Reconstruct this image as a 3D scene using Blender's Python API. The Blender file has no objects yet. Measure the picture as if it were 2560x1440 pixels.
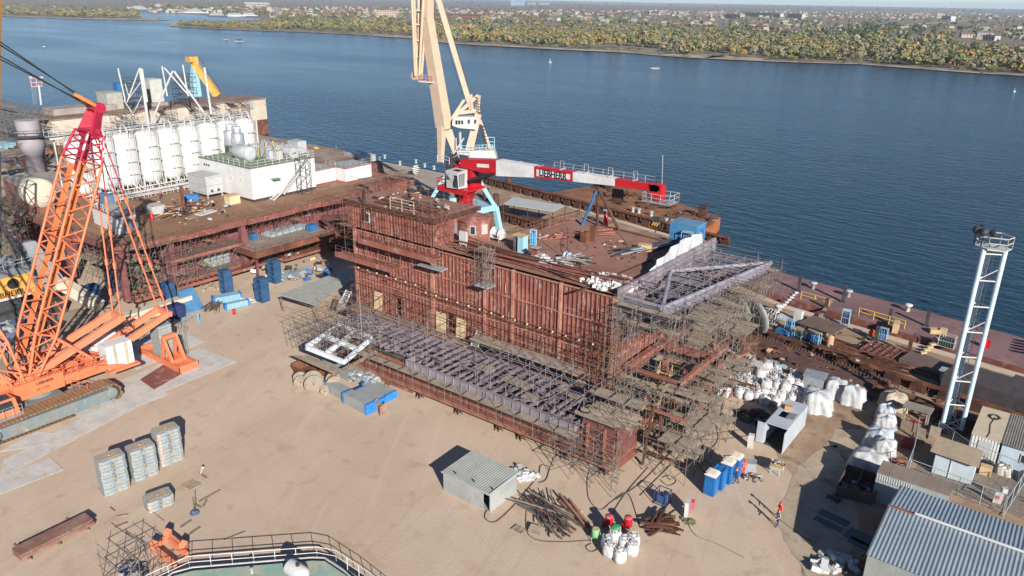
import bpy, math, random
from mathutils import Vector, Matrix, noise
# ------------------------------------------------------------------ camera, world, sun
S=bpy.context.scene
FPX=1950.; HC=43.; AZ=math.radians(127); ROLL=.0162; TH=math.atan(725*math.cos(ROLL)/FPX)
_f0=Vector((math.cos(AZ),math.sin(AZ),0)); _r0=Vector((math.sin(AZ),-math.cos(AZ),0)); _z=Vector((0,0,1))
CF=_f0*math.cos(TH)-_z*math.sin(TH); _u=_f0*math.sin(TH)+_z*math.cos(TH)
CR=_r0*math.cos(ROLL)+_u*math.sin(ROLL); CU=_u*math.cos(ROLL)-_r0*math.sin(ROLL)
cam=bpy.data.cameras.new('camera'); co=bpy.data.objects.new('camera',cam); S.collection.objects.link(co)
co.matrix_world=Matrix(((CR.x,CU.x,-CF.x,0),(CR.y,CU.y,-CF.y,0),(CR.z,CU.z,-CF.z,HC),(0,0,0,1)))
cam.sensor_width=36; cam.lens=36*FPX/2560; cam.clip_start=.5; cam.clip_end=60000
S.camera=co
SUN_EL=24.5; SUN_AZ=-32.  # where the sun stands, degrees from +X
w=bpy.data.worlds.new('World'); S.world=w; w.use_nodes=True
nt=w.node_tree; bg=nt.nodes['Background']; sky=nt.nodes.new('ShaderNodeTexSky'); sky.sky_type='NISHITA'
sky.sun_disc=False; sky.sun_elevation=math.radians(SUN_EL); sky.sun_rotation=math.radians(90-SUN_AZ)
sky.air_density=1.0; sky.dust_density=.0; sky.ozone_density=3.5; sky.altitude=3500
nt.links.new(sky.outputs[0],bg.inputs[0]); bg.inputs[1].default_value=.062
sl=bpy.data.lights.new('sun','SUN'); sl.energy=4.8; sl.angle=math.radians(.5); sl.color=(1,.93,.82)
so=bpy.data.objects.new('sun',sl); S.collection.objects.link(so)
sd=Vector((math.cos(math.radians(SUN_AZ))*math.cos(math.radians(SUN_EL)),math.sin(math.radians(SUN_AZ))*math.cos(math.radians(SUN_EL)),math.sin(math.radians(SUN_EL))))
so.rotation_euler=sd.to_track_quat('Z','Y').to_euler(); so.location=(40,-40,90)
S.view_settings.view_transform='Standard'; S.view_settings.look='None'; S.view_settings.exposure=.74; S.view_settings.gamma=1
R=random.Random(7)
# ------------------------------------------------------------------ survey helpers: from a sight line of the photograph to the real point
def ray(px,py): return CF+CR*((px-1280)/FPX)-CU*((py-720)/FPX)
def G(px,py,z=0.):
    d=ray(px,py); t=(z-HC)/d.z; return Vector((d.x*t,d.y*t,z))
def PX(px,py,x):
    d=ray(px,py); t=x/d.x; return Vector((x,d.y*t,HC+d.z*t))
def PY(px,py,y):
    d=ray(px,py); t=y/d.y; return Vector((d.x*t,y,HC+d.z*t))
def PV(px,py,c,dep=0.):   # on the upright plane through c that faces the camera horizontally
    d=ray(px,py); c=Vector(c); t=(c.x*_f0.x+c.y*_f0.y+dep)/(d.x*_f0.x+d.y*_f0.y); return Vector((d.x*t,d.y*t,HC+d.z*t))
def prow(p):
    d=Vector(p)-Vector((0,0,HC)); return 720-FPX*d.dot(CU)/d.dot(CF)
def HT(py,b):             # height at which the upright through b reaches image row py
    lo,hi=-5.,140.
    for _ in range(40):
        m=(lo+hi)/2
        if prow((b[0],b[1],m))>py: lo=m
        else: hi=m
    return lo
# ------------------------------------------------------------------ materials
MATS={}
def mat(name,c,c2=None,sc=.6,rough=.7,metal=0.,bump=0.,bsc=8.,detail=6.,thr=(.4,.62),c3=None,sc3=3.,thr3=(.55,.7),stripe=None,spec=.4):
    if name in MATS: return MATS[name]
    m=bpy.data.materials.new(name); m.use_nodes=True; n=m.node_tree; L=n.links.new; b=n.nodes['Principled BSDF']
    b.inputs['Roughness'].default_value=rough; b.inputs['Metallic'].default_value=metal
    b.inputs['Specular IOR Level'].default_value=spec
    geo=n.nodes.new('ShaderNodeTexCoord')
    def nz(s,d=detail):
        t=n.nodes.new('ShaderNodeTexNoise'); t.inputs['Scale'].default_value=s; t.inputs['Detail'].default_value=d; t.inputs['Roughness'].default_value=.62
        L(geo.outputs['Object'],t.inputs['Vector']); return t
    def mix(f,a,bc,t):
        r=n.nodes.new('ShaderNodeMapRange'); r.inputs['From Min'].default_value=t[0]; r.inputs['From Max'].default_value=t[1]; L(f,r.inputs['Value'])
        x=n.nodes.new('ShaderNodeMix'); x.data_type='RGBA'; L(r.outputs[0],x.inputs[0])
        if isinstance(a,tuple): x.inputs[6].default_value=(*a,1)
        else: L(a,x.inputs[6])
        x.inputs[7].default_value=(*bc,1); return x.outputs[2]
    if c2 is None: c2=tuple(v*.8 for v in c)
    out=mix(nz(sc).outputs['Fac'],tuple(c),tuple(c2),thr)
    if c3: out=mix(nz(sc3).outputs['Fac'],out,tuple(c3),thr3)
    if stripe:  # (axis 'X'/'Y'/'Z', period, colour, share): real seams / paint bands that belong to the thing
        sp=n.nodes.new('ShaderNodeSeparateXYZ'); L(geo.outputs['Object'],sp.inputs[0])
        a=n.nodes.new('ShaderNodeMath'); a.operation='DIVIDE'; L(sp.outputs[stripe[0]],a.inputs[0]); a.inputs[1].default_value=stripe[1]
        f=n.nodes.new('ShaderNodeMath'); f.operation='FRACT'; L(a.outputs[0],f.inputs[0])
        g=n.nodes.new('ShaderNodeMath'); g.operation='LESS_THAN'; L(f.outputs[0],g.inputs[0]); g.inputs[1].default_value=stripe[3]
        x=n.nodes.new('ShaderNodeMix'); x.data_type='RGBA'; L(g.outputs[0],x.inputs[0]); L(out,x.inputs[6]); x.inputs[7].default_value=(*stripe[2],1); out=x.outputs[2]
    L(out,b.inputs['Base Color'])
    if bump:
        bp=n.nodes.new('ShaderNodeBump'); bp.inputs['Strength'].default_value=bump; bp.inputs['Distance'].default_value=.1
        L(nz(bsc,3).outputs['Fac'],bp.inputs['Height']); L(bp.outputs[0],b.inputs['Normal'])
    MATS[name]=m; return m
ma=mat
maroon=ma('maroon primer',(.23,.083,.066),(.165,.058,.048),.35,c3=(.34,.2,.17),sc3=.8,thr3=(.52,.66),rough=.7)
maroonr=ma('maroon ribs',(.27,.1,.075),(.18,.065,.05),.45,c3=(.36,.24,.22),sc3=.9,thr3=(.54,.68),rough=.7)
rust=ma('rusted steel',(.16,.065,.034),(.085,.035,.022),.35,c3=(.30,.11,.035),sc3=.8,thr3=(.55,.75),rough=.85)
rustd=ma('dark rusted steel',(.09,.038,.026),(.045,.022,.018),.8,c3=(.19,.075,.035),sc3=1.5,thr3=(.58,.8),rough=.8)
deckr=ma('rusty deck plate',(.29,.15,.115),(.22,.11,.08),.22,c3=(.33,.115,.045),sc3=.16,thr3=(.6,.78),rough=.85)
purple=ma('purple grey primer',(.25,.22,.25),(.18,.155,.18),.6,c3=(.24,.22,.24),sc3=2.,rough=.6)
purpled=ma('dark purple primer',(.2,.17,.195),(.135,.112,.13),.6,rough=.6)
white=ma('white paint',(.5,.505,.51),(.44,.445,.45),.5,rough=.45)
whitew=ma('worn white paint',(.5,.505,.505),(.4,.4,.39),.9,c3=(.35,.27,.2),sc3=3,thr3=(.66,.8),rough=.55)
cream=ma('cream paint',(.55,.49,.4),(.5,.43,.34),.4,rough=.5)
creamw=ma('weathered cream plating',(.52,.45,.38),(.44,.37,.3),.25,c3=(.34,.2,.13),sc3=.6,thr3=(.6,.75),rough=.7)
jibc=ma('pale peach jib paint',(.52,.4,.3),(.46,.35,.26),.6,rough=.5)
lblue=ma('light blue paint',(.3,.53,.64),(.25,.46,.57),.7,rough=.5)
blue=ma('blue paint',(.03,.15,.36),(.025,.11,.27),1.2,rough=.5)
bblue=ma('bright blue wrap',(.02,.16,.5),(.04,.22,.58),3,rough=.4)
navy=ma('navy paint',(.03,.045,.14),(.02,.03,.1),1,rough=.5)
orange=ma('orange paint',(.66,.19,.085),(.56,.17,.085),.7,c3=(.5,.2,.12),sc3=3,thr3=(.64,.8),rough=.5)
oranged=ma('dull orange paint',(.6,.15,.07),(.45,.12,.06),1.5,rough=.6)
redp=ma('deep red paint',(.45,.012,.02),(.38,.01,.018),.8,rough=.38)
crim=ma('crimson paint',(.4,.018,.05),(.33,.015,.04),.8,rough=.45)
yellowp=ma('yellow paint',(.7,.36,.08),(.6,.28,.05),.8,rough=.5)
yel=ma('safety yellow',(.75,.5,.03),rough=.5)
black=ma('black rubber',(.015,.015,.017),(.025,.025,.025),2,rough=.6)
darks=ma('dark steel',(.06,.062,.068),(.035,.035,.04),1.5,rough=.5)
greyst=ma('grey steel',(.32,.34,.36),(.24,.26,.28),.8,rough=.5)
galv=ma('galvanised sheet',(.4,.44,.46),(.33,.37,.39),.5,rough=.45,metal=.2,c3=(.3,.28,.24),sc3=2,thr3=(.62,.8))
silver=ma('bare aluminium',(.6,.62,.64),(.5,.52,.55),1,rough=.35,metal=.6)
crawl=ma('blue grey crawler steel',(.14,.19,.22),(.2,.2,.18),.9,c3=(.42,.33,.25),sc3=2.4,thr3=(.6,.72),rough=.7)
trackm=ma('rusty track pads',(.3,.17,.09),(.2,.12,.07),2,rough=.8)
pipe=ma('scaffold tube',(.17,.155,.14),(.1,.085,.075),2,c3=(.2,.09,.05),sc3=4,rough=.6)
piper=ma('rusty scaffold tube',(.17,.075,.05),(.12,.05,.035),2,c3=(.24,.15,.1),sc3=4,rough=.7)
plank=ma('weathered plank',(.33,.27,.21),(.23,.185,.145),1.5,rough=.8,stripe=('Y',.24,(.14,.11,.08),.1))
plankx=ma('weathered boards',(.34,.285,.225),(.22,.18,.14),1.5,rough=.8,stripe=('X',.25,(.15,.12,.09),.12))
wood=ma('pale timber',(.5,.36,.21),(.42,.3,.17),2,rough=.75)
ply=ma('plywood',(.62,.5,.32),(.56,.44,.27),1,rough=.7)
glass=ma('dark window glass',(.03,.04,.05),rough=.12,spec=.8)
sandm=ma('sand',(.465,.358,.272),(.51,.405,.315),.12,bump=.22,bsc=3.5,c3=(.45,.335,.24),sc3=.05,thr3=(.52,.75),rough=.95)
def _tracks(m):   # tyre lanes, damp streaks and small stones worked into the soil colour
    n=m.node_tree; L=n.links.new; b=n.nodes['Principled BSDF']; src=b.inputs['Base Color'].links[0].from_socket; tc=n.nodes.new('ShaderNodeTexCoord')
    for rot,scl,fr,to,f,col in ((1.35,(.035,.9,1),.56,.64,.09,(.2,.15,.11)),(.35,(.05,1.3,1),.58,.66,.06,(.24,.18,.13)),(1.0,(.03,.5,1),.56,.68,.2,(.62,.5,.4)),(0,(9,9,9),.67,.7,.4,(.2,.16,.13)),(0,(.5,.5,.5),.58,.7,.28,(.26,.18,.12))):
        mp=n.nodes.new('ShaderNodeMapping'); mp.inputs['Rotation'].default_value=(0,0,rot); L(tc.outputs['Object'],mp.inputs[0])
        mq=n.nodes.new('ShaderNodeMapping'); mq.inputs['Scale'].default_value=scl; L(mp.outputs[0],mq.inputs[0])
        t=n.nodes.new('ShaderNodeTexNoise'); t.inputs['Scale'].default_value=1.; t.inputs['Detail'].default_value=3; t.inputs['Distortion'].default_value=1.1 if scl[0]<.1 else 0; L(mq.outputs[0],t.inputs['Vector'])
        r=n.nodes.new('ShaderNodeMapRange'); r.inputs['From Min'].default_value=fr; r.inputs['From Max'].default_value=to; r.inputs['To Max'].default_value=f; L(t.outputs['Fac'],r.inputs[0])
        x=n.nodes.new('ShaderNodeMix'); x.data_type='RGBA'; L(r.outputs[0],x.inputs[0]); L(src,x.inputs[6]); x.inputs[7].default_value=(*col,1); src=x.outputs[2]
    L(src,b.inputs['Base Color'])
_tracks(sandm)
conc=ma('concrete slab',(.52,.5,.48),(.44,.42,.4),.6,c3=(.42,.34,.27),sc3=.9,rough=.9,bump=.2,bsc=4)
bagm=ma('white woven bag',(.55,.55,.56),(.45,.45,.47),2.5,rough=.7,bump=.6,bsc=5)
tarp=ma('white wrapping sheet',(.46,.475,.5),(.37,.385,.41),1.2,rough=.6,bump=.5,bsc=4)
ball=ma('pale blue ballast casting',(.21,.28,.33),(.29,.28,.25),1.2,c3=(.45,.4,.33),sc3=3,thr3=(.52,.7),rough=.8)
skin=ma('skin',(.5,.3,.22),rough=.6)
def rootloc(p):
    while p.parent: p=p.parent
    return Vector(p.location) if p.get('_w',1) else Vector((0,0,0))
# ------------------------------------------------------------------ mesh builder
class M:
    def __init__(s): s.v=[]; s.f=[]; s.mi=[]; s.sm=[]
    def add(s,vs,fs,m=0,sm=False):
        o=len(s.v); s.v.extend([tuple(v) for v in vs])
        for f in fs: s.f.append(tuple(i+o for i in f)); s.mi.append(m); s.sm.append(sm)
    def hexa(s,p,m=0): s.add(p,[(0,3,2,1),(4,5,6,7),(0,1,5,4),(1,2,6,5),(2,3,7,6),(3,0,4,7)],m)
    def box(s,x0,x1,y0,y1,z0,z1,m=0):
        s.hexa([(x0,y0,z0),(x1,y0,z0),(x1,y1,z0),(x0,y1,z0),(x0,y0,z1),(x1,y0,z1),(x1,y1,z1),(x0,y1,z1)],m)
    def cb(s,c,sz,rz=0.,m=0,tilt=None):
        c=Vector(c); q=Matrix.Rotation(rz,3,'Z')
        if tilt: q=q@Matrix.Rotation(tilt[0],3,'X')@Matrix.Rotation(tilt[1],3,'Y')
        a,b,d=sz[0]/2,sz[1]/2,sz[2]/2
        s.hexa([c+q@Vector(v) for v in ((-a,-b,-d),(a,-b,-d),(a,b,-d),(-a,b,-d),(-a,-b,d),(a,-b,d),(a,b,d),(-a,b,d))],m)
    def bar(s,p,q,w,h=None,m=0,w2=None,h2=None):
        p=Vector(p); q=Vector(q); h=h or w; d=q-p
        if d.length<1e-6: return
        d.normalize(); up=Vector((0,0,1)) if abs(d.z)<.98 else Vector((0,1,0))
        a=d.cross(up).normalized(); b=a.cross(d); w2=w if w2 is None else w2; h2=h if h2 is None else h2
        k=lambda c,ww,hh:[c-a*ww/2-b*hh/2,c+a*ww/2-b*hh/2,c+a*ww/2+b*hh/2,c-a*ww/2+b*hh/2]
        s.hexa(k(p,w,h)+k(q,w2,h2),m)
    def tube(s,p,q,r,n=6,m=0,r2=None,cap=True):
        p=Vector(p); q=Vector(q); d=q-p
        if d.length<1e-6: return
        d.normalize(); up=Vector((0,0,1)) if abs(d.z)<.98 else Vector((0,1,0)); a=d.cross(up).normalized(); b=a.cross(d); r2=r if r2 is None else r2
        vs=[]
        for c,rr in ((p,r),(q,r2)):
            for i in range(n): t=2*math.pi*i/n; vs.append(c+a*(rr*math.cos(t))+b*(rr*math.sin(t)))
        s.add(vs,[(i,(i+1)%n,n+(i+1)%n,n+i) for i in range(n)],m,n>5)
        if cap: s.add(vs,[tuple(range(n-1,-1,-1)),tuple(range(n,2*n))],m)
    def path(s,pts,r,n=5,m=0):
        for a,b in zip(pts,pts[1:]): s.tube(a,b,r,n,m,cap=False)
    def lathe(s,c,prof,n=20,m=0,ax='Z',sm=True):
        c=Vector(c); vs=[]
        for r,h in prof:
            for i in range(n):
                t=2*math.pi*i/n; x,y=r*math.cos(t),r*math.sin(t)
                vs.append(c+(Vector((x,y,h)) if ax=='Z' else Vector((h,x,y)) if ax=='X' else Vector((x,h,y))))
        fs=[]
        for k in range(len(prof)-1):
            for i in range(n): fs.append((k*n+i,k*n+(i+1)%n,(k+1)*n+(i+1)%n,(k+1)*n+i))
        s.add(vs,fs,m,sm)
        s.add(vs[:n],[tuple(range(n-1,-1,-1))],m); s.add(vs[-n:],[tuple(range(n))],m)
    def prism(s,pts,z0,z1,m=0,mt=None):
        n=len(pts); vs=[(p[0],p[1],z0) for p in pts]+[(p[0],p[1],z1) for p in pts]
        s.add(vs,[(i,(i+1)%n,n+(i+1)%n,n+i) for i in range(n)],m)
        s.add(vs,[tuple(range(n-1,-1,-1))],m); s.add(vs,[tuple(range(n,2*n))],m if mt is None else mt)
    def slab(s,pts,t,m=0):  # polygon in 3D thickened along its normal
        pts=[Vector(p) for p in pts]; nrm=(pts[1]-pts[0]).cross(pts[2]-pts[0]).normalized()*t; n=len(pts)
        vs=pts+[p+nrm for p in pts]
        s.add(vs,[(i,(i+1)%n,n+(i+1)%n,n+i) for i in range(n)]+[tuple(range(n-1,-1,-1)),tuple(range(n,2*n))],m)
    def sheet(s,p0,u,v,nu,amp,m=0,per=None):  # corrugated sheet: p0 corner, u across ribs, v along ribs
        p0=Vector(p0); u=Vector(u); v=Vector(v); nn=u.cross(v).normalized(); vs=[]
        for i in range(nu+1):
            h=amp if i%2 else 0.; q=p0+u*(i/nu)+nn*h; vs+= [q,q+v]
        s.add(vs,[(2*i,2*i+2,2*i+3,2*i+1) for i in range(nu)],m)
    def rail(s,pts,h=1.1,sp=1.6,r=.025,m=0,rows=(1.,.55),n=4):
        for a,b in zip(pts,pts[1:]):
            a=Vector(a); b=Vector(b); L=(b-a).length; k=max(1,int(round(L/sp)))
            for i in range(k+1):
                q=a.lerp(b,i/k); s.tube(q,q+Vector((0,0,h)),r,n,m,cap=False)
            for t in rows: s.tube(a+Vector((0,0,h*t)),b+Vector((0,0,h*t)),r,n,m,cap=False)
    def ladder(s,a,b,w,side,m=0,r=.025,sp=.35):
        a=Vector(a); b=Vector(b); sd_=Vector(side).normalized()*w/2
        s.tube(a-sd_,b-sd_,r,4,m); s.tube(a+sd_,b+sd_,r,4,m); k=int((b-a).length/sp)
        for i in range(1,k): q=a.lerp(b,i/k); s.tube(q-sd_,q+sd_,r*.8,4,m,cap=False)
    def stairs(s,a,b,w,side,m=0,k=None,mr=None,railh=1.):
        a=Vector(a); b=Vector(b); sd_=Vector(side).normalized()*w/2; k=k or max(3,int(abs(b.z-a.z)/.25))
        s.bar(a-sd_,b-sd_,.06,.25,m); s.bar(a+sd_,b+sd_,.06,.25,m)
        dd=(b-a); dd.z=0; dd.normalize()
        for i in range(k): q=a.lerp(b,(i+.5)/k); s.hexa([q-sd_-dd*.13,q+sd_-dd*.13,q+sd_+dd*.13,q-sd_+dd*.13]+[p+Vector((0,0,.04)) for p in (q-sd_-dd*.13,q+sd_-dd*.13,q+sd_+dd*.13,q-sd_+dd*.13)],m)
        if railh:
            for e in (-1,1): 
                for t in (.5,1.): s.tube(a+sd_*e+Vector((0,0,railh*t)),b+sd_*e+Vector((0,0,railh*t)),.025,4,m if mr is None else mr)
                for t in (0,.33,.66,1): q=a.lerp(b,t)+sd_*e; s.tube(q,q+Vector((0,0,railh)),.025,4,m if mr is None else mr)
    def lattice(s,A,B,nb,rc,rb,m=0,side=4,sm=6):  # A, B: corner lists of the two ends (lists of 4 or 3 points)
        n=len(A); A=[Vector(a) for a in A]; B=[Vector(b) for b in B]
        for a,b in zip(A,B): s.tube(a,b,rc,sm,m)
        for i in range(n):
            j=(i+1)%n
            for k in range(nb):
                p=A[i].lerp(B[i],k/nb); q=A[j].lerp(B[j],(k+1)/nb); p2=A[j].lerp(B[j],k/nb); q2=A[i].lerp(B[i],(k+1)/nb)
                if k%2==0: s.tube(p,q,rb,4,m,cap=False)
                else: s.tube(p2,q2,rb,4,m,cap=False)
                if k in (0,): s.tube(p,p2,rb,4,m,cap=False)
                if k==nb-1: s.tube(q,q2,rb,4,m,cap=False)
    def build(s,name,mats,parent=None,org=None):
        one={'columns':'column','posts':'post','legs':'leg','props':'prop','rusty_legs':'rusty_leg','planks':'plank_deck','casings':'casing','openings':'opening','bearers':'bearer','trestles':'trestle','footings':'footing','floodlights':'floodlight','winch_drums':'winch_drum','saddles':'saddle','lamps':'lamp','flanges':'flange','bitts':'bitt','white_bands':'white_band','derrick_arms':'derrick_arm','deck_blocks':'deck_block','grey_panels':'grey_panel','housing':'housing_section','counterweight':'counterweight_stack','deck_girders':'deck_girder','roof_pipes':'roof_pipe','pipe_clamp':'pipe_clamp','vents':'vent','boom_rails':'boom_rail','stay_ropes':'stay_rope','hoist_ropes':'hoist_rope','ties':'tie','body':'body_section','door':'door_leaf','orange_marks':'orange_mark','slab_bolts':'slab_bolt','mast_web_plates':'mast_web_plate','stay_plates':'stay_plate','white_bands':'white_band','masts':'mast_leg','brackets':'bracket','wheels':'wheel','panels':'panel_piece','beams':'beam_group','rails':'rail_length','pockets':'pocket','weld_strips':'weld_strip'}.get(name)
        if one and parent is not None:
            fb=[]; 
            for k,f in enumerate(s.f): c=[s.v[i] for i in f]; fb.append([min(p[0] for p in c),min(p[1] for p in c),min(p[2] for p in c),max(p[0] for p in c),max(p[1] for p in c),max(p[2] for p in c),[k]])
            gp=[]
            for b in fb:
                hit=[g for g in gp if all(g[i]-.04<=b[i+3] and b[i]<=g[i+3]+.04 for i in range(3))]
                for g in hit: gp.remove(g); b=[min(b[0],g[0]),min(b[1],g[1]),min(b[2],g[2]),max(b[3],g[3]),max(b[4],g[4]),max(b[5],g[5]),b[6]+g[6]]
                gp.append(b)
            if 1<len(gp)<=60:
                o=None
                for g in gp:
                    q=M(); ix={}
                    for k in g[6]:
                        for i in s.f[k]:
                            if i not in ix: ix[i]=len(q.v); q.v.append(s.v[i])
                        q.f.append(tuple(ix[i] for i in s.f[k])); q.mi.append(s.mi[k]); q.sm.append(s.sm[k])
                    o=q.build(one,mats,parent,org)
                return o
        me=bpy.data.meshes.new(name)
        if parent is not None and org is None: org=rootloc(parent)
        if parent is None and org is None:
            xs=[v[0] for v in s.v]; ys=[v[1] for v in s.v]; org=Vector(((min(xs)+max(xs))/2,(min(ys)+max(ys))/2,min(v[2] for v in s.v)))
        ox,oy,oz=org
        me.from_pydata([(v[0]-ox,v[1]-oy,v[2]-oz) for v in s.v],[],s.f)
        for m in (mats if isinstance(mats,(list,tuple)) else [mats]): me.materials.append(m)
        me.polygons.foreach_set('material_index',s.mi); me.polygons.foreach_set('use_smooth',s.sm); me.update()
        o=bpy.data.objects.new(name,me); S.collection.objects.link(o)
        if parent is not None: o.parent=parent
        else: o.location=org
        return o
def tag(o,label,cat,group=None,kind=None):
    if label: o['label']=label
    if cat: o['category']=cat
    if group: o['group']=group
    if kind: o['kind']=kind
    return o
def thing(name,label,cat,loc=(0,0,0),group=None,local=False,rz=None):
    o=bpy.data.objects.new(name,None); S.collection.objects.link(o); o.location=loc; o.rotation_euler=(0,0,rz or 0); o.empty_display_size=.3
    if local or rz is not None: o['_w']=0
    return tag(o,label,cat,group)
KIDS={}
def dup(o,loc=None,rz=None,label=None,group=None,sc=None,parent=None):
    c=o.copy(); S.collection.objects.link(c)
    if parent is not None: c.parent=parent
    if loc is not None: c.location=loc
    if rz is not None: c.rotation_euler=(0,0,rz)
    if sc is not None: c.scale=sc if isinstance(sc,tuple) else (sc,sc,sc)
    if label: c['label']=label
    if group: c['group']=group
    if o.name not in KIDS: KIDS[o.name]=[x for x in S.objects if x.parent==o]
    for k in KIDS[o.name]: dup(k,parent=c)
    return c
def struct(name,m,mats,org=(0,0,0)):
    o=m.build(name,mats,org=Vector(org)); o['kind']='structure'; return o
def text(name,body,size,mt,parent,loc,xdir,ydir,ext=.02,bold=.0,al='CENTER',sx=1.):
    c=bpy.data.curves.new(name,'FONT'); c.body=body; c.size=size; c.extrude=ext; c.offset=bold; c.align_x=al; c.align_y='CENTER'
    t=bpy.data.objects.new('tmp',c); S.collection.objects.link(t); dg=bpy.context.evaluated_depsgraph_get()
    me=bpy.data.meshes.new_from_object(t.evaluated_get(dg)); bpy.data.objects.remove(t)
    x=Vector(xdir).normalized(); y=Vector(ydir).normalized(); z=x.cross(y); loc=Vector(loc)-rootloc(parent)
    me.transform(Matrix(((x.x*sx,y.x,z.x,loc.x),(x.y*sx,y.y,z.y,loc.y),(x.z*sx,y.z,z.z,loc.z),(0,0,0,1))))
    me.materials.clear(); me.materials.append(mt); o=bpy.data.objects.new(name,me); S.collection.objects.link(o); o.parent=parent; return o
def rr(a,b): return R.uniform(a,b)
def scaf(label,x0,x1,y0,y1,z0,z1,dx=2.,dy=1.1,dz=2.,pl=.6,mt=None,r=.032,diag=.4,over=.5,group='scaffolds round the steel modules',out=1.0,pmat=None,lv=None):
    t=thing('scaffold',label,'scaffold',((x0+x1)/2,(y0+y1)/2,z0),group); m=M(); p=M()
    nx=max(1,round((x1-x0)/dx)); ny=max(1,round((y1-y0)/dy)); nz_=max(1,round((z1-z0)/dz))
    X=[x0+(x1-x0)*i/nx for i in range(nx+1)]; Y=[y0+(y1-y0)*j/ny for j in range(ny+1)]; Z=[z0+(z1-z0)*k/nz_ for k in range(1,nz_+1)]
    j=lambda a=.06:rr(-a,a)
    for x in X:
        for y in Y:
            if R.random()<.92: m.tube((x+j(),y+j(),z0),(x+j(),y+j(),z1+rr(-.2,out)),r,4,cap=False)
    for z in Z:
        for y in Y:
            m.tube((x0-rr(0,over),y+j(),z+j()),(x1+rr(0,over),y+j(),z+j()),r,4,cap=False)
            if R.random()<.6: m.tube((x0-rr(0,over),y+j(),z+1.+j()),(x1+rr(0,over),y+j(),z+1.+j()),r,4,cap=False)
        for x in X: m.tube((x+j(),y0-rr(0,over),z+.05),(x+j(),y1+rr(0,over),z+.05),r,4,cap=False)
        for c,d in zip(Y,Y[1:]):
            if R.random()<pl:
                along=len(X)-1; n0=0 if R.random()<.7 else R.randrange(0,max(1,along)); n1=along if R.random()<.7 else R.randrange(n0,along)+1; k=max(2,int((d-c)/.25))
                for q in range(k):
                    if R.random()<.93:
                        yy=c+(q+.5)*(d-c)/k
                        for i in range(n0,n1): a,b=X[i],X[i+1]; p.cb(((a+b)/2+j(),yy,z+.1),(b-a+.2,.22,.05),j(.012))
    zz=[z0]+Z
    for k in range(len(zz)-1):
        for a,b in zip(X,X[1:]):
            if R.random()<diag: m.tube((a,y0,zz[k]),(b,y0,zz[k+1]),r,4,cap=False)
            if R.random()<diag: m.tube((b,y1,zz[k]),(a,y1,zz[k+1]),r,4,cap=False)
        for a,b in zip(Y,Y[1:]):
            if R.random()<diag: m.tube((x1,a,zz[k]),(x1,b,zz[k+1]),r,4,cap=False)
    m.build('tube_frame',mt or pipe,t)
    if p.v: p.build('planks',pmat or plankx,t)
    return t
# ================================================================== SETTING
m=M(); m.prism([(120,-80),(120,92),(60,100),(-33,113),(-43,117),(-57,134.5),(-118,149),(-225,149),(-232,60),(-300,30),(-330,-80)],-4.5,0)
ground=struct('ground',m,sandm)
# fine soil relief is in the material; darker trampled soil near the quay as its own sheet
soil=mat('trodden brown soil',(.25,.165,.105),(.37,.27,.19),.25,rough=.95,bump=.4,bsc=3,c3=(.14,.08,.05),sc3=.5,thr3=(.5,.7))
def rag(pts,amp,stp=2.2):   # ragged outline for worn ground patches
    o=[]; n=len(pts)
    for i in range(n):
        a=Vector((pts[i][0],pts[i][1],0)); b=Vector((pts[(i+1)%n][0],pts[(i+1)%n][1],0)); k=max(1,int((b-a).length/stp)) if (b-a).length<80 else 1
        for j in range(k): p=a.lerp(b,j/k); q=noise.noise_vector(p*.23)*amp+noise.noise_vector(p*.8)*amp*.4; o.append((p.x+q.x,p.y+q.y))
    return o
m=M(); m.prism([(119,91),(60,98),(-33,111.5),(-42.,115.2),(-55.8,132.6),(-117.5,147.2),(-146,147.2)]+rag([(-150,124),(-124,115),(-100,96),(-70,90),(-34,86),(-23,80),(-19,70),(-15,66),(-13,58),(-11,50),(-4,44)],1.6)+[(40,40),(119,60)],.002,.006)
struct('soil_yard',m,soil)
m=M(); # concrete crane mats by the crawler crane
for q in [((590,905),(500,870),(160,1010),(215,1060)),((510,855),(440,820),(300,870),(340,925))]: m.prism([G(*k).xy[:] for k in q],.006,.03)
k=0
for (a,b,c,d) in [((340,1020),(300,995),(10,1150),(0,1195)),((425,985),(350,960),(215,1010),(260,1050)),((130,1110),(165,1085),(90,1080),(0,1130)),((160,1175),(125,1145),(-60,1215),(-60,1260))]:
    k+=1; m.prism([G(*q).xy[:] for q in (a,b,c,d)],.012+.004*k,.036+.004*k)
struct('concrete_paving',m,conc)
m=M(); m.prism([G(*q).xy[:] for q in ((455,935),(420,905),(350,950),(385,975))],.05,.06); tag(m.build('steel_plate',maroon),'flat dark red plate laid on the concrete mats behind the orange ballast frame','steel plate')
m=M(); pl=[G(*q).xy[:] for q in ((2150,1240),(2085,1110),(1990,1160),(1940,1290),(2010,1440),(2110,1440))]
m.prism(rag(pl,.7,.8),.012,.02); m.prism(rag([G(*q).xy[:] for q in ((2170,1140),(2150,1070),(2080,1070),(2065,1115))],.6,.7),.012,.02)
struct('worn_concrete_road',m,mat('worn concrete',(.34,.27,.2),(.4,.33,.25),.5,rough=.9,c3=(.22,.15,.1),sc3=.6))
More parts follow.
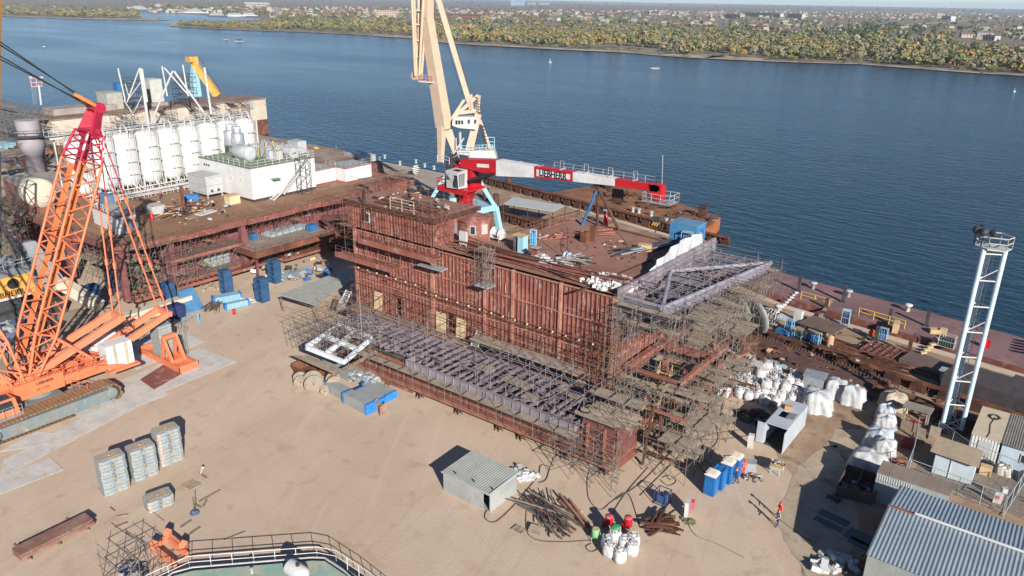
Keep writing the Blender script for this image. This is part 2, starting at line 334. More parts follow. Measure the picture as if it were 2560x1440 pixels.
# river
wm=bpy.data.materials.new('river water'); wm.use_nodes=True; n=wm.node_tree; L=n.links.new; b=n.nodes['Principled BSDF']
b.inputs['Base Color'].default_value=(.014,.042,.07,1); b.inputs['Roughness'].default_value=.16; b.inputs['IOR'].default_value=1.33; b.inputs['Specular IOR Level'].default_value=.12
gm=n.nodes.new('ShaderNodeNewGeometry')
mp=n.nodes.new('ShaderNodeMapping'); mp.inputs['Rotation'].default_value=(0,0,.55); mp.inputs['Scale'].default_value=(.35,1.,1.); L(gm.outputs['Position'],mp.inputs[0])
n1=n.nodes.new('ShaderNodeTexNoise'); n1.inputs['Scale'].default_value=.62; n1.inputs['Detail'].default_value=4; L(mp.outputs[0],n1.inputs['Vector'])
n2=n.nodes.new('ShaderNodeTexNoise'); n2.inputs['Scale'].default_value=.012; n2.inputs['Detail'].default_value=4; L(mp.outputs[0],n2.inputs['Vector'])
ad=n.nodes.new('ShaderNodeMath'); ad.operation='MULTIPLY_ADD'; L(n2.outputs['Fac'],ad.inputs[0]); ad.inputs[1].default_value=.8; L(n1.outputs['Fac'],ad.inputs[2])
bp=n.nodes.new('ShaderNodeBump'); bp.inputs['Strength'].default_value=.85; bp.inputs['Distance'].default_value=.4; L(ad.outputs[0],bp.inputs['Height']); L(bp.outputs[0],b.inputs['Normal'])
rp=n.nodes.new('ShaderNodeMapRange'); rp.inputs['From Min'].default_value=.35; rp.inputs['From Max'].default_value=.65; rp.inputs['To Min'].default_value=.12; rp.inputs['To Max'].default_value=.2; L(n2.outputs['Fac'],rp.inputs[0]); L(rp.outputs[0],b.inputs['Roughness'])
m=M(); m.add([(-14000,-9000,-2.5),(9000,-9000,-2.5),(9000,16000,-2.5),(-14000,16000,-2.5)],[(0,1,2,3)])
struct('river_water',m,wm)
# far land
def bank(pts,z): return [G(*p,z).xy[:] for p in pts]
shore=[(-420,30),(-150,34),(0,40),(70,43),(180,47),(290,50),(340,48),(362,44),(330,38),(312,31),(302,25),(380,27),(455,33),(520,37),(650,43),(655,49),(560,52),(470,53),(428,58),(427,65),(520,71),(640,76),(760,80),(900,87),(1030,96),(1090,104),(1150,110),(1290,118),(1400,124),(1560,131),(1640,138),(1760,146),(1900,152),(2000,156),(2150,160),(2300,172),(2450,183),(2560,189),(2900,225),(3400,280)]
sp=bank(shore,-2.); far=[(9500,700),(9500,15500),(-13500,15500),(-13500,1500)]
steppe=mat('dry steppe',(.19,.145,.115),(.16,.14,.095),.004,rough=1.,c3=(.24,.2,.16),sc3=.012,thr3=(.5,.7))
m=M(); m.add([(x,y,-2.1) for x,y in sp+far],[tuple(range(len(sp)+len(far)-1,-1,-1))]); 
ld=struct('far_bank',m,steppe)
bm_=__import__('bmesh'); B=bm_.new(); B.from_mesh(ld.data); bm_.ops.triangulate(B,faces=B.faces[:]); B.normal_update()
for f in B.faces:
    if f.normal.z<0: f.normal_flip()
B.to_mesh(ld.data); B.free()
beach=mat('pale river sand',(.42,.35,.28),(.34,.28,.22),.02,rough=.95,c3=(.17,.15,.09),sc3=.05,thr3=(.5,.6))
m=M()
for seg,wd in (((0,6),9),((25,40),8),((40,60),7)): pass
def ribbon(m,ids,d0,d1,z):
    P=[Vector((*sp[i],z)) for i in ids]
    for a,b in zip(P,P[1:]):
        nrm=(b-a).cross(Vector((0,0,1))).normalized()*-1
        if nrm.y<0: nrm=-nrm
        m.add([a+nrm*d0,b+nrm*d0,b+nrm*d1,a+nrm*d1],[(0,1,2,3)])
ribbon(m,range(1,8),-1,30,-2.0); ribbon(m,range(18,len(sp)-1),-1,9,-2.0); ribbon(m,(23,24,25),0,34,-1.96); ribbon(m,(30,31,32),0,42,-1.96); ribbon(m,(26,27,28,29),0,22,-1.92); ribbon(m,(4,5,6),0,70,-1.94)
struct('river_beach',m,beach)
# low hills and tracks toward the horizon
m=M(); rng=R
m.add([G(*q,-1.9) for q in ((1330,7),(1800,12),(1800,9),(1330,5))],[(0,1,2,3)]); m.add([G(*q,-1.9) for q in ((1450,8.2),(1790,15.5),(1790,17),(1450,9.5))],[(0,1,2,3)])
m.add([G(*q,-1.9) for q in ((2240,62),(2420,50),(2480,49),(2480,51),(2420,52.5),(2260,65))],[(0,1,2,3,4,5)])
for o in (struct('dirt_track',m,beach),): pass
m=M(); m.add([G(*q,-1.95) for q in ((1180,20),(1500,14),(1900,19),(1900,26),(1400,22),(1180,24))],[(0,1,2,3,4,5)]); m.add([G(*q,-1.95) for q in ((2220,55),(2560,52),(2560,66),(2300,66))],[(0,1,2,3)])
m.add([G(*q,-1.95) for q in ((2000,92),(2560,105),(2560,118),(2200,112),(1950,101))],[(0,1,2,3,4)])
struct('fallow_field',m,mat('fallow field',(.2,.15,.12),(.17,.13,.1),.01,rough=1.))
# ================================================================== MAIN STEEL MODULE
Y0=65.; XL=-74.6; XR=-35.6; ZF=4.7; ZD=15.; YB=86.8
T=thing('steel_module','long ribbed dark red module with rusty open deck standing in the middle of the yard','ship module',(-55,76,0))
m=M()  # front wall with openings
ops=[]; 
for (a,b,zt) in ((990,1003,7.1),(1118,1135,7.2)): ops.append((PY(a,780,Y0).x,PY(b,780,Y0).x,zt))
xs=[XL]+[v for o in ops for v in o[:2]]+[XR]
for i in range(0,len(xs),2): m.box(xs[i],xs[i+1],Y0,Y0+.3,ZF,ZD)
for o in ops: m.box(o[0],o[1],Y0,Y0+.3,o[2],ZD)
m.box(XR-.3,XR,Y0+.3,YB,ZF,ZD-.2); m.box(XL,XL+.3,Y0+.3,74,ZF,ZD-.2); m.box(XL+.3,-56,73.7,74,ZF,ZD-.2); m.box(-56.3,-56,74,YB-.3,ZF,ZD-.2); m.box(-56,XR-.3,YB-.3,YB,ZF,ZD-.2)
m.build('wall',maroon,T)
m=M(); m.box(-56,XR-.3,74,YB-.3,ZF,ZF+.2); m.box(XL+.3,XR-.3,Y0+.6,73.6,ZF,ZF+.2); m.box(XL+.3,XR-.3,Y0+4,Y0+4.2,ZF+.2,ZD-.4); m.build('inner_floor',rustd,T)
m=M(); x=XL+.25; 
while x<XR-.1:
    if not any(o[0]-.1<x<o[1]+.1 for o in ops): m.box(x-.05,x+.05,Y0-.16,Y0,ZF,8.2)
    m.box(x-.05,x+.05,Y0-.16,Y0,8.3,11.6); m.box(x-.05,x+.05,Y0-.16,Y0,11.7,ZD-.1); x+=.56
y=Y0+.6
while y<YB: m.box(XR,XR+.15,y-.05,y+.05,ZF,11.4); y+=.6
m.build('stiffener_ribs',maroonr,T)
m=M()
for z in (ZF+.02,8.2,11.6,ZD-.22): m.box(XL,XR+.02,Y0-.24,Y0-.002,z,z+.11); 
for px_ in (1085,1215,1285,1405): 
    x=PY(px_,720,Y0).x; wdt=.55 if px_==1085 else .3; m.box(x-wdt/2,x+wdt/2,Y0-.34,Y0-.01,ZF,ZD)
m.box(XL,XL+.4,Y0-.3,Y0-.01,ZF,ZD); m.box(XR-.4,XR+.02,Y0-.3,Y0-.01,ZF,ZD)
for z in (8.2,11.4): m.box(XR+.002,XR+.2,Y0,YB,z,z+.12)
m.build('belt_beams',ma('sunlit weathered flange',(.4,.21,.15),(.25,.1,.075),1.2,rough=.8),T)  # sunlight on the belts painted in as a paler, weathered flange colour
m=M()  # chalked cut marks and light weld seams: narrow strips welded on the plating
for _ in range(46):
    x=rr(XL+1,XR-1); z=R.choice((5.4,6.,8.9,9.6,12.3,13.)); w_=rr(.5,1.6)
    m.box(x,x+w_,Y0-.2,Y0-.17,z,z+.05)
    if R.random()<.6: m.box(x,x+w_,Y0-.2,Y0-.17,z+1.1,z+1.15)
for _ in range(26): x=rr(XL+1,XR-1); z=R.choice((5.,8.6,12.)); m.box(x,x+.06,Y0-.2,Y0-.17,z,z+rr(1,2.8))
m.build('weld_strips',ma('pale primer strips',(.4,.24,.17),(.5,.4,.33),2),T)
m=M(); m.prism([(XL,Y0),(XR,Y0),(XR,YB),(-50,YB),(-50,89.5),(-54.5,89.5),(-56.3,74),(XL,74)],ZD-.2,ZD); m.build('deck',deckr,T)
m=M(); m.box(-77,-69,75,87.5,2,8); m.build('crane_seat',rustd,T)
m=M(); m.rail([(-56.2,75.5,ZD),(-54.6,89.3,ZD)],1.2,1.5,.04,rows=(1,.6,.3)); m.rail([(-57.4,75.5,ZD-.6),(-55.8,89.3,ZD-.6)],1.2,2,.04); m.bar((-56.8,75.5,ZD-.6),(-55.3,89.3,ZD-.6),1.1,.1); m.build('edge_walkway',piper,T)
m=M(); # purple bulwark along the right end of the deck
m.box(XR,XR+.3,Y0-.2,YB+1.5,11.9,15.9)
for i in range(5): m.box(XR+.3,XR+.5,Y0-.2,YB+1.5,12.2+i*.8,12.32+i*.8)
y=Y0
while y<YB+1: m.box(XR+.3,XR+.55,y,y+.1,11.9,15.9); y+=2.4
m.build('bulwark',purple,T)
for (a,b,q,nm) in ((938,957,(948,752),0),(1093,1117,(1105,832),1),(1143,1166,(1155,838),2)):
    xa=PY(a,q[1],Y0-.3).x; xb=PY(b,q[1],Y0-.3).x; m=M(); m.cb(((xa+xb)/2,Y0-.45,ZF+1.3),(xb-xa,.06,2.4),m=0,tilt=(rr(-.1,0),rr(-.05,.05))); m.build('board_panel',ply,T)
# walkway at the wall foot, with its red edge beam
m=M(); m.box(XL,-54.5,63.2,64.7,4.45,4.6); m.build('walkway',plank,T)
m=M(); m.box(XL,-54.5,63.05,63.2,4.2,4.75); m.build('walkway_beam',maroon,T)
m=M(); m.rail([(XL,63.1,4.7),(-54.5,63.1,4.7)],1.1,1.7,.03); m.build('railing',piper,T)
m=M(); m.box(-53.2,-38.4,62.6,64.5,6.1,6.25); 
for x in (-52,-47,-43,-39): m.box(x,x+.15,62.7,64.9,5.9,6.1)
m.build('upper_walkway',plank,T)
m=M(); 
for zz,x0,x1 in ((9.6,XL,-62),(9.0,-62,-50),(8.9,-50,XR)):
    for dz in (0,.5): m.tube((x0-.3,64.5,zz+dz),(x1+.3,64.5,zz+dz),.045,5)
    x=x0
    while x<x1: m.tube((x,65,zz+.2),(x,63.9+rr(-.3,.2),zz+rr(.1,.4)),.04,4); x+=rr(.9,1.6)
m.build('pipe_run',piper,T)
m=M(); 
for i in range(22): x=XL+1+i*1.7; m.lathe((x,64.45,9.2 if x>-62 else 9.8),[(.05,0),(.13,.03),(.13,.14),(.04,.18)],8)
m.build('pipe_clamp',ma('cream clamps',(.6,.5,.4)),T)
# deck edge curb and posts
m=M(); m.rail([(-52,80.5,ZD),(-47,73,ZD),(-41,67,ZD),(-37,66,ZD)],.9,2.2,.04,rows=(.95,)); m.build('deck_posts',piper,T)
m=M(); m.bar(G(1500,563,ZD),G(1692,612,ZD),.25,.2); m.bar(G(1630,650,ZD),G(1440,730,ZD),.2,.2); m.bar(G(1440,683,ZD),G(1580,730,ZD),.3,.15); m.build('deck_girders',rustd,T)
# balcony walkways on the left part of the wall
for (x0,x1,z,w_,yb) in ((-76.6,-66.,11.4,1.6,Y0),(-71.8,-59,14.2,1.7,Y0)):
    m=M(); m.box(x0,x1,yb-w_,yb-.17,z,z+.12); m.box(x0-.1,x1+.1,yb-w_-.12,yb-w_,z-.35,z+.3); m.build('balcony_floor',maroonr,T)
    m=M(); m.rail([(x0,yb-w_,z),(x1,yb-w_,z),(x1,yb-.4,z)],1.2,1.3,.03,rows=(1,.66,.33)); m.build('balcony_rail',piper,T)
m=M(); m.box(-62,-58.2,63.4,64.7,13.0,13.12); m.box(-53.,-51,63.2,64.7,12.6,12.7); m.build('grey_platform',greyst,T)
# deckhouse on the left end
HX0,HX1,HY0,HY1,HZ=-76.,-60.9,65.4,73.2,18.2
T2=thing('deckhouse','dark red ribbed deckhouse with flat rusty roof on the left end of the long module','deckhouse',(-68,69,15))
m=M(); m.box(HX0,HX1,HY0,HY0+.2,11.4 if 0 else 15.01,HZ); m.box(HX1-.2,HX1,HY0+.2,HY1,15.01,HZ); m.box(HX0,HX0+.2,HY0+.2,HY1,15.01,HZ); m.box(HX0+.2,HX1-.2,HY1-.2,HY1,15.01,HZ); m.build('wall',maroon,T2)
m=M(); x=HX0+.4
while x<HX1: m.box(x-.05,x+.05,HY0-.14,HY0,15.05,HZ-.2); x+=.5
y=HY0+.5
while y<HY1: m.box(HX1,HX1+.14,y-.05,y+.05,15.05,HZ-.2); y+=.7
m.build('stiffener_ribs',maroonr,T2)
m=M(); m.box(HX0-.3,HX1+.3,HY0-.3,HY1+.3,HZ,HZ+.16); m.build('roof',deckr,T2)
m=M(); m.box(HX0-.35,HX1+.35,HY0-.5,HY0-.3,HZ-.2,HZ+.35); m.box(HX1+.3,HX1+.45,HY0-.3,HY1+.3,HZ-.2,HZ+.35); m.build('roof_edge_beam',rustd,T2)
m=M(); m.rail([(HX0,HY0-.3,HZ+.16),(HX0,HY1,HZ+.16),(HX1,HY1,HZ+.16),(HX1,HY0,HZ+.16)],1.2,1.4,.03); m.build('railing',piper,T2)
m=M(); m.rail([(-68,HY0-.2,HZ+.3),(-64,HY0-.2,HZ+.3)],1.5,2.,.05,rows=(1,.75,.5,.25)); m.build('pale_railing',ma('pale rail',(.5,.4,.33)),T2)
m=M(); q=PY(918,545,HY0-.1); m.box(q.x-.45,q.x+.45,HY0-.17,HY0-.05,16.,17.3,0); m.box(q.x-.35,q.x+.35,HY0-.19,HY0-.17,16.1,17.2,1); m.build('window',[whitew,glass],T2)
m=M(); 
for a,b,c in (((-74,68),(-62,67),.3),((-72,66.4),(-66,66.9),.2),((-70,71),(-69,67),.25),((-65,70),(-62,69),.3)): m.bar((*a,HZ+.35),(*b,HZ+.4),c,.2)
m.build('roof_pipes',rustd,T2)
m=M(); m.box(-62.9,-62.4,69.4,69.8,HZ+.16,HZ+.8); m.build('roof_box',white,T2)
m=M(); m.box(-72.6,-72.3,HY0-.6,HY0-.3,16.5,20.2); m.build('post',rustd,T2)
# control cabin with the door
T3=thing('control_cabin','small dark red cabin with windows at the right end of the deckhouse','cabin',(-57,72,15))
c=[(-60.6,69.5),(-59.3,69.3),(-58.,70.1),(-57.5,71.5),(-58.2,73.),(-60.6,73.2)]
m=M(); m.prism(c,15.01,17.5); m.build('wall',maroon,T3)
m=M(); cc=[(-59.2+(a+59.2)*1.08,71.3+(b-71.3)*1.08) for a,b in c]; m.prism(cc,17.5,17.65); c3=[(-59.2+(a+59.2)*.6,71.3+(b-71.3)*.6) for a,b in c]
vs=[(*p,17.65) for p in cc]+[(*p,18.4) for p in c3]; vs=[(v[0],v[1],min(v[2],18.05)) for v in vs]; n_=len(c); m.add(vs,[(i,(i+1)%n_,n_+(i+1)%n_,n_+i) for i in range(n_)]+[tuple(range(n_,2*n_))]); m.build('roof',maroon,T3)
def wallpane(T,a,b,t0,t1,z0,z1,mt,nm='window',fr=whitew,gl=glass):
    a=Vector((*a,0)); b=Vector((*b,0)); n_=(b-a).cross(Vector((0,0,1))).normalized()
    p=a.lerp(b,t0); q=a.lerp(b,t1); 
    def q4(e,o0,o1,z0,z1): 
        d=(q-p).normalized()*e; return [p+d+n_*o0+_z*z0,q-d+n_*o0+_z*z0,q-d+n_*o1+_z*z0,p+d+n_*o1+_z*z0,p+d+n_*o0+_z*z1,q-d+n_*o0+_z*z1,q-d+n_*o1+_z*z1,p+d+n_*o1+_z*z1]
    m=M(); m.hexa(q4(0,-.02,.06,z0,z1)); f=m.build(nm,fr,T)
    m=M(); m.hexa(q4(.08,.06,.075,z0+.08,z1-.08)); m.build('pane',gl,f); return f
wallpane(T3,c[1],c[2],.3,.75,16,17.1,None); wallpane(T3,c[2],c[3],.25,.8,16,17.2,None,gl=ma('pale cover',(.5,.36,.36)))
m=M(); m.box(-61.9,-60.62,69.0,69.06,15.02,17.3,0); m.box(-61.85,-61.3,68.94,69.,15.05,17.2,1); m.build('door',[ma('blue grey door',(.3,.35,.4),stripe=('X',.2,(.2,.24,.28),.15)),navy],T3)
m=M(); m.box(-59.,-57.9,67.6,67.9,15.3,16.9); 
for x in (-58.9,-58.): m.box(x-.03,x+.03,67.7,67.76,15.01,15.3)
tag(m.build('control_cabinet',white),'white control cabinet standing on the deck before the control cabin','cabinet')
# deck clutter
tag((lambda m:(m.box(-48.7,-47.9,78.4,79.3,15.01,16.3),m.box(-48.0,-47.2,79.3,80,15.01,17.0),m.build('rusty_box_post',rust))[-1])(M()),'rusty open box post in the middle of the deck','box')
def cyl_rack(label,loc,rz,nx=3,ny=2,bot=blue,fr=lblue,roof=greyst,h=1.9,grp=None,n=None):
    t=thing('gas_bottle_rack',label,'bottle rack',loc,grp,rz=rz); w_,d_=nx*.3+.1,ny*.3+.1; m=M()
    for x in (-w_/2,w_/2):
        for y in (-d_/2,d_/2): m.box(x-.03,x+.03,y-.03,y+.03,0,h)
    for z in (.1,h*.5,h):
        m.box(-w_/2+.03,w_/2-.03,-d_/2-.02,-d_/2+.02,z-.03,z+.02); m.box(-w_/2+.03,w_/2-.03,d_/2-.02,d_/2+.02,z-.03,z+.02); m.box(-w_/2-.02,-w_/2+.02,-d_/2+.03,d_/2-.03,z-.03,z+.02); m.box(w_/2-.02,w_/2+.02,-d_/2+.03,d_/2-.03,z-.03,z+.02)
    m.build('rack_frame',fr,t)
    if roof: m=M(); m.box(-w_/2-.05,w_/2+.05,-d_/2-.05,d_/2+.05,h+.03,h+.07); m.build('rack_roof',roof,t)
    for i in range(nx):
        for j in range(ny):
            m=M(); m.lathe((-w_/2+.2+i*.3,-d_/2+.2+j*.3,.03),[(.115,0),(.115,1.3),(.06,1.45),(.03,1.5),(.04,1.62)],8); m.build('gas_bottle',bot,t)
    return t
cyl_rack('blue gas bottle rack with grey roof before the blue container on the deck',G(1716,618,15.01),.1,4,2)
T=thing('blue_container','bright blue site container on the far right corner of the rusty deck','container',(-38.4,87.5,15))
a=G(1703,612,15); b=G(1772,606,15); m=M(); m.box(-40.2,-36.7,85.3,88,15.02,17.6); m.build('body',ma('container blue',(.05,.2,.4),(.04,.16,.33),1),T)
m=M(); m.box(-40.25,-36.65,85.25,88.05,17.6,17.68); m.build('roof',ma('container roof blue',(.12,.24,.38)),T); m=M(); m.box(-36.7,-36.62,86.5,87.3,15.1,17); m.build('door',ma('darker blue',(.03,.12,.3)),T)
T=thing('bottle_cabinet','pale blue open cabinet holding dark gas bottles near the module front edge','cabinet',G(1315,635,15))
q=G(1315,632,15.01); m=M(); m.box(q.x-.9,q.x-.1,q.y-.5,q.y+.5,15.02,17.0); m.build('body',lblue,T); m=M(); m.box(q.x-1.6,q.x+.0,q.y-.6,q.y+.6,17.0,17.08); m.build('roof',wood,T)
for i in range(4): m=M(); m.lathe((q.x-1.45+.0*i,q.y-.45+i*.28,15.02),[(.13,0),(.13,1.4),(.05,1.6),(.05,1.75)],8); m.build('gas_bottle',darks,T)
cyl_rack('pair of light blue gas bottles under a small tray beside the pale blue cabinet',G(1333,612,15.01),.4,2,1,ma('light blue bottle',(.08,.33,.6)))
T=thing('bottle_trolley','small dark red gas trolley with grey roof right of the pale blue cabinet','trolley',G(1338,650,15)); q=T.location
m=M(); m.box(q.x-.5,q.x+.5,q.y-.4,q.y+.4,16.5,16.58); m.build('tray_roof',greyst,T); m=M(); m.box(q.x-.4,q.x+.4,q.y-.3,q.y+.3,15.02,16.2); m.build('box',maroon,T)
m=M()
for a in (-.4,.4):
    for b in (-.3,.3): m.box(q.x+a-.03,q.x+a+.03,q.y+b-.03,q.y+b+.03,16.2,16.5)
m.build('posts',darks,T)
def litter(name,label,cat,c,rad,n,mt,size=(.3,.8),flat=.5,seed=1,kind=None,z=None):
    rg=random.Random(seed); c=Vector(c); m=M()
    for i in range(n):
        a=rg.uniform(0,6.28); r=rad*math.sqrt(rg.random()); sx=rg.uniform(*size); p=c+Vector((r*math.cos(a)*1.2,r*math.sin(a)*.8,0))
        h=sx*flat; hh=rg.uniform(0,1)*max(0,1-r/rad)*rad*.35
        m.cb((p.x,p.y,c.z+h/2+hh),(sx,sx*rg.uniform(.5,.9),h),rg.uniform(0,3.1),m=rg.randrange(len(mt)) if isinstance(mt,(list,tuple)) else 0,tilt=(rg.uniform(-.4,.4),rg.uniform(-.4,.4)))
    return tag(m.build(name,mt),label,cat,kind=kind or ('stuff' if n>=40 else None))
def sticks(name,label,cat,c,L,W,n,mt,az=0.,seed=1,r=.05,h=.6,spread=.12,box=False):
    rg=random.Random(seed); c=Vector(c); m=M(); d=Vector((math.cos(az),math.sin(az),0)); s_=Vector((-d.y,d.x,0))
    for i in range(n):
        k=rg.random(); o=c+s_*rg.uniform(-W/2,W/2)+d*rg.uniform(-.2,.2)*L+Vector((0,0,r+k*h)); l=L*rg.uniform(.35,.5); dd=(d+s_*rg.gauss(0,spread)+Vector((0,0,rg.gauss(0,.03)))).normalized()
        mi=rg.randrange(len(mt)) if isinstance(mt,(list,tuple)) else 0
        if box: m.bar(o-dd*l,o+dd*l,r*2*rg.uniform(.6,1.4),r*rg.uniform(.6,2),mi)
        else: m.tube(o-dd*l,o+dd*l,r*rg.uniform(.6,1.2),5,mi)
    return tag(m.build(name,mt),label,cat)
litter('foam_offcuts','heap of white foam blocks beside the gas trolley on the deck','foam heap',G(1375,662,15.02),2.2,34,[white,whitew],(.4,.9),.7,3)
litter('white_sacks','row of crumpled white sacks along the near right corner of the deck','sacks',G(1545,722,15.02)+Vector((-1.5,.6,0)),2.6,60,[bagm,white],(.5,.9),.6,4)
sticks('scrap_heap','heap of dark grey offcuts with a striped reel on the deck','scrap heap',G(1440,662,15.02),3.,2.,46,[darks,greyst,plank],.6,5,.07,.9,.5,True)
m=M(); q=G(1418,655,15.02); m.lathe(q+Vector((0,0,.6)),[(.6,-.3),(.62,-.1),(.35,-.1),(.35,.1),(.62,.1),(.6,.3)],16,ax='X'); tag(m.build('cable_reel',[ma('blue white reel',(.5,.55,.66),(.1,.16,.35),4)]),'small blue and white reel beside the dark scrap heap on the deck','cable reel')
sticks('profile_stack','long grey steel profiles lying across the far right of the deck','steel profiles',G(1640,620,15.02),11,1.5,26,[greyst,darks,darks],1.22,6,.07,.5,.05,True)
sticks('beam_stack','dark red beams lying along the far left of the open deck','steel beams',G(1450,590,15.02),9,1.6,8,[maroonr],.95,8,.14,.2,.04,True)
m=M(); q=G(1612,625,15.02); m.cb(q+Vector((0,0,.35)),(1.6,1.,.7),.4); tag(m.build('timber_crate',wood),'timber crate under the long grey profiles on the deck','crate')
sticks('edge_beams','tangle of dark red angle bars along the near edge of the deck','steel bars',((-46.5,67.2,15.02)),20,2.2,44,[maroonr,rustd,piper],.0,9,.07,.7,.08,True)
T=thing('red_extinguisher','red wheeled fire extinguisher by the foot of the boom rest','extinguisher',G(1514,563,15.01)); q=T.location
m=M(); m.lathe(q,[(.28,.1),(.3,.3),(.3,1.3),(.15,1.5),(.06,1.6)],12); m.build('cylinder',redp,T); m=M(); m.box(q.x-.5,q.x+.5,q.y-.4,q.y+.4,2.0+q.z,2.06+q.z); m.tube(q+Vector((0,.1,0)),q+Vector((0,.1,2)),.04,5); m.build('canopy',greyst,T)
T=thing('winch','white cable winch standing near the light blue crane leg','winch',G(1243,603,15)); q=T.location
m=M(); m.lathe(q+Vector((0,0,1.)),[(.75,-.6),(.75,-.5),(.4,-.5),(.4,.5),(.75,.5),(.75,.6)],18,ax='X'); m.build('drum',white,T); m=M(); m.rail([q+Vector((-.7,-.6,0)),q+Vector((.7,-.6,0)),q+Vector((.7,.6,0)),q+Vector((-.7,.6,0)),q+Vector((-.7,-.6,0))],1.,1.4,.05); m.build('stand',whitew,T)
# white torn sheet on the bulwark
m=M(); n_=14
pts=[(Y0+7+i*1.05,15.9+1.6*(1-((i-8)/9)**2)*(0.5+.5*min(1,i/6)) if i else 15.9) for i in range(n_)]
vs=[]
for i,(y,z) in enumerate(pts): vs+=[(XR-.12+.1*math.sin(i*1.7),y,15.0),(XR-.25+.25*math.sin(i*2.3),y,z)]
m.add(vs,[(2*i,2*i+2,2*i+3,2*i+1) for i in range(n_-1)]); o=m.build('wind_sheet',tarp); tag(o,'torn white sheet tied along the purple bulwark of the deck','sheet')
o.modifiers.new('s','SOLIDIFY').thickness=.03
# ---- pontoon and grillage in front
T=thing('base_pontoon','long dark red box girder on short props under the grey grillage','box girder',(-50,60,0))
m=M(); m.box(-69,-30.3,56.9,61.,1.2,3.8); m.box(-69,-38,61,64.6,1.2,3.8); m.box(-34.1,-30.3,56.9,60.5,3.8,5.1); m.build('girder',ma('dark plum girder',(.16,.062,.055),(.11,.045,.04),.5,c3=(.22,.1,.09),sc3=1.5),T)
m=M(); m.box(-69.2,-30.1,56.4,56.9,1.05,1.2); m.box(-69.2,-30.1,56.72,56.9,1.95,2.03); m.box(-69.2,-34.1,56.5,56.9,3.7,3.82); m.box(-30.3,-29.9,56.9,61,1.05,1.2); m.box(-30.3,-30.1,56.9,61,1.95,2.03); m.build('flange',ma('pale edge flange',(.33,.16,.1),(.25,.11,.075),1),T)
m=M()
for x in (-69,-61,-56,-50.2,-44.5,-41.6,-36,-31.5):
    for y in (57.2,60.6):
        m.tube((x,y,0),(x,y,1.2),.18,8)
        for k in range(6): a=k*1.047; m.tube((x+.9*math.cos(a)*.6,y+.9*math.sin(a)*.6,.0),(x,y,.8),.06,4)
m.build('props',rustd,T)
m=M(); 
for x in (-33.5,-31.6): m.box(x,x+.2,56.6,56.89,1.2,5.)
for z in (1.7,2.9,3.5): m.box(-34,-30.1,56.65,56.89,z,z+.08)
m.build('end_frame',maroonr,T)
T=thing('grillage','purple grey grillage of steel beams lying before the ribbed wall','beam grid',(-53,58,5))
GZ=4.75; m=M()
for (x0,x1,y) in ((-57.,-34.6,56.3),(-71,-34.6,62.7)):
    m.box(x0,x1,y-.16,y+.16,GZ-.1,GZ-.04); m.box(x0,x1,y-.03,y+.03,GZ-.9,GZ-.1); m.box(x0,x1,y-.16,y+.16,GZ-.95,GZ-.9)
    x=x0
    while x<x1: m.box(x,x+.05,y-.15,y-.03,GZ-.9,GZ-.1); x+=1.15
m.box(-34.75,-34.45,56.1,62.9,GZ-.1,GZ-.04); m.box(-34.63,-34.57,56.2,62.9,GZ-.9,GZ-.1)
m.box(-57.2,-57,56.2,59,GZ-.8,GZ)
m.build('edge_girder',purple,T)
m=M(); x=-71.
while x<-35:
    y0=56.4 if x>-57 else 57.4; m.bar((x,y0+rr(-.2,.2),GZ-.2),(x+rr(-.1,.1),62.6,GZ-.2),.14 if R.random()<.6 else .26,.34); x+=rr(.8,1.35)
for y in (57.7,59.2,60.6,61.7): m.bar((-70.6,y,GZ-.45),(-34.7,y,GZ-.45),.18,.3)
for _ in range(60): x=rr(-70,-36); y=rr(57.2,61.4); m.bar((x,y,GZ+rr(0,.12)),(x+rr(-2.5,2.5),y+rr(-1.6,1.6),GZ+rr(0,.2)),.12,.12)
m.build('cross_beams',purpled,T)
m=M(); 
for _ in range(30): x=rr(-72,-66); y=rr(56,62); m.bar((x,y,GZ+rr(0,.4)),(x+rr(1,3.5),y+rr(-1.5,1.5),GZ+rr(0,.4)),.14,.12)
m.build('loose_beams',purple,T)
m=M(); m.box(-69,-35,57,62.4,3.83,3.88); m.build('dark_underlay',ma('dark gap underlay',(.045,.035,.03),(.12,.095,.075),.8),T)  # dark sheet laid under the beams to make the gaps read dark
for q,sz in ((( -44,59.5),(3.4,1.4)),((-41,57.8),(1.6,1.2)),((-49,60),(1.8,1.6)),((-38.5,61),(3.,1.2))): m=M(); m.cb((*q,GZ+.12),(sz[0],sz[1],.06),rr(-.1,.1)); m.build('board_panel',plank,T)
# white frame at the left end of the grillage
T=thing('grillage_section','white painted rectangular steel frame at the left end of the grillage','steel frame',(-66,53,5))
A=G(765,868,4.8); B=G(860,905,4.8); D=G(850,812,4.8); C_=G(930,845,4.8)
m=M()
for a,b in ((A,B),(B,C_),(C_,D),(D,A),(A.lerp(D,.5),B.lerp(C_,.5)),(A.lerp(B,.5),D.lerp(C_,.5))): m.bar(a,b,.06,.5); m.bar(a-_z*.27,b-_z*.27,.26,.04); m.bar(a+_z*.27,b+_z*.27,.24,.04)
m.build('frame_beams',ma('white frame paint',(.62,.68,.74),(.5,.56,.62),1),T)
a=A.lerp(B,-.06); m=M(); m.slab([A+Vector((-1,-1.2,-1)),B+Vector((.4,-1.4,-1)),C_+Vector((1.8,-.9,-1)),C_+Vector((1.,.2,-1)),B+Vector((-.2,-.1,-1)),A+Vector((.2,0,-1))],.06); m.build('side_boards',plankx,T)
m=M(); m.tube(G(905,850,4.8),G(905,850,4.8)+_z*6.2,.08,8,r2=.05); tag(m.build('post',purple),'thin grey pole rising beside the white steel frame','pole')
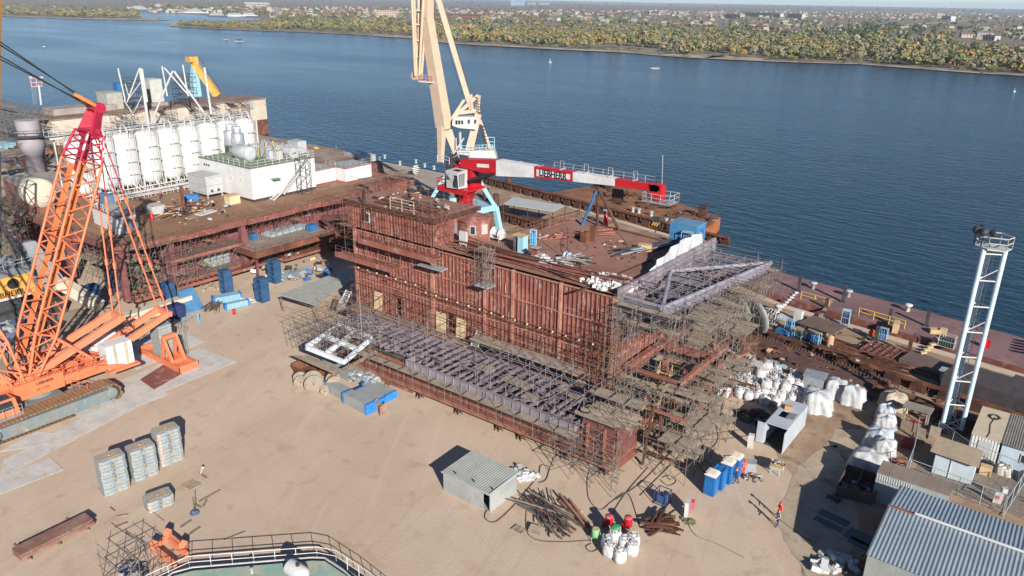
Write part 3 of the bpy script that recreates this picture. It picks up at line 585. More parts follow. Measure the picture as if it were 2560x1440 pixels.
for lb,q0,q1 in (('small white stair leaning on the left end of the grillage',(855,762),(868,738)),('small grey stair leaning on the grillage by the board panels',(1185,868),(1205,850))):
    a=G(*q0,4.8); b=a+Vector((1.5,2.0,1.6)) if 0 else a+Vector((-.2,1.5,1.5)); T=thing('access_stair',lb,'stair',a); m=M(); m.stairs(a,b,1.,(1,0,0),k=7,railh=0); m.build('treads',whitew,T)
# scaffolds around
SC='scaffolds round the steel modules'
scaf('boarded scaffold strip running along the front of the purple grillage',-69,-34,55.1,56.1,2.2,3.75,2.3,1.,1.5,.95,pipe,diag=.15,over=.4,out=1.3)
scaf('open pole scaffold at the far left end of the grillage',-73.5,-66,53,61,3.,6.8,1.9,1.9,1.9,.12,pipe,diag=.3,over=.9)
scaf('pole scaffold rising over the right half of the grillage',-47,-35,56.3,62.5,4.8,6.9,2.,2.,1.9,.0,ma('grey tube',(.2,.185,.21)),diag=.35,over=.5)
scaf('railing scaffold standing on the left half of the grillage',-64,-47,56.6,62,4.8,6.2,2.4,2.7,1.2,.0,ma('grey tube',(.2,.185,.21)),diag=.25,over=.5)
scaf('tube scaffold hanging on the left part of the ribbed wall',-75,-61,63.7,64.9,11.5,18.4,1.9,1.1,2.2,.0,piper,diag=.3,over=.6,out=.5)
scaf('narrow scaffold tower on the wall near the middle of the module',-52.9,-51.2,63.2,64.6,12.6,16.8,.85,.8,1.,.3,pipe,diag=.7,over=.3)
scaf('low tube scaffold along the foot of the ribbed wall',-74,-37,63.4,64.7,4.8,7.6,1.9,1.2,1.5,.02,piper,diag=.45,over=.2,out=.3)
scaf('tube scaffold around the right end of the ribbed wall',-39,-34.6,62.5,64.7,4.5,10.5,1.5,1.1,1.9,.0,piper,diag=.45,over=.6)
scaf('dense scaffold under the near right corner of the girder',-36,-29.5,55,56.4,0,4.8,1.9,1.4,1.9,.0,pipe,diag=.5,over=.7)
scaf('boarded scaffold at the right end of the grillage',-34.,-29,57,63,5.1,7.2,1.7,1.6,1.8,.5,pipe,diag=.55,over=.6,out=1.2)
scaf('wide boarded scaffold right of the ribbed module',-34.2,-26.5,63.4,72,0,6.6,1.9,1.8,1.9,.3,pipe,diag=.5,over=.7,out=1.2)
scaf('tall scaffold below the purple frame beside the white bags',-33.5,-27.5,72.5,84.5,0,9.5,2.,2.,1.9,.25,pipe,diag=.45,over=.7,out=1.)
scaf('outer low scaffold with bare poles standing on the sand',-29,-24.5,60,72,0,3.8,1.5,2.,1.9,.3,pipe,diag=.5,over=.5,out=1.2)
scaf('tangled scaffold hanging under the purple frame',-35,-28,68,86,9.6,13.4,2.4,2.6,1.9,.05,pipe,diag=.4,over=.9,out=.6)
scaf('scaffold with boards round the outer side of the purple frame',-28.6,-26.6,66,87,11.4,14.2,2.2,1.,1.5,.2,pipe,diag=.4,over=1.,out=1.2,pmat=plank)
scaf('boarded scaffold before the near side of the purple frame',-35,-28.6,63,64.8,11.2,14.6,2.1,.9,1.6,.25,pipe,diag=.4,over=1.)
scaf('rust coloured scaffold on the deckhouse roof right side',-64,-59.5,65.2,66.6,15.2,19.5,1.4,1.2,1.4,.1,piper,diag=.5,over=.5)
scaf('grey tube scaffold crowding the inside of the purple truss',-35,-29,66.5,85.5,11.5,15.,1.7,1.9,1.7,.04,ma('grey tube',(.2,.185,.21)),diag=.5,over=.8,out=.9)
scaf('pole scaffold over the white steel section',-71,-62,52,57,3.8,6.4,1.8,1.8,1.3,.0,pipe,diag=.4,over=.7)
scaf('dense low scaffold before the near right corner of the pontoon',-36,-29,54.2,55.,0,3.4,2.2,.9,1.6,.0,pipe,diag=.6,over=.8)
scaf('tall pole scaffold tower at the right corner of the ribbed wall',-35,-32.6,62,64.5,0,14,1.2,1.3,1.9,.0,pipe,diag=.6,over=.6)
# stair of boards inside the right scaffold
T=thing('scaffold_stair','timber stair climbing inside the scaffold right of the module','stair',(-30,66,0)); m=M(); m.stairs((-31.5,64,1.2),(-31.5,69,6.4),1.4,(1,0,0),k=12,railh=.9); m.build('treads',wood,T)
T=thing('right_girder','rusty red girder bracket standing inside the right scaffold','girder',(-31,74,0))
m=M(); m.box(-35,-28.5,66.,66.4,6.8,7.2); m.box(-35,-28.5,74,74.5,6.4,7.2); m.box(-35,-34.4,66.4,74,6.4,7.2); m.bar((-28.6,66,7),(-28.6,78,7),.4,.5); m.bar((-28.6,76,0),(-30.5,76,6.5),.4); m.bar((-33,72,0),(-33,72,6.4),.5); m.bar((-28,80,0),(-31,80,6),1.2,.3); m.build('beams',maroonr,T)
T=thing('trestle_beams','rusty steel trestles and beams stacked inside the scaffold below the purple truss','trestles',(-31,72,0)); m=M()
for i in range(26): x=rr(-34,-27.5); y=rr(60,84); z=rr(.5,6); m.bar((x,y,z),(x+rr(-.6,.6),y+rr(2,5),z+rr(-.2,.4)),rr(.14,.3),rr(.18,.4),i%3)
for i in range(16): x=rr(-34,-28); y=rr(60,84); m.bar((x,y,0),(x+rr(-.5,.5),y+rr(-.8,.8),rr(3,7)),.22,.22,i%3)
for i in range(20): x=rr(-34,-29); y=rr(60,82); z=rr(.5,6); m.bar((x,y,z),(x+rr(1.5,4.5),y+rr(-.4,.4),z),rr(.14,.28),.25,i%3)
m.build('beams',[rustd,maroonr,rust],T)
# ---- purple overhanging frame
trussc=ma('slate purple',(.21,.195,.24),(.15,.14,.175),.7,rough=.6)
T=thing('overhang_truss','purple grey steel frame with thick pipe braces overhanging the right end of the module','steel frame',(-32,76,14))
P=lambda px,py,z=14.4: G(px,py,z)
c0=Vector((-35.2,65.2,14.4)); c1=Vector((-30.8,65.2,14.4)); c2=Vector((-27.6,86,14.4)); c3=Vector((-35.2,86.5,14.4))
m=M()
for a,b in ((c0,c1),(c1,c2),(c2,c3),((c0+c3)/2,(c1+c2)/2),(c0.lerp(c3,.25),c1.lerp(c2,.22)),(c0.lerp(c3,.78),c1.lerp(c2,.8))):
    m.bar(a+_z*.3,b+_z*.3,.34,.08); m.bar(a-_z*.05,b-_z*.05,.08,.6); m.bar(a-_z*.4,b-_z*.4,.34,.08)
m.build('main_beams',trussc,T)
m=M()
for a,b,r in ((c0.lerp(c3,.5),c2,.24),(c0.lerp(c3,.5),c1,.24),(c1,c2,.26),(c0+_z*.2,c1+_z*.1,.2)): m.tube(a+_z*.5,b+_z*.5,r*.95,10)
for a,b in ((c1,(-35.3,66,10)),(c1.lerp(c2,.5),(-35.3,76,10)),(c2,(-35.3,86,10)),(c0.lerp(c1,.5),(-35.3,69,10))): m.tube(Vector(a)-_z*.6,b,.2,8)
m.build('pipe_braces',ma('purple pipe',(.27,.255,.31),(.2,.185,.23),1,rough=.5),T)
m=M()
for i in range(26): t_=rr(0,1); a=c0.lerp(c3,t_); b=c1.lerp(c2,min(1,max(0,t_+rr(-.12,.12)))); m.bar(a.lerp(b,rr(0,.4))-_z*rr(.5,1.8),a.lerp(b,rr(.6,1))-_z*rr(.5,1.8),.12,.14)
for i in range(14): a=c0.lerp(c1,rr(.1,.9)); b=c3.lerp(c2,rr(.1,.9)); m.bar(a.lerp(b,rr(0,.5))-_z*rr(.6,1.9),a.lerp(b,rr(.5,1))-_z*rr(.6,1.9),.12,.14)
m.build('minor_beams',ma('dark slate beams',(.12,.115,.145),(.08,.075,.1),.8),T)
m=M()
for i in range(5): y=67+i*4; m.box(-34.5,-30,y,y+rr(1.2,2.6),12.2,12.28)
m.build('plating',darks,T)
# ================================================================== LEFT STEEL MODULE
DZ=9.4; LX=-106.; WX=-109.5
T=thing('plant_module','broad dark red plant module with open rusty deck carrying the white silos','ship module',(-125,74,0))
m=M(); m.prism([(-150,49.6),(-107,49.6),(LX,54),(LX,108),(-150,108)],DZ-.25,DZ); m.build('deck',mat('rusty sand deck',(.27,.15,.085),(.2,.11,.065),.15,rough=.85,c3=(.3,.24,.17),sc3=.3,thr3=(.55,.7)),T)
m=M(); m.prism([(-150,49.3),(-106.9,49.3),(LX+.25,53.9),(LX+.25,108),(LX-.1,108),(LX-.1,54),(-107.2,49.6),(-150,49.6)],DZ-.85,DZ+.12)
for y,l in ((58,7),(70,9),(85,6)): m.box(LX+.25,LX+.7,y,y+l,DZ-.8,DZ+.05)
m.build('deck_edge_beam',ma('faded red edge',(.2,.075,.06),(.14,.055,.045),.6,c3=(.3,.14,.1),sc3=2),T)
m=M(); m.box(WX-.3,WX,57,100,1.3,DZ-.25); m.box(-148,-147.7,52,100,1.3,DZ-.25); m.box(-147.7,WX-.3,99.7,100,1.3,DZ-.25); m.box(-147.7,-118,56,56.3,1.3,DZ-.25); m.build('wall',ma('plum wall',(.2,.07,.085),(.14,.048,.06),.5,c3=(.27,.12,.13),sc3=1.2),T)
m=M(); y=57.6
while y<99: m.box(WX,WX+.07,y,y+.06,1.35,DZ-.3); y+=1.1
m.build('wall_seams',ma('plum ribs',(.17,.06,.07)),T)
m=M(); m.box(WX,WX+.12,64,68.6,1.7,4.6); m.box(WX,WX+.12,84.5,85.4,6.3,8.4) ; m.box(-118,-114,56.2,56.35,1.5,4.4); m.build('grey_panels',galv,T)
m=M(); 
for y,z0,z1 in ((72.6,5.4,8.),(62,5.3,8.2),(77.5,5.6,7.6)): m.box(WX,WX+.06,y,y+.8,z0,z1)
m.build('openings',black,T)
m=M()
for x,y in ((-107.6,50.3),(-107,57.5),(-106.5,69.5),(-124,50.3),(-140,50.3),(-107,96)): m.box(x-.45,x+.45,y-.4,y+.4,1.,DZ-.85)
m.bar((-107.4,50.4,DZ-1),(-107,56,5.5),.5); m.bar((-107,57.3,1.2),(-107.,51,5),.4); m.box(-103,-102.7,69,69.3,1,5)
m.build('columns',ma('plum column',(.2,.075,.08),(.14,.05,.05),.8),T)
def gallery(z,x0,x1,y0,y1,mt=maroonr,h=.35,grat=True):
    m=M(); m.box(x1-.15,x1,y0,y1,z-h,z+.1); m.box(x0,x0+.1,y0,y1,z-h,z+.05)
    y=y0
    while y<y1: m.box(x0+.1,x1-.15,y,y+.12,z-h+.1,z-.02); y+=.9
    m.build('gallery_beam',mt,T)
    if grat: m=M(); m.box(x0+.1,x1-.15,y0,y1,z,z+.05); m.build('gallery_boards',ma('gallery grating',(.22,.19,.17),(.16,.14,.13),1,stripe=('Y',.5,(.09,.07,.06),.3)),T)
    m=M(); m.rail([(x1-.05,y0,z+.1),(x1-.05,y1,z+.1)],1.1,1.7,.03,rows=(1,.6,.3)); m.build('gallery_rail',piper,T)
gallery(5.6,WX,-106.2,57,69.5); gallery(1.5,WX,-105.6,50.2,76,grat=False); gallery(1.8,WX,-107,57,69); gallery(1.3,WX,-105,76,100,grat=False)
m=M(); m.box(WX+.02,-101.6,68.3,84,4.9,5.05); m.build('balcony_floor',ma('balcony steel',(.23,.19,.17),(.3,.24,.2),.6),T)
m=M(); m.box(-101.75,-101.5,68.2,84.2,4.2,5.25); m.box(WX,-101.75,68.1,68.35,4.3,5.2); m.bar((-102,69,4.2),(-107,69,1),.5); m.bar((-102,83,4.2),(-107,83,1),.5); m.build('balcony_edge',rust,T)
m=M(); m.rail([(WX,68.3,5.1),(-101.6,68.3,5.1),(-101.6,84,5.1)],1.1,1.5,.03); m.build('balcony_rail',piper,T)
m=M(); m.rail([(LX,54,DZ),(LX,88,DZ)],1.1,1.8,.03); m.rail([(-150,49.5,DZ),(-107,49.5,DZ),(LX,54,DZ)],1.1,1.8,.03); m.build('railing',piper,T)
LS='scaffolds round the steel modules'
scaf('scaffold packed under the deck at the left corner of the plant module',-122,-109.5,50.5,56,1,8.6,2,1.8,1.9,.5,pipe,diag=.4)
scaf('rust coloured bar scaffold on the mid gallery of the plant module',-109,-106.6,58.5,67,5.7,8.4,1.5,1.2,1.3,.1,piper,diag=.5,over=.4)
scaf('tube scaffold before the grey panel of the plant module',-108.5,-106.5,61,75,1.8,5.,2,1.2,1.6,.4,pipe,diag=.4)
scaf('dark scaffold filling the gap between the two modules',-108,-98,86,98,0,9.5,2.2,2.4,2.2,.3,piper,diag=.5,over=1.)
scaf('sloping dark scaffold at the far left under the cream tank',-150,-136,46,50,1,8.,2,1.5,2.,.5,pipe,diag=.4,over=1.2)
scaf('weathered scaffold wrapped round the tall grey stack',-176,-168,60,72,3,15,3,3,2.2,.55,pipe,diag=.5,over=1.5)
scaf('tall brown scaffold left of the white silos',-150,-142,62,74,9.4,19,2,2.4,2,.4,piper,diag=.5,over=.6)
scaf('scaffold of rusty tubes standing along the red upper gallery wall',-109.2,-106.3,70,84,5.2,8.9,1.8,1.4,1.7,.15,piper,diag=.5,over=.4)
scaf('scaffold hung under the near edge of the plant deck',-109,-105.5,50.5,60,1.6,9.,1.6,1.6,1.8,.35,pipe,diag=.6,over=.8)
scaf('rust brown scaffold rising above the gap between the modules',-107,-101,93,104,4,11.5,1.8,1.8,1.9,.25,piper,diag=.5,over=.8)
scaf('scaffold around the dark red block under the cream tank',-150,-133,48.5,52.5,6,11,2,1.6,1.8,.4,pipe,diag=.5,over=.9)
scaf('scaffold on the far edge of the plant deck behind the silos',-149,-144,76,99,9.4,17.5,2.4,2.4,2.1,.3,pipe,diag=.5,over=.7)
sticks('deck_steel','rusty bars and tubes scattered along the left deck behind the white skip','steel bars',(-118,66,DZ+.02),9,7,30,[rustd,piper,wood],1.4,301,.07,.2,.4)
T=thing('gap_bracket','rusty triangular bracket between the plant module and the long module','bracket',(-104,88,3))
m=M(); m.bar((-106,85,6.5),(-98,90,7.5),.5,.7); m.bar((-106,85,6.4),(-101,88,2.),.4); m.bar((-98,90,7.3),(-101,88,2.),.35); m.build('bars',rustd,T)
m=M(); m.hexa([(-104,96,8.8),(-100,97,8.8),(-100,100,8.8),(-104,99,8.8),(-105.5,95,11),(-99.5,96,11.6),(-99.5,100,11.6),(-105.5,99,11)]); tag(m.build('red_hopper',maroon),'dark red hopper box above the gap between the two modules','hopper')
bwhite=ma('bright white paint',(.62,.625,.63),(.56,.565,.57),.4,rough=.45,c3=(.5,.49,.46),sc3=1.2,thr3=(.6,.8))
# silos -------------------------------------------------------------
def silo(loc,label,first):
    t=thing('white_silo',label,'silo',loc,'row of tall white silos',local=True); n=24; r=1.95
    m=M(); m.lathe((0,0,0),[(.5,.9),(1.2,1.1),(1.8,1.6),(r,2.3),(r,9.7),(r-.15,9.9),(r*.75,10.25),(.4,10.5)],28); m.build('shell',bwhite,t,org=(0,0,0))
    m=M(); m.lathe((0,0,0),[(r+.07,9.65),(r+.07,9.8)],28,0); 
    for k in range(6): a=k*1.047+.3; m.tube((1.55*math.cos(a),1.55*math.sin(a),0),(1.55*math.cos(a),1.55*math.sin(a),2.1),.13,6)
    m.lathe((0,0,0),[(r+.04,2.2),(r+.04,2.3)],28); m.build('skirt_ring',whitew,t,org=(0,0,0))
    m=M(); p=[]
    m.ladder((r+.25,.5,1.5),(r+.25,.5,11),.5,(0,1,0)); 
    for z in (3.4,5.6,7.8):
        for dy in (-.9,0,.9): pass
        m.box(r-.1,r+.5,-.9,1.2,z,z+.07)
    for yy in (-.9,-.45,.95): m.tube((r+.35,yy,1.2),(r+.35,yy,10.2),.05,5)
    m.rail([(r*.9*math.cos(a),r*.9*math.sin(a),10.) for a in [k*.5236 for k in range(13)]],1.,1.6,.03); m.build('ladder_and_rail',white,t,org=(0,0,0))
    m=M(); c=[(r+.25-1.2+1.2*math.cos(a),-.2,10.6+1.3*math.sin(a)) for a in [k*math.pi/8 for k in range(9)]]; m.path([(r+.25,-.2,1)]+c+[(r-2.15,-.2,9.9)],.13,8)
    m.tube((.9,r+.3,.5),(.9,r+.3,9.9),.16,8); m.build('vent_pipe',white,t,org=(0,0,0)); return t
ys=[59.9,63.9,67.9,72,76.1,80.1,84.3,88.4,92.5]
names=['leftmost white silo, half hidden by the red crane mast','white silo just right of the red mast head','third white silo counted from the red mast','white silo with a dark crane shadow near its foot','fifth white silo, near the middle of the row','sixth white silo, behind the drain pipes','white silo right behind the left silver silencer','white silo between the two silver silencers','rightmost white silo beside the cream hull']
s0=None
for i,(y,nm) in enumerate(zip(ys,names)):
    if s0 is None: s0=silo((-137.5,y+.3,DZ),nm,1)
    else: dup(s0,loc=(-137.5,y+.3,DZ),label=nm)
T=thing('silo_gangway','long white gangway with handrails running behind the silo tops','gangway',(-140.5,76,19))
m=M(); m.box(-141.4,-139.6,57,95,20.,20.15); m.box(-139.75,-139.6,57,95,19.8,20.35); m.build('walkway',greyst,T)
m=M(); m.rail([(-139.6,57,20.2),(-139.6,95,20.2)],1.1,1.5,.035); m.rail([(-141.4,57,20.2),(-141.4,95,20.2)],1.1,1.5,.035); m.box(-139.6,-139.5,57,95,19.7,20.0); m.build('railing',white,T)
m=M(); 
for y in range(58,96,6): m.tube((-140.5,y,DZ),(-140.5,y,20),.14,6)
m.build('posts',whitew,T)
T=thing('pipe_manifold','tangle of white pipes along the feet of the silos','pipework',(-132,74,DZ)); m=M()
for i,(x,z) in enumerate(((-133.2,.5),(-132.6,.9),(-132.,.5),(-131.4,.4),(-133.,1.5),(-131.2,1.1))): m.tube((x,58+rr(0,3),DZ+z),(x,93-rr(0,8),DZ+z),.11,6)
for i in range(34): y=59+i; x=rr(-134,-131.5); m.tube((x,y,DZ),(x,y,DZ+rr(.8,2.)),.07,5); m.tube((-134.4,y,DZ+rr(.5,2.4)),(-131.5,y+rr(-.6,.6),DZ+rr(.3,1.2)),.08,5)
for i in range(16): y=60+i*2.1; m.rail([(-131,y,DZ),(-131,y+1.6,DZ)],.8,1.,.05,rows=(1,))
m.build('pipes',white,T)
# white engine house with rail, stairs, roof equipment
X0,X1,YA,YB2,HZ2=-129.5,-114,77.3,90.8,15.2
T=thing('white_engine_house','large white plant building with railed green roof and outside stair on the left deck','deckhouse',(-121,84,DZ))
m=M(); m.box(X0,X1,YA,YB2,DZ+.5,HZ2); m.build('wall',bwhite,T); m=M(); m.box(X0+.2,X1-.2,YA+.2,YB2-.2,DZ,DZ+.5); m.build('plinth',darks,T)
m=M(); m.box(X0-.1,X1+.1,YA-.1,YB2+.1,HZ2,HZ2+.12); m.build('roof',ma('green roof',(.13,.2,.11),(.2,.22,.17),.5),T)
m=M(); m.rail([(X0,YA,HZ2+.1),(X1,YA,HZ2+.1),(X1,YB2,HZ2+.1),(X0,YB2,HZ2+.1)],1.15,1.5,.045,rows=(1,.6,.2)); m.build('railing',whitew,T)
m=M(); m.stairs((-113.4,82.8,DZ+.6),(-113.4,88.6,HZ2),.9,(1,0,0),k=18); m.stairs((-113.2,80.3,DZ),(-113.2,82.2,DZ+1.),.9,(1,0,0),k=5); m.build('stair',white,T)
m=M(); m.box(-113.9,-112.8,81,82.5,12.9,12.97); m.build('green_canopy',ma('green canopy',(.1,.3,.1)),T)
m=M(); 
for y,z in ((79,14.),(79.6,13.),(78.2,11.),(86,11.3),(82,11.5)): m.box(X1,X1+.12,y,y+.3,z,z+.3)
for x in (-117,-120,-123.5): 
    m.box(x,x+.35,YA-.12,YA,12.8,13.2); m.box(x,x+.25,YA-.12,YA,14.2,14.5)
for x in (-127.8,-127.1,-126.4): m.lathe((x,YA-.05,14.2),[(.22,-.03),(.22,.03)],10,1,'Y')
m.build('vents',[whitew,darks],T)
T=thing('stair_tower','narrow black lattice stair tower against the white plant building','tower',(-112.6,87,DZ)); m=M()
A_=[(-113.6,86.2),(-112.2,86.2),(-112.2,88.4),(-113.6,88.4)]; m.lattice([(*p,DZ) for p in A_],[(*p,HZ2+.6) for p in A_],5,.06,.04); m.build('frame',darks,T)
T=thing('bolted_cabinet','grey bolted machine cabinet on short legs left of the white plant building','cabinet',(-125,76,DZ)); m=M(); m.box(-127.5,-122,73.6,76.8,DZ+.7,DZ+3.9); m.build('body',ma('light grey casing',(.42,.43,.44),(.36,.37,.38),1),T)
m=M(); 
for x in (-127.3,-122.2):
    for y in (73.8,76.6): m.box(x-.12,x+.12,y-.12,y+.12,DZ,DZ+.7)
m.build('legs',greyst,T); m=M()
for i in range(9):
    for z in (1.,2.2,3.6): m.box(-127.3+i*.62,-127.2+i*.62,73.55,73.6,DZ+z,DZ+z+.1); m.box(-122,-121.95,73.8+i*.35,73.88+i*.35,DZ+z,DZ+z+.1)
for y in (74.6,75.9): m.lathe((-121.97,y,DZ+1.3),[(.25,-.02),(.25,.03)],12,ax='X')
m.build('bolts',darks,T)
for i,(x,y,lb) in enumerate(((-131,85.2,'left silver exhaust silencer standing before the silos'),(-127.5,84.4,'right silver exhaust silencer above the white plant building'))):
    T=thing('exhaust_silencer',lb,'silencer',(x,y,HZ2 if x>X0 else DZ),'silver exhaust silencers'); m=M(); z=HZ2-.4; m.lathe((x,y,z),[(.45,0),(.5,1.3),(1.15,1.5),(1.2,1.6),(1.2,4.),(1.1,4.15),(.75,4.2),(.72,5.)],20); m.build('drum',silver,T)
    m=M(); m.lathe((x,y,z+5),[(.75,0),(.75,.35)],16); m.tube((x,y,DZ),(x,y,z),.4,10); m.build('collar',white,T)
T=thing('roof_tank','pale grey horizontal tank on the roof of the white plant building','tank',(-119.5,80.5,HZ2)); m=M(); m.lathe((-120.5,80.8,HZ2+1.5),[(.6,-2.3),(1.2,-2.1),(1.3,-1.9),(1.3,1.9),(1.2,2.1),(.6,2.3)],20,ax='X'); m.build('shell',ma('grey tank',(.42,.45,.47)),T); m=M(); m.box(-122,-121.6,79.8,81.8,HZ2+.12,HZ2+.6); m.box(-119.4,-119,79.8,81.8,HZ2+.12,HZ2+.6); m.build('saddles',greyst,T)
T=thing('roof_pipework','grey machinery and yellow piping crowding the right half of the white plant roof','machinery',(-119,86.5,HZ2)); m=M()
for i in range(44): x=rr(-127,-115.5); y=rr(83.5,90); m.tube((x,y,HZ2+.15),(x,y,HZ2+rr(.8,2.6)),.06,5,rr(0,1)<.2); m.tube((x,y,HZ2+rr(.6,2.4)),(x+rr(-1.5,1.5),y+rr(-1.5,1.5),HZ2+rr(.6,2.4)),.08,5)
m.build('pipes',[greyst,yel],T); m=M()
for i in range(7): x=rr(-126,-116); y=rr(84,89); m.cb((x,y,HZ2+.9),(rr(.8,1.6),rr(.8,1.6),1.5))
m.lathe((-116.5,87.5,HZ2+1.2),[(.9,-.9),(.9,.9)],16,ax='X'); m.build('casings',ma('light grey casing',(.42,.43,.44)),T)
m=M(); m.box(-132,-127,91.5,95,DZ,DZ+6.2); tag(m.build('grey_machine_box',greyst),'grey machine box standing behind the white plant building by the water','machine box')
m=M(); m.box(-123,-120.,92,94,15.,17.2); m.box(-122.8,-122.5,92.3,92.6,DZ,15.); m.box(-120.5,-120.2,92.3,92.6,DZ,15); tag(m.build('grey_cabin',ma('cabin grey',(.4,.42,.44))),'small grey cabin on posts beyond the white plant roof','cabin')
ct=None
for i,(x,y,lb) in enumerate(((-119.5,95.2,'rear white container with red edges and roof rail right of the plant building'),(-116.5,100.,'front white container with red edges and roof rail near the deckhouse'))):
    T=thing('white_container',lb,'container',(x,y,DZ),'white containers on the left deck'); L2=2.4 if i==0 else 2.1
    a0,a1,b0,b1=x-3,x+3 if i==0 else x+2.6,y-L2,y+ (L2 if i==0 else 4.5)
    m=M(); m.box(a0,a1,b0,b1,DZ+.15,DZ+2.6); 
    yy=b0+.3
    while yy<b1: m.box(a1,a1+.04,yy,yy+.16,DZ+.2,DZ+2.5); yy+=.42
    m.build('body',bwhite,T); m=M(); m.box(a0-.03,a1+.06,b0-.03,b1+.03,DZ+2.6,DZ+2.7); m.box(a0-.03,a1+.06,b0-.03,b1+.03,DZ+.02,DZ+.15); m.build('edge_frame',redp,T)
    m=M(); m.box(a0+.1,a1-.1,b0+.1,b1-.1,DZ+2.71,DZ+2.76); m.build('roof',ma('grey green roof',(.3,.34,.32)),T); m=M(); m.rail([(a0,b0,DZ+2.7),(a1,b0,DZ+2.7),(a1,b1,DZ+2.7)],1.1,1.3,.035); m.build('railing',greyst,T)
# deck items
T=thing('white_cabin','small white cabin with red roof edge at the near corner of the left deck','cabin',(-116.5,54.5,DZ)); m=M(); m.prism([(-121.5,53.8),(-112.3,52.9),(-112.8,56),(-121.8,57)],DZ+.05,12.); m.build('wall',bwhite,T); m=M(); m.prism([(-121.5,53.7),(-112.2,52.8),(-112.7,56.1),(-121.9,57.1)],12.,12.12); m.build('roof_edge',redp,T); m=M(); m.prism([(-121.3,53.9),(-112.5,53.1),(-112.9,55.9),(-121.6,56.9)],12.12,12.16); m.build('roof',ma('pale roof',(.4,.38,.35)),T); m=M(); m.rail([(-121.5,53.8,12.12),(-112.3,52.9,12.12),(-112.8,56,12.12)],1.,1.2,.035); m.build('railing',whitew,T); m=M(); m.slab([(-112.15,54,9.7),(-112.3,56,9.7),(-112.35,55.9,11.4),(-112.15,54,11.5)],.05); m.build('canvas_cover',ma('grey canvas',(.13,.15,.19)),T)
m=M(); m.hexa([(-126.3,56.8,DZ),(-122.5,56.8,DZ),(-122.5,58.2,DZ),(-126.3,58.2,DZ),(-126.,57,12.9),(-122.7,57,12.9),(-122.7,58,12.9),(-126,58,12.9)]); tag(m.build('blue_sheeted_stack',ma('blue sheet',(.06,.15,.28),(.09,.2,.34),3)),'tall blue sheeted stack behind the small white cabin','sheeted stack')
T=thing('white_skip','white open skip standing on the rusty left deck','skip',(-115,62,DZ)); q=G(388,535,DZ); m=M(); m.hexa([q+Vector(v) for v in ((-1,-.8,0.1),(1,-.8,.1),(1,.8,.1),(-1,.8,.1),(-1.3,-1.2,1.5),(1.3,-1.2,1.5),(1.3,1.2,1.5),(-1.3,1.2,1.5))]); m.build('tub',whitew,T); m=M(); m.hexa([q+Vector(v) for v in ((-1.15,-1.05,1.45),(1.15,-1.05,1.45),(1.15,1.05,1.45),(-1.15,1.05,1.45),(-1.15,-1.05,1.51),(1.15,-1.05,1.51),(1.15,1.05,1.51),(-1.15,1.05,1.51))]); m.build('contents',ma('dusty fill',(.45,.4,.33)),T)
m=M(); q=G(381,550,DZ); m.lathe(q,[(.28,0),(.28,.9),(.15,1.)],10); tag(m.build('red_drum',redp),'small red drum before the white skip on the left deck','drum')
m=M(); q=G(480,503,DZ); m.cb(q+Vector((0,0,.6)),(2.4,1.1,1.2),.9); m.cb(q+Vector((-.6,-1.,.5)),(.5,1,1.),.9); tag(m.build('blue_crates',blue),'blue crates on the left deck before the silo pipes','crate')
T=thing('timber_case','pale plywood case beside the bolted grey cabinet','case',(-120.5,76,DZ)); q=G(582,508,DZ); m=M(); m.cb(q+Vector((0,0,.7)),(1.6,2.,1.4)); m.build('body',ply,T); m=M(); m.cb(q+Vector((0,0,1.47)),(1.8,2.2,.12)); m.build('lid',wood,T)
T=thing('davit_post','rusty post with a grey cap and small stage on the left deck','post',(-117,64,DZ)); q=G(462,535,DZ); m=M(); m.box(q.x-.2,q.x+.2,q.y-.2,q.y+.2,DZ,DZ+4.6); m.build('post',rust,T); m=M(); m.cb(q+Vector((0,0,.3)),(2.,1.2,.15)); m.rail([q+Vector((-1,-.6,.3)),q+Vector((1,-.6,.3)),q+Vector((1,.6,.3))],1.,1.,.04); m.build('stage',darks,T)
m=M(); m.cb(G(515,533,DZ)+Vector((0,0,.12)),(1.5,3.4,.2),.2); tag(m.build('pipe_bundle',ma('pale bundle',(.5,.5,.52))),'pale wrapped pipe bundle near the edge of the left deck','bundle')
m=M(); q=G(690,580,5.1); 
for i in range(9): m.cb((q.x-2.2+i*.5,q.y+1.5,5.25+.0*i),(.32,8.,.35))
m.cb((q.x,q.y+1,5.5),(3.,5.,.2),.2); tag(m.build('plank_stack',ma('galvanised planks',(.3,.36,.4),(.24,.29,.33),2)),'stack of pale galvanised scaffold planks on the red balcony','planks')
m=M(); q=G(635,600,5.1); m.cb(q+_z*.6,(1.,1.,1.1)); m.cb(G(780,575,5.1)+_z*.5,(1.2,1.6,1.)); tag(m.build('blue_drums',blue),'blue boxes at both ends of the red balcony','box')
# blue stillages under the module
def stillage(loc,label,rz=0.):
    t=thing('blue_stillage',label,'support tower',loc,'blue support towers under the left module',rz=rz); m=M()
    for a in (-.75,.75): m.box(a-.12,a+.12,-.7,.7,0,3.6)
    for z in (0,.9,1.8,2.7,3.45): m.box(-.62,.62,-.68,.68,z,z+.28); m.box(-.9,-.88,-.2,.2,z,z+.3)
    m.build('frame',ma('stillage blue',(.03,.085,.19),(.02,.06,.13),1),t); return t
for q,lb in (((657,752),'blue support tower under the red balcony column'),((568,732),'blue support tower left of the balcony column'),((240,772),'blue support tower in the shade below the left scaffold'),((688,705),'blue support tower beyond the balcony column'),((425,765),'short blue support tower by the crane arm'),((285,730),'distant blue support tower seen between the orange pendants')): stillage(G(*q),lb,rr(-.1,.1))
T=thing('blue_boxes','pair of pale blue slatted boxes with bright blue ends on the sand','box',G(575,760),'pale blue slatted boxes')
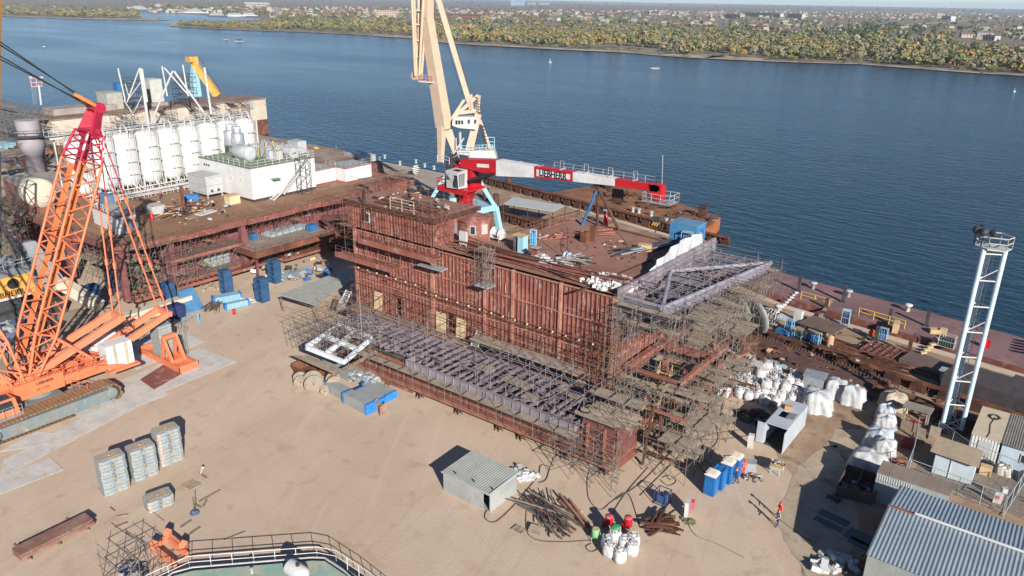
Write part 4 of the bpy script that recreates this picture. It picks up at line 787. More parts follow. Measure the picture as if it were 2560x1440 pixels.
def slatbox(c,l,w_,h,rz,label,grp='slatted pallet boxes on the sand',body=None):
    t=thing('slatted_box',label,'box',c,grp,rz=rz); m=M(); m.box(-l/2+.3,l/2-.3,-w_/2,w_/2,.08,h); m.build('body',body or ma('pale blue slats',(.25,.42,.52),(.18,.34,.44),2,stripe=('X',.3,(.12,.26,.36),.2)),t)
    m=M(); m.box(-l/2,-l/2+.3,-w_/2-.03,w_/2+.03,.05,h+.02); m.box(l/2-.3,l/2,-w_/2-.03,w_/2+.03,.05,h+.02); m.build('end_wrap',bblue,t); return t
bpy.data.objects.remove(T); 
slatbox(G(568,752),4.2,1.5,1.,math.radians(70),'larger slatted pale blue box with bright blue ends under the balcony'); slatbox(G(592,768),3.6,.9,.9,math.radians(75),'smaller slatted pale blue box in front of the larger one')
T=thing('blue_skip','leaning blue sheet steel panels beside the red gallery','panel',G(480,775)); q=T.location; m=M(); m.hexa([q+Vector(v) for v in ((-1.2,-1.4,0),(.6,-1.4,0),(.9,1.5,0),(-1.2,1.8,0),(-1.6,-1.,2.9),(-1.2,-1.,2.9),(-1.2,1.3,2.9),(-1.6,1.3,2.9))]); m.build('panel',ma('mid blue sheet',(.05,.17,.33),stripe=('Y',.8,(.03,.1,.22),.06)),T)
m=M(); m.cb(G(436,795)+_z*.95,(1.6,2.6,1.9),.1); tag(m.build('navy_box',navy),'dark navy steel box beside the end of the orange crane arm','box')
sticks('tube_pile','pile of loose scaffold tubes on the sand beside the leaning blue panels','tube pile',G(535,770),4.,1.8,30,[pipe,piper],2.2,21,.05,.6,.2)
sticks('steel_bars','short stack of grey steel bars beside the navy box','steel bars',G(465,800),2.6,1.4,14,[greyst],1.9,22,.06,.3,.1)
sticks('plank_piles','galvanised planks lying on the sand under the red gallery','planks',G(520,712),5,2.2,16,[ma('galvanised planks',(.3,.36,.4)),wood],2.6,23,.12,.2,.06,True)
sticks('grey_planks','stacked grey planks lying beyond the blue support towers','planks',G(735,690),5,3.,26,[ma('galvanised planks',(.3,.36,.4)),galv],2.2,24,.13,.6,.06,True)
m=M(); m.lathe(G(586,786),[(.22,0),(.25,.75),(.24,.76)],10); tag(m.build('red_bin',redp),'small red bin alone on the sand before the pale blue boxes','bin')
m=M(); m.lathe(G(497,805),[(.16,0),(.16,1.2),(.06,1.4)],8); tag(m.build('blue_bottle',ma('light blue bottle',(.08,.33,.6))),'single light blue gas bottle standing by the wooden frame','gas bottle')
litter('crumpled_sheet','crumpled white sheet on the sand beside the slatted boxes','sheet',G(622,752),1.,12,[tarp],(.4,.9),.25,31)
# open shelter between the modules
T=thing('open_shelter','grey flat roofed open shelter between the two modules','shelter',(-87,70,0)); m=M(); m.slab([G(697,738,2.5),G(790,765,2.5),G(880,700,2.5),G(868,672,2.5)],.08); m.build('roof',ma('grey sheet roof',(.36,.36,.33),(.3,.31,.29),.8,stripe=('Y',1.2,(.26,.26,.24),.03)),T); m=M()
for q in ((702,738),(788,763),(868,676)): g=G(*q,2.5); m.tube((g.x,g.y,0),(g.x,g.y,2.5),.05,5); m.tube((g.x+.5,g.y,0),(g.x,g.y,2.4),.04,5)
m.build('posts',pipe,T)
# grey exhaust stack, cream tank and maroon block, far left
c=G(95,440,8); T=thing('grey_stack','thick grey vertical cylinder with capped top standing left of the silos','stack',(c.x,c.y,4)); ztop=HT(300,c); m=M(); m.lathe((c.x,c.y,0),[(1.9,4),(1.9,ztop-7),(1.95,ztop-7),(2.4,ztop-4.6),(2.45,ztop-3)],24); m.lathe((c.x,c.y,0),[(2.1,ztop-2.9),(2.2,ztop)],24); m.build('shell',ma('lilac grey steel',(.32,.3,.33),(.27,.25,.28),.6),T)
m=M(); m.lathe((c.x,c.y,ztop-3),[(3.6,0),(3.6,.12)],20); m.rail([(c.x+3.5*math.cos(a),c.y+3.5*math.sin(a),ztop-2.9) for a in [k*.6283 for k in range(11)]],1.2,1.6,.05); m.build('platform',darks,T)
T=thing('tank_block','dark red block with grey roof under the grey stack','block',(-142,54,6)); m=M(); m.prism([(-160,56),(-135.5,53.3),(-136,60),(-158,64)],6,10.6); m.build('wall',maroon,T); m=M(); m.prism([(-160.2,55.8),(-135.3,53.1),(-135.8,60.2),(-158.2,64.2)],10.6,10.75); m.build('roof',ma('dusty grey roof',(.36,.31,.28),(.28,.24,.22),.4),T)
c=PX(105,485,-134); T=thing('cream_tank','short fat cream horizontal tank before the dark red block','tank',(c.x,c.y,9)); m=M(); m.lathe(c+Vector((-1.6,0,0)),[(1.2,-2.2),(2.,-2.),(2.35,-1.6),(2.35,1.3),(2.0,1.55),(.6,1.6)],28,ax='X'); m.build('shell',cream,T); m=M(); m.box(c.x-3.4,c.x-.2,c.y-1.6,c.y+1.6,c.z-3.,c.z-1.5); m.build('saddle',maroon,T)
litter('left_debris','rusty steel parts piled beyond the plant module at the far left','scrap heap',G(60,400,6),9,90,[rustd,greyst,rust,plank],(.6,2.2),.5,41)
litter('left_shadow_steel','dark steel parts and tubes under the left scaffolds','scrap heap',G(20,560,3),9,90,[rustd,darks,greyst,piper],(.5,2.),.5,42)
T=thing('blue_barge','dark blue barge moored at the far left behind the scaffolds','barge',(-215,82,-2.5)); m=M(); a=G(-60,420,1); b=G(55,400,1); c=G(45,365,1); d=G(-60,370,1); m.prism([p.xy[:] for p in (a,b,c,d)],-2.8,2.2); m.build('hull',ma('barge blue',(.04,.13,.24),(.03,.09,.17),.3),T); m=M(); m.cb(((a+b+c+d)/4)+_z*2.2,(8,5,2.2),.4); m.build('deckhouse',lblue,T)
# ---- cream module in the background
T=thing('cream_module','large weathered cream hull section with rusty foot moored behind the silos','hull section',(-245,140,-2))
m=M(); m.box(-247,-232,96,166,2.6,9.4); m.build('hull',creamw,T); m=M(); m.box(-246.8,-232.2,96.2,166.2,-3,2.6); m.build('rusty_foot',rust,T); m=M(); m.box(-247.3,-231.7,95.7,166.3,9.4,9.7); m.build('deck',ma('dusty hull deck',(.26,.19,.15),(.17,.1,.08),.15,c3=(.33,.27,.22),sc3=.3),T)
m=M(); m.box(-246,-239,100,118,9.7,11.4); m.box(-245,-238,122,134,9.7,10.6); m.build('deck_blocks',ma('grey upper plating',(.3,.26,.24),(.24,.2,.18),.4),T)
m=M(); m.box(-231.9,-231.6,158,160.6,6.6,8.9); m.build('hatch',greyst,T)
T=thing('module_platform','brown low platform with railings at the foot of the cream hull','platform',(-200,120,0)); m=M(); m.box(-228,-160,98,148,.0,1.6); m.build('deck',ma('dusty deck',(.3,.24,.19),(.22,.14,.1),.2),T); m=M(); m.rail([(-160,98,1.6),(-160,148,1.6)],1.2,2,.05); m.build('railing',piper,T)
for i,(lb,y0,y1) in enumerate((('scaffold against the left part of the cream hull',112,120),('scaffold against the middle of the cream hull',126,131),('scaffold against the cream hull below the pipe masts',137,146),('scaffold near the right end of the cream hull',150,157))): scaf(lb,-231.5,-228.5,y0,y1,1.5,9.5,2.4,1.5,2,.5,piper if i==3 else pipe,r=.06,diag=.6)
for i,(lb,y0,y1) in enumerate((('dark scaffold on the cream hull deck around the left masts',120,125),('dark scaffold on the cream hull deck around the right masts',136,142))): scaf(lb,-238,-234,y0,y1,9.6,18,2.,1.8,1.8,.35,darks,r=.06,diag=.6)
scaf('grey scaffold at the left end of the cream hull',-262,-232,90,96,1,12,4,2,2.4,.5,pipe,r=.06,diag=.5,over=2)
c=Vector((-216,130,0)); T=thing('pipe_masts','set of tall white pipe masts joined as slanted legs before the cream hull','mast frame',(-216,130,0)); m=M(); 
for a,b,r in (((295,171),(313,250),.24),((348,172),(318,255),.22),((350,170),(372,315),.42),((355,172),(368,255),.3),((405,165),(418,240),.24),((411,170),(473,240),.22),((432,177),(376,312),.3),((435,178),(510,282),.3),((457,162),(470,240),.24),((511,168),(528,285),.36),((352,205),(320,250),.14),((313,210),(322,240),.14),((310,250),(335,290),.16),((355,240),(330,290),.14)): m.tube(PV(*a,c),PV(*b,c),r,7)
m.build('masts',whitew,T)
items=[((275,245),(6,5,3.4),ma('cabin grey2',(.36,.36,.33)),'pale grey slatted cabin on the left end of the cream hull','cabin'),((380,215),(5,4,4.2),ma('pale green box',(.45,.47,.44)),'pale square tank on the deck of the cream hull','tank'),((297,225),(2.5,2,4),blue,'blue crate beside the leftmost white pipe mast','crate'),((373,240),(3,3,3),ma('tan crate',(.33,.2,.14)),'two tan crates below the pale square tank','crate')]
for q,sz,mt,lb,ct_ in items: p=PX(*q,-243); m=M(); m.box(p.x-sz[0]/2,p.x+sz[0]/2,p.y-sz[1]/2,p.y+sz[1]/2,9.7,p.z+sz[2]/2); m.box(p.x-sz[0]/2-.1,p.x+sz[0]/2+.1,p.y-sz[1]/2-.1,p.y+sz[1]/2+.1,p.z+sz[2]/2,p.z+sz[2]/2+.15); tag(m.build(ct_+'_on_hull',mt),lb,ct_)
T=thing('light_mast','short white floodlight mast with pink lamp frame at the far left','light mast',G(100,290,0)); c=T.location; m=M(); m.tube(PV(103,262,c),PV(97,212,c),.35,8); m.build('pole',white,T); m=M(); a,b,d,e=PV(76,196,c),PV(104,196,c),PV(105,216,c),PV(79,217,c)
for p,q in ((a,b),(b,d),(d,e),(e,a),(a.lerp(b,.5),e.lerp(d,.5)),(a.lerp(e,.5),b.lerp(d,.5))): m.tube(p,q,.2,5)
m.build('lamp_frame',ma('pinkish frame',(.55,.3,.32)),T); m=M()
for t_ in (0,.5,1): m.cb(a.lerp(b,t_)+_z*.4,(.9,.9,.5))
m.build('lamps',white,T); m=M(); m.ladder(PV(88,262,c),PV(83,215,c),1.2,_r0); m.build('ladder',whitew,T)
T=thing('pedestal_crane','yellow boomed deck crane on a tapered light blue post behind the cream hull','crane',(-265,165,-2)); c=Vector((-262,176,0)); m=M(); m.bar(PV(489,240,c),PV(485,160,c),3.2,3.2,0,1.6,1.6); m.build('post',lblue,T); m=M(); m.bar(PV(486,160,c),PV(545,240,c),2.2,2.,0,2.6,2.4); m.cb(PV(478,148,c),(3,3,1.8),0); m.cb(PV(486,152,c),(2,2,3)); m.build('boom',yellowp,T); m=M(); m.rail([PV(505,158,c),PV(553,235,c)],1.,1.6,.07); m.build('boom_rail',darks,T)
# ================================================================== ORANGE CRAWLER CRANE
XC=-87.
T=thing('crawler_crane','huge orange lattice crawler crane with crimson mast head at the left','crane',(XC,30,0))
OR=T
for i,(xc,lb) in enumerate(((-82.9,'near'),(-91.2,'far'))):
    m=M(); y0,y1=22.2,36.; h=2.05; w_=.95
    pr=[(y0+.2,.3),(y0+.8,.0),(y1-.8,.0),(y1-.1,.4),(y1,1.0),(y1-.3,1.75),(y1-1.2,h),(y0+1.2,h-.25),(y0+.3,h-.6),(y0,1.)]
    n_=len(pr); vs=[(xc-w_,a,b) for a,b in pr]+[(xc+w_,a,b) for a,b in pr]; m.add(vs,[(k,(k+1)%n_,n_+(k+1)%n_,n_+k) for k in range(n_)])
    tr=m.build('crawler_track',trackm,T)
    m=M()
    for a,b in zip(pr,pr[1:]+pr[:1]):
        A_=Vector((0,*a)); B_=Vector((0,*b)); k=max(1,int((B_-A_).length/.42)); nrm=Vector((0,-(B_-A_).z,(B_-A_).y)).normalized()*-1
        for q in range(k): p=A_.lerp(B_,(q+.5)/k); d=(B_-A_).normalized()*.17; m.hexa([(xc-w_-.1,*(p-d+nrm*s).yz) for s in (-.02,.1)]+[(xc+w_+.1,*(p-d+nrm*s).yz) for s in (.1,-.02)]+[(xc-w_-.1,*(p+d+nrm*s).yz) for s in (-.02,.1)]+[(xc+w_+.1,*(p+d+nrm*s).yz) for s in (.1,-.02)])
    m.build('track_pads',trackm,tr)
    m=M(); m.box(xc-w_-.12,xc+w_+.12,y0+1.4,y1-1.4,.35,1.62)
    for y in range(25,35,3): m.box(xc+w_+.12,xc+w_+.16,y,y+.12,.5,1.5); m.box(xc+w_+.12,xc+w_+.16,y+.3,y+.4,.5,1.5)
    for y in (y0+.9,y1-1.): m.lathe((xc,y,1.),[(.3,-w_-.2),(.62,-w_-.18),(.62,w_+.18),(.3,w_+.2)],18,ax='X')
    m.build('side_frame',crawl,tr)
m=M(); m.hexa([(-92,27,1.),(-82,27,1.),(-82,31.5,1.),(-92,31.5,1.),(-90,27.5,1.9),(-84,27.5,1.9),(-84,31,1.9),(-90,31,1.9)]); m.hexa([(-84.5,29.5,1.2),(-82.3,31.5,1.2),(-82.3,33.5,1.2),(-86,33.5,1.2),(-84.5,29.5,1.6),(-82.3,31.5,1.5),(-82.3,33.5,1.5),(-86,33.5,1.6)]); m.lathe((XC,29.3,1.9),[(2.,0),(2.,.35)],20); m.build('carbody',crawl,T)
m=M(); 
for x in (XC-1.5,XC+1.5): m.box(x-.25,x+.25,25.2,36.8,2.3,3.4); 
m.box(XC-1.2,XC+1.2,26,36,2.4,2.6); m.box(XC+1.5,XC+2.1,26.5,31.5,2.35,4.1); m.box(XC+1.3,XC+2.0,31.5,36.5,2.9,3.5); m.box(XC-2.,XC-1.5,26.5,33,2.35,3.9)
m.hexa([(XC-3.4,36,2.2),(XC+2.9,36,2.2),(XC+2.9,39.6,2.2),(XC-3.4,39.6,2.2),(XC-3.4,36,2.45),(XC+2.9,36,2.45),(XC+2.9,39.6,2.45),(XC-3.4,39.6,2.45)]); m.bar((XC+2.3,35,3.3),(XC+2.3,38.,2.4),.5,.5)
m.build('superstructure',orange,T)
m=M(); m.rail([(XC+2.2,27,4.1),(XC+2.2,31.5,4.1)],.8,1.3,.03); m.rail([(XC+2.3,31.5,3.5),(XC+2.3,36,3.5)],.9,1.3,.03); m.rail([(XC+2.4,32,1.9),(XC+4.4,32.8,1.9)],1.,1.,.03); m.build('handrails',oranged,T)
text('maker_letters','LIEBHERR',.42,black,T,(XC+2.115,29.6,3.65),(0,1,0),(0,0,1),.01,.01)
text('type_letters','LR 1750',.38,black,T,(XC+2.115,29.3,3.0),(0,1,0),(0,0,1),.01,.0)
m=M(); 
for x in (XC+1.3,XC-2.3):
    for k in range(9): m.box(x-.95,x+.95,36.3,39.3,2.46+k*.31,2.74+k*.31)
m.build('counterweight',ma('white slab',(.6,.62,.64),(.52,.54,.56),1),T)
m=M()
for k in range(9):
    for y in (37.1,38.4): m.box(XC+2.25,XC+2.29,y,y+.3,2.46+k*.31,2.74+k*.31)
m.build('slab_bolts',ma('tan bolt marks',(.45,.4,.28)),T)
cb_=Vector((XC+2.9,24.8,2.0)); m=M(); m.hexa([cb_+Vector(v) for v in ((-1,-1.,0),(.9,-1.1,0),(.9,1.4,0),(-1,1.4,0),(-1,-.8,1.7),(.8,-.8,1.8),(.8,1.2,1.8),(-1,1.2,1.7))]); cbo=m.build('cab',orange,T); m=M(); m.hexa([cb_+Vector(v) for v in ((.93,-.8,.7),(.96,-.8,.7),(.96,.9,.7),(.93,.9,.7),(.84,-.7,1.6),(.87,-.7,1.6),(.87,.8,1.6),(.84,.8,1.6))]); m.cb(cb_+Vector((0,.1,1.83)),(1.3,1.4,.05)); m.build('cab_window',glass,cbo); m=M(); m.rail([cb_+Vector((1.3,-1.2,.1)),cb_+Vector((1.3,1.5,.1))],1,1,.03); m.box(cb_.x-1.2,cb_.x+1.4,cb_.y-1.3,cb_.y+1.6,cb_.z-.12,cb_.z-.02); m.build('cab_step',greyst,cbo)
# mast
hb=Vector((XC,28.6,4.)); hd=PX(240,268,XC); jn=hb.lerp(hd,.80); ax_=(hd-hb).normalized(); sy=Vector((0,ax_.z,-ax_.y)); sx=Vector((1,0,0))
def sec(p,w_,d): return [p+sx*a*w_/2+sy*b*d/2 for a,b in ((-1,-1),(1,-1),(1,1),(-1,1))]
k1=hb.lerp(hd,.17); k2=hb.lerp(hd,.52)
m=M(); m.lattice(sec(hb+ax_*.5,3.4,.9),sec(k1,4.,2.2),3,.16,.09); m.lattice(sec(k1,4.,2.2),sec(k2,4.1,2.3),8,.15,.085); m.lattice(sec(k2,4.1,2.3),sec(jn,4.1,2.3),6,.15,.085); 
for p in (k2,k1): 
    q=sec(p,4.,2.25); 
    for i in range(4): m.tube(q[i],q[(i+1)%4],.1,5)
m.build('mast',orange,T)
m=M(); q0,q1=sec(hb+ax_*1.,3.2,1.6),sec(jn,3.4,2.2)
for a,b in ((0.18,3),(1,0.18)): pass
for x_,s in ((-1.6,.3),(.9,.3)): m.bar(hb+sx*x_+sy*-.2+ax_*2,jn+sx*x_+sy*-.2-ax_*.5,1.05,.12)
m.build('mast_web_plates',ma('bright orange web',(.68,.2,.06)),T)
m=M(); tp=hd-ax_*2.8; m.lattice(sec(jn,4.1,2.3),sec(tp,3.,1.6),4,.15,.085); 
for sxx in (-1,1): m.bar(tp+sx*sxx*1.3-ax_*.3,hd+sx*sxx*.7,.3,1.3,0,.3,.9)
m.bar(tp+sx*1.4,tp-sx*1.4,1.,.9); m.lathe(hd,[(.55,-1.1),(.55,1.1)],14,ax='X'); m.bar(tp+sx*.4-ax_*4,tp+sx*.4,.9,.15); m.bar(tp-sx*.9-ax_*4.4,tp-sx*.9,.8,.15)
m.build('mast_head',crim,T)
m=M(); q0,q1=sec(jn,4.12,2.32),sec(tp,3.02,1.62)
for i,(a,b) in ((1,(.35,.58)),(1,(.7,.9)),(2,(.3,.52)),(2,(.62,.85))): m.tube(q0[i].lerp(q1[i],a),q0[i].lerp(q1[i],b),.14,6)
m.build('white_bands',white,T)
m=M()
e1=PX(292,788,XC); e2=PX(408,778,XC)
for e,f in ((e1,.9),(e2,1.2)):
    for s in (-1,1):
        a=hd-ax_*1.5+sx*s*.9; b=e+sx*s*f; k=a.lerp(b,.38); m.tube(a,k,.07,5,1); m.tube(k,b,.1,5,0)
        for t_ in (.38,.55,.72,.88): c=a.lerp(b,t_); d=(b-a).normalized()*.35; m.tube(c-d,c+d,.2,5,0)
m.build('ballast_pendants',[orange,crim],T)
m=M()
for s in (-1.4,1.4): m.bar((XC+s,26.5,3.6),e1+sx*s*.8,.5,.75); m.bar((XC+s*.8,37.,3.9),e2+sx*s*.8,.55,.65)
m.bar(e1+sx*1.5,e1-sx*1.5,.5,.6); m.bar(e2+sx*1.6,e2-sx*1.6,.5,.6); m.bar(Vector((XC+1.2,31,5.2)),Vector((XC-1.2,31,5.2)),.4); m.bar((XC,30,5),(XC,41.6,7.),.18,.18); 
kk=k1+sy*.6
for s in (-1.5,1.5): m.tube(kk+sx*s*1.2,(XC+s,35.,4.2),.2,6); 
m.build('derrick_arms',ma('faded orange arm',(.66,.22,.11),(.58,.2,.11),.6),T)
m=M(); 
for i in range(60): a=Vector((XC+rr(-1.5,1.8),rr(31,37),rr(3.2,4.4))); m.tube(a,a+Vector((rr(-.8,.8),rr(-1,1),rr(-.3,.5))),rr(.04,.1),5)
for y in (33,35): m.lathe((XC,y,3.7),[(.75,-.9),(.75,-.8),(.55,-.8),(.55,.8),(.75,.8),(.75,.9)],16,ax='X')
m.build('winches_and_hoses',[oranged],T)
m=M(); 
for i in range(5):
    for a in range(10): t0=a*.63; p=Vector((XC+rr(-.4,.4),40+.7*math.cos(t0),5.7+.6*math.sin(t0))); m.tube(p,p+Vector((rr(-.8,.8),rr(-.4,.4),rr(-.3,.3))),.04,4)
m.build('hose_coil',black,T)
# main boom to the upper left, pendants to its tip
bf=Vector((XC,27.6,3.0)); tipb=Vector((XC,11.1,56.4)); bd=(tipb-bf).normalized(); by=Vector((0,bd.z,-bd.y)); be=tipb
m=M(); s1=[bf+sx*a*1.6+by*b*.4 for a,b in ((-1,-1),(1,-1),(1,1),(-1,1))]; k3=bf+bd*6; s2=[k3+sx*a*1.8+by*b*1.3 for a,b in ((-1,-1),(1,-1),(1,1),(-1,1))]; s3=[be+sx*a*1.8+by*b*1.3 for a,b in ((-1,-1),(1,-1),(1,1),(-1,1))]
m.lattice(s1,s2,3,.16,.09); m.lattice(s2,s3,18,.15,.085); m.build('main_boom',ma('faded orange arm',(.66,.22,.11)),T)
m=M(); 
for (q0,q1),s in ((((214,252),(0,104)),.7),(((196,236),(0,112)),-.7),(((215,262),(0,140)),.9),(((200,250),(0,148)),-.9)):
    a=PX(*q0,XC+s); b=PX(*q1,XC+s); b=a+(b-a).normalized()*(tipb-a).length*.98
    m.tube(a,b,.07,5)
m.build('stay_ropes',black,T)
m=M(); 
for s in (-.9,-.4,.4,.9): a=hd+sx*s; b=PX(185,235,XC+s); m.bar(a,b,.12,.35)
m.build('stay_plates',ma('bright orange web',(.68,.2,.06)),T)
# ballast tray with the slab column
T=thing('derrick_ballast','orange ballast frame on the ground carrying a tall column of pale blue slabs','ballast frame',(XC,44.5,0)); m=M()
m.box(XC-4.4,XC+4.6,43.5,45.7,.05,.3); 
for y in (43.3,45.5): m.box(XC-4.4,XC+4.6,y,y+.25,.05,.75)
m.box(XC+4.4,XC+4.7,43.3,45.7,.05,.95); m.box(XC-4.6,XC-4.3,43.3,45.7,.05,.95); m.box(XC+2.,XC+2.2,43.6,45.5,.3,.8)
for y in (43.7,45.3): m.bar((XC+2.4,y,.5),(XC+.9,y,3.6),.35,.35); m.bar((XC+.2,y,.5),(XC+.9,y,3.6),.3,.3)
m.bar((XC+.9,43.7,3.5),(XC+.9,45.3,3.5),.5); m.build('tray',orange,T)
m=M(); 
for k in range(11): m.box(XC-2.4+rr(-.03,.03),XC-.3+rr(-.03,.03),43.9,45.6+rr(-.04,.04),.35+k*.38,.69+k*.38)
m.build('slab_column',ball,T)
m=M(); m.ladder((XC+1.9,45.9,.8),(XC+1.,45.9,4.4),.5,(1,0,0)); m.rail([(XC+.4,45.8,4.4),(XC+1.8,45.8,4.4)],.8,.7,.03); m.build('ladder',darks,T)
# ================================================================== SECOND CRAWLER CRANE (left edge)
T=thing('grey_crawler_crane','dark grey crawler crane with yellow counterweight panel at the left edge','crane',(-118,38,0)); m=M()
m.box(-121,-114.6,31,41.6,3.2,7.4); m.build('body',ma('slate grey',(.16,.18,.2),(.12,.14,.15),.6),T)
fx=-114.55; m=M(); m.box(fx,fx+.12,33,41.2,3.6,6.4); m.build('yellow_panel',yellowp,T); m=M(); m.lathe((fx+.12,38.6,5.4),[(.75,0),(.75,.06)],20,ax='X'); m.build('round_vent',black,T)
text('maker_letters','LIEBHERR',1.05,black,T,(fx+.14,37.6,4.05),(0,1,0),(0,0,1),.01,.02)
m=M(); m.box(fx,fx+.14,33,41.2,3.3,3.6); m.build('white_strip',white,T)
m=M(); m.hexa([(-119,41.7,3),(-114.3,41.7,3),(-113.4,45.5,3),(-119,45.5,3),(-119,41.7,9.6),(-117.5,41.7,9.8),(-117.3,43.5,9.8),(-119,43.5,9.6)]); m.build('sloped_plate',ma('dull slate',(.2,.22,.24),(.15,.17,.18),.5),T)
m=M()
for i in range(9):
    t_=i/9; a=Vector((-117.2+2.9*(1-t_) ,41.66,9.3-t_*0)); z=9.2-i*.66; x=-117.3+i*.34; m.slab([(x+.2,41.6,z),(x+.3,41.6,z-.62),(x+1.0,41.6,z-.2)],-.05)
m.build('saw_tooth_marks',white,T)
m=M(); m.rail([(-114.6,32,7.4),(-114.6,41.5,7.4),(-120,41.5,7.4)],1.1,1.2,.05); 
for i in range(4): m.box(-120,-116,33+i*2,34+i*2,7.4,8.)
m.build('deck_rails',greyst,T)
m=M(); 
for x in (-124,-113.5): m.box(x-1,x+1,28,44,.1,2.)
m.box(-123,-114,34,39,1.,3.2); m.build('crawler_base',darks,T)
m=M(); a0=Vector((-120,38,7)); a1=PX(-30,380,-120); 
def lsec(p,w_,d): return [p+Vector((a*w_,b*d,0)) for a,b in ((-1,-1),(1,-1),(1,1),(-1,1))]
m.lattice(lsec(a0,1.2,1.),lsec(a1,1.2,1.),8,.16,.08); 
for s in (-1,1): m.bar((-116+s*1.5,41,7.6),PX(-5,545,-117),.3)
b0=Vector((-108,37,.6)); b1=Vector((-99,31.,.6)); m.lattice([b0+Vector(v) for v in ((0,0,0),(1.2,1.2,0),(1.2,1.2,1.8),(0,0,1.8))],[b1+Vector(v) for v in ((0,0,0),(1.2,1.2,0),(1.2,1.2,1.8),(0,0,1.8))],7,.12,.07); m.build('lattice_boom',darks,T)
T=thing('truck_crane_boom','cream telescopic boom housing lying behind the orange mast','boom',(-106,47,1)); m=M(); m.bar((-113,44.,4.4),(-108.,46.6,1.2),1.4,1.5); m.box(-101.5,-100.,46,56,.6,2.); m.build('housing',cream,T)
T=thing('yellow_pole','yellow lattice pole edge rising at the far left of the river view','crane boom',G(-25,300)); m=M(); c=T.location; m.bar(PV(-6,420,c),PV(-1,-60,c),1.1,1.1); m.build('pole',yellowp,T)
litter('dark_machine_parts','dark machine parts in the shade beside the grey crane','machine parts',G(60,830,0),5,50,[darks,rustd,navy,greyst],(.4,1.6),.6,51)
m=M(); m.prism([p.xy[:] for p in (G(-200,860),G(200,770),G(330,860),G(60,990),G(-200,1010))],.008,.012); struct('dusty_ground_patch',m,mat('dusty grey soil',(.27,.21,.17),(.33,.26,.2),.3,rough=.95))
# ================================================================== RED AND WHITE DECK CRANE
T=thing('deck_crane','red and white deck crane with long box boom lying above the rusty deck','crane',(-73.2,85,15)); YP=84.4
m=M(); m.lathe((-73.2,85.2,12),[(1.2,-4),(1.2,3.2),(1.5,3.6),(1.5,4.3),(1.9,4.5),(1.9,4.9)],24); m.build('pedestal',redp,T)
m=M(); m.prism([(-76.2,82.6),(-70.6,82.6),(-70.6,86.8),(-76.2,86.8)],16.9,17.25); m.box(-74.6,-71.2,84.6,86.7,17.25,20.2); m.box(-76.,-75.2,84,86.6,17.25,19.2); m.rail([(-76.2,82.6,17.25),(-74.4,82.6,17.25)],1.1,1.,.06); m.rail([(-76.2,86.8,17.25),(-76.2,82.6,17.25)],1.1,1.,.06); m.bar((-76.2,82.6,16.8),(-70.6,82.6,16.8),.3,.5); m.build('slew_platform',redp,T)
a=PY(1150,397,YP); 
tops=[(1150,398),(1240,401),(1335,416),(1432,431),(1537,447),(1640,463)]; bots=[(1150,418),(1240,440),(1335,444),(1432,454),(1537,465),(1640,480)]
cols=[redp,whitep:=ma('boom white',(.64,.64,.65)),redp,whitep,redp]
for i in range(5):
    A_=[PY(*tops[i],YP),PY(*tops[i+1],YP),PY(*bots[i+1],YP),PY(*bots[i],YP)]; w_=1.7-.14*i; w2=1.7-.14*(i+1)
    m=M(); m.hexa([A_[3],A_[2],A_[2]+Vector((0,w2,0)),A_[3]+Vector((0,w_,0)),A_[0],A_[1],A_[1]+Vector((0,w2,0)),A_[0]+Vector((0,w_,0))]); m.build('boom_section',cols[i],T)
a=PY(1341,423,YP-.03); b=PY(1425,436,YP-.03); c=PY(1425,449,YP-.03); d=PY(1341,440,YP-.03)
m=M(); m.hexa([d,c,c+Vector((0,.02,0)),d+Vector((0,.02,0)),a,b,b+Vector((0,.02,0)),a+Vector((0,.02,0))]); m.build('name_panel',whitep,T)
L_=(b-a).length; tx=(b-a).normalized(); o=text('maker_letters','LIEBHERR',1.3,black,T,(a+b+c+d)/4+Vector((0,-.05,0)),tx,(-tx.z,0,tx.x),.015,.018,sx=.8)
a=PY(1192,409,YP-.03); b=PY(1222,411,YP-.03); m=M(); m.hexa([a-_z*.5,b-_z*.5,b-_z*.5+Vector((0,.02,0)),a-_z*.5+Vector((0,.02,0)),a,b,b+Vector((0,.02,0)),a+Vector((0,.02,0))]); m.build('notice_plate',whitep,T)
m=M(); e=PY(1645,472,YP+.6); m.lathe(e+_z*.2,[(.5,-.6),(.5,.6)],14,ax='Y'); m.hexa([e+Vector(v) for v in ((-.6,-.6,-1.3),(.9,-.6,-1.3),(.9,.6,-1.3),(-.6,.6,-1.3),(-1,-.6,.5),(.7,-.6,.5),(.7,.6,.5),(-1,.6,.5))]); m.build('boom_head',redp,T)
m=M(); f=e+Vector((-1.3,-1.4,-1.5)); m.box(f.x,f.x+3.6,f.y,f.y+2.6,f.z,f.z+.08); m.rail([f,f+Vector((3.6,0,0)),f+Vector((3.6,2.6,0)),f+Vector((0,2.6,0)),f],1.1,1.1,.05); m.tube(PY(1655,460,YP+.5),PY(1657,388,YP+.5),.05,5); 
P1,P2=PY(1385,423,YP+1.4),PY(1640,462,YP+1.2); m.rail([P1+Vector((0,0,.1)),P2+Vector((0,0,.1))],.85,1.5,.035,rows=(1,.5)); 
for px_,py_ in ((1290,408),(1345,417),(1400,424),(1460,433),(1520,442),(1582,452)): q=PY(px_,py_,YP+.2); m.bar(q,q+Vector((0,1.3,0)),.14,.18); 
for px_,py_ in ((1400,424),(1460,433),(1520,442),(1582,452)): q=PY(px_,py_,YP+1.2); m.path([q,q+_z*1.2,q+_z*1.2+Vector((.6,0,0)),q+Vector((.6,0,0))],.04)
m.build('boom_rails',greyst,T)
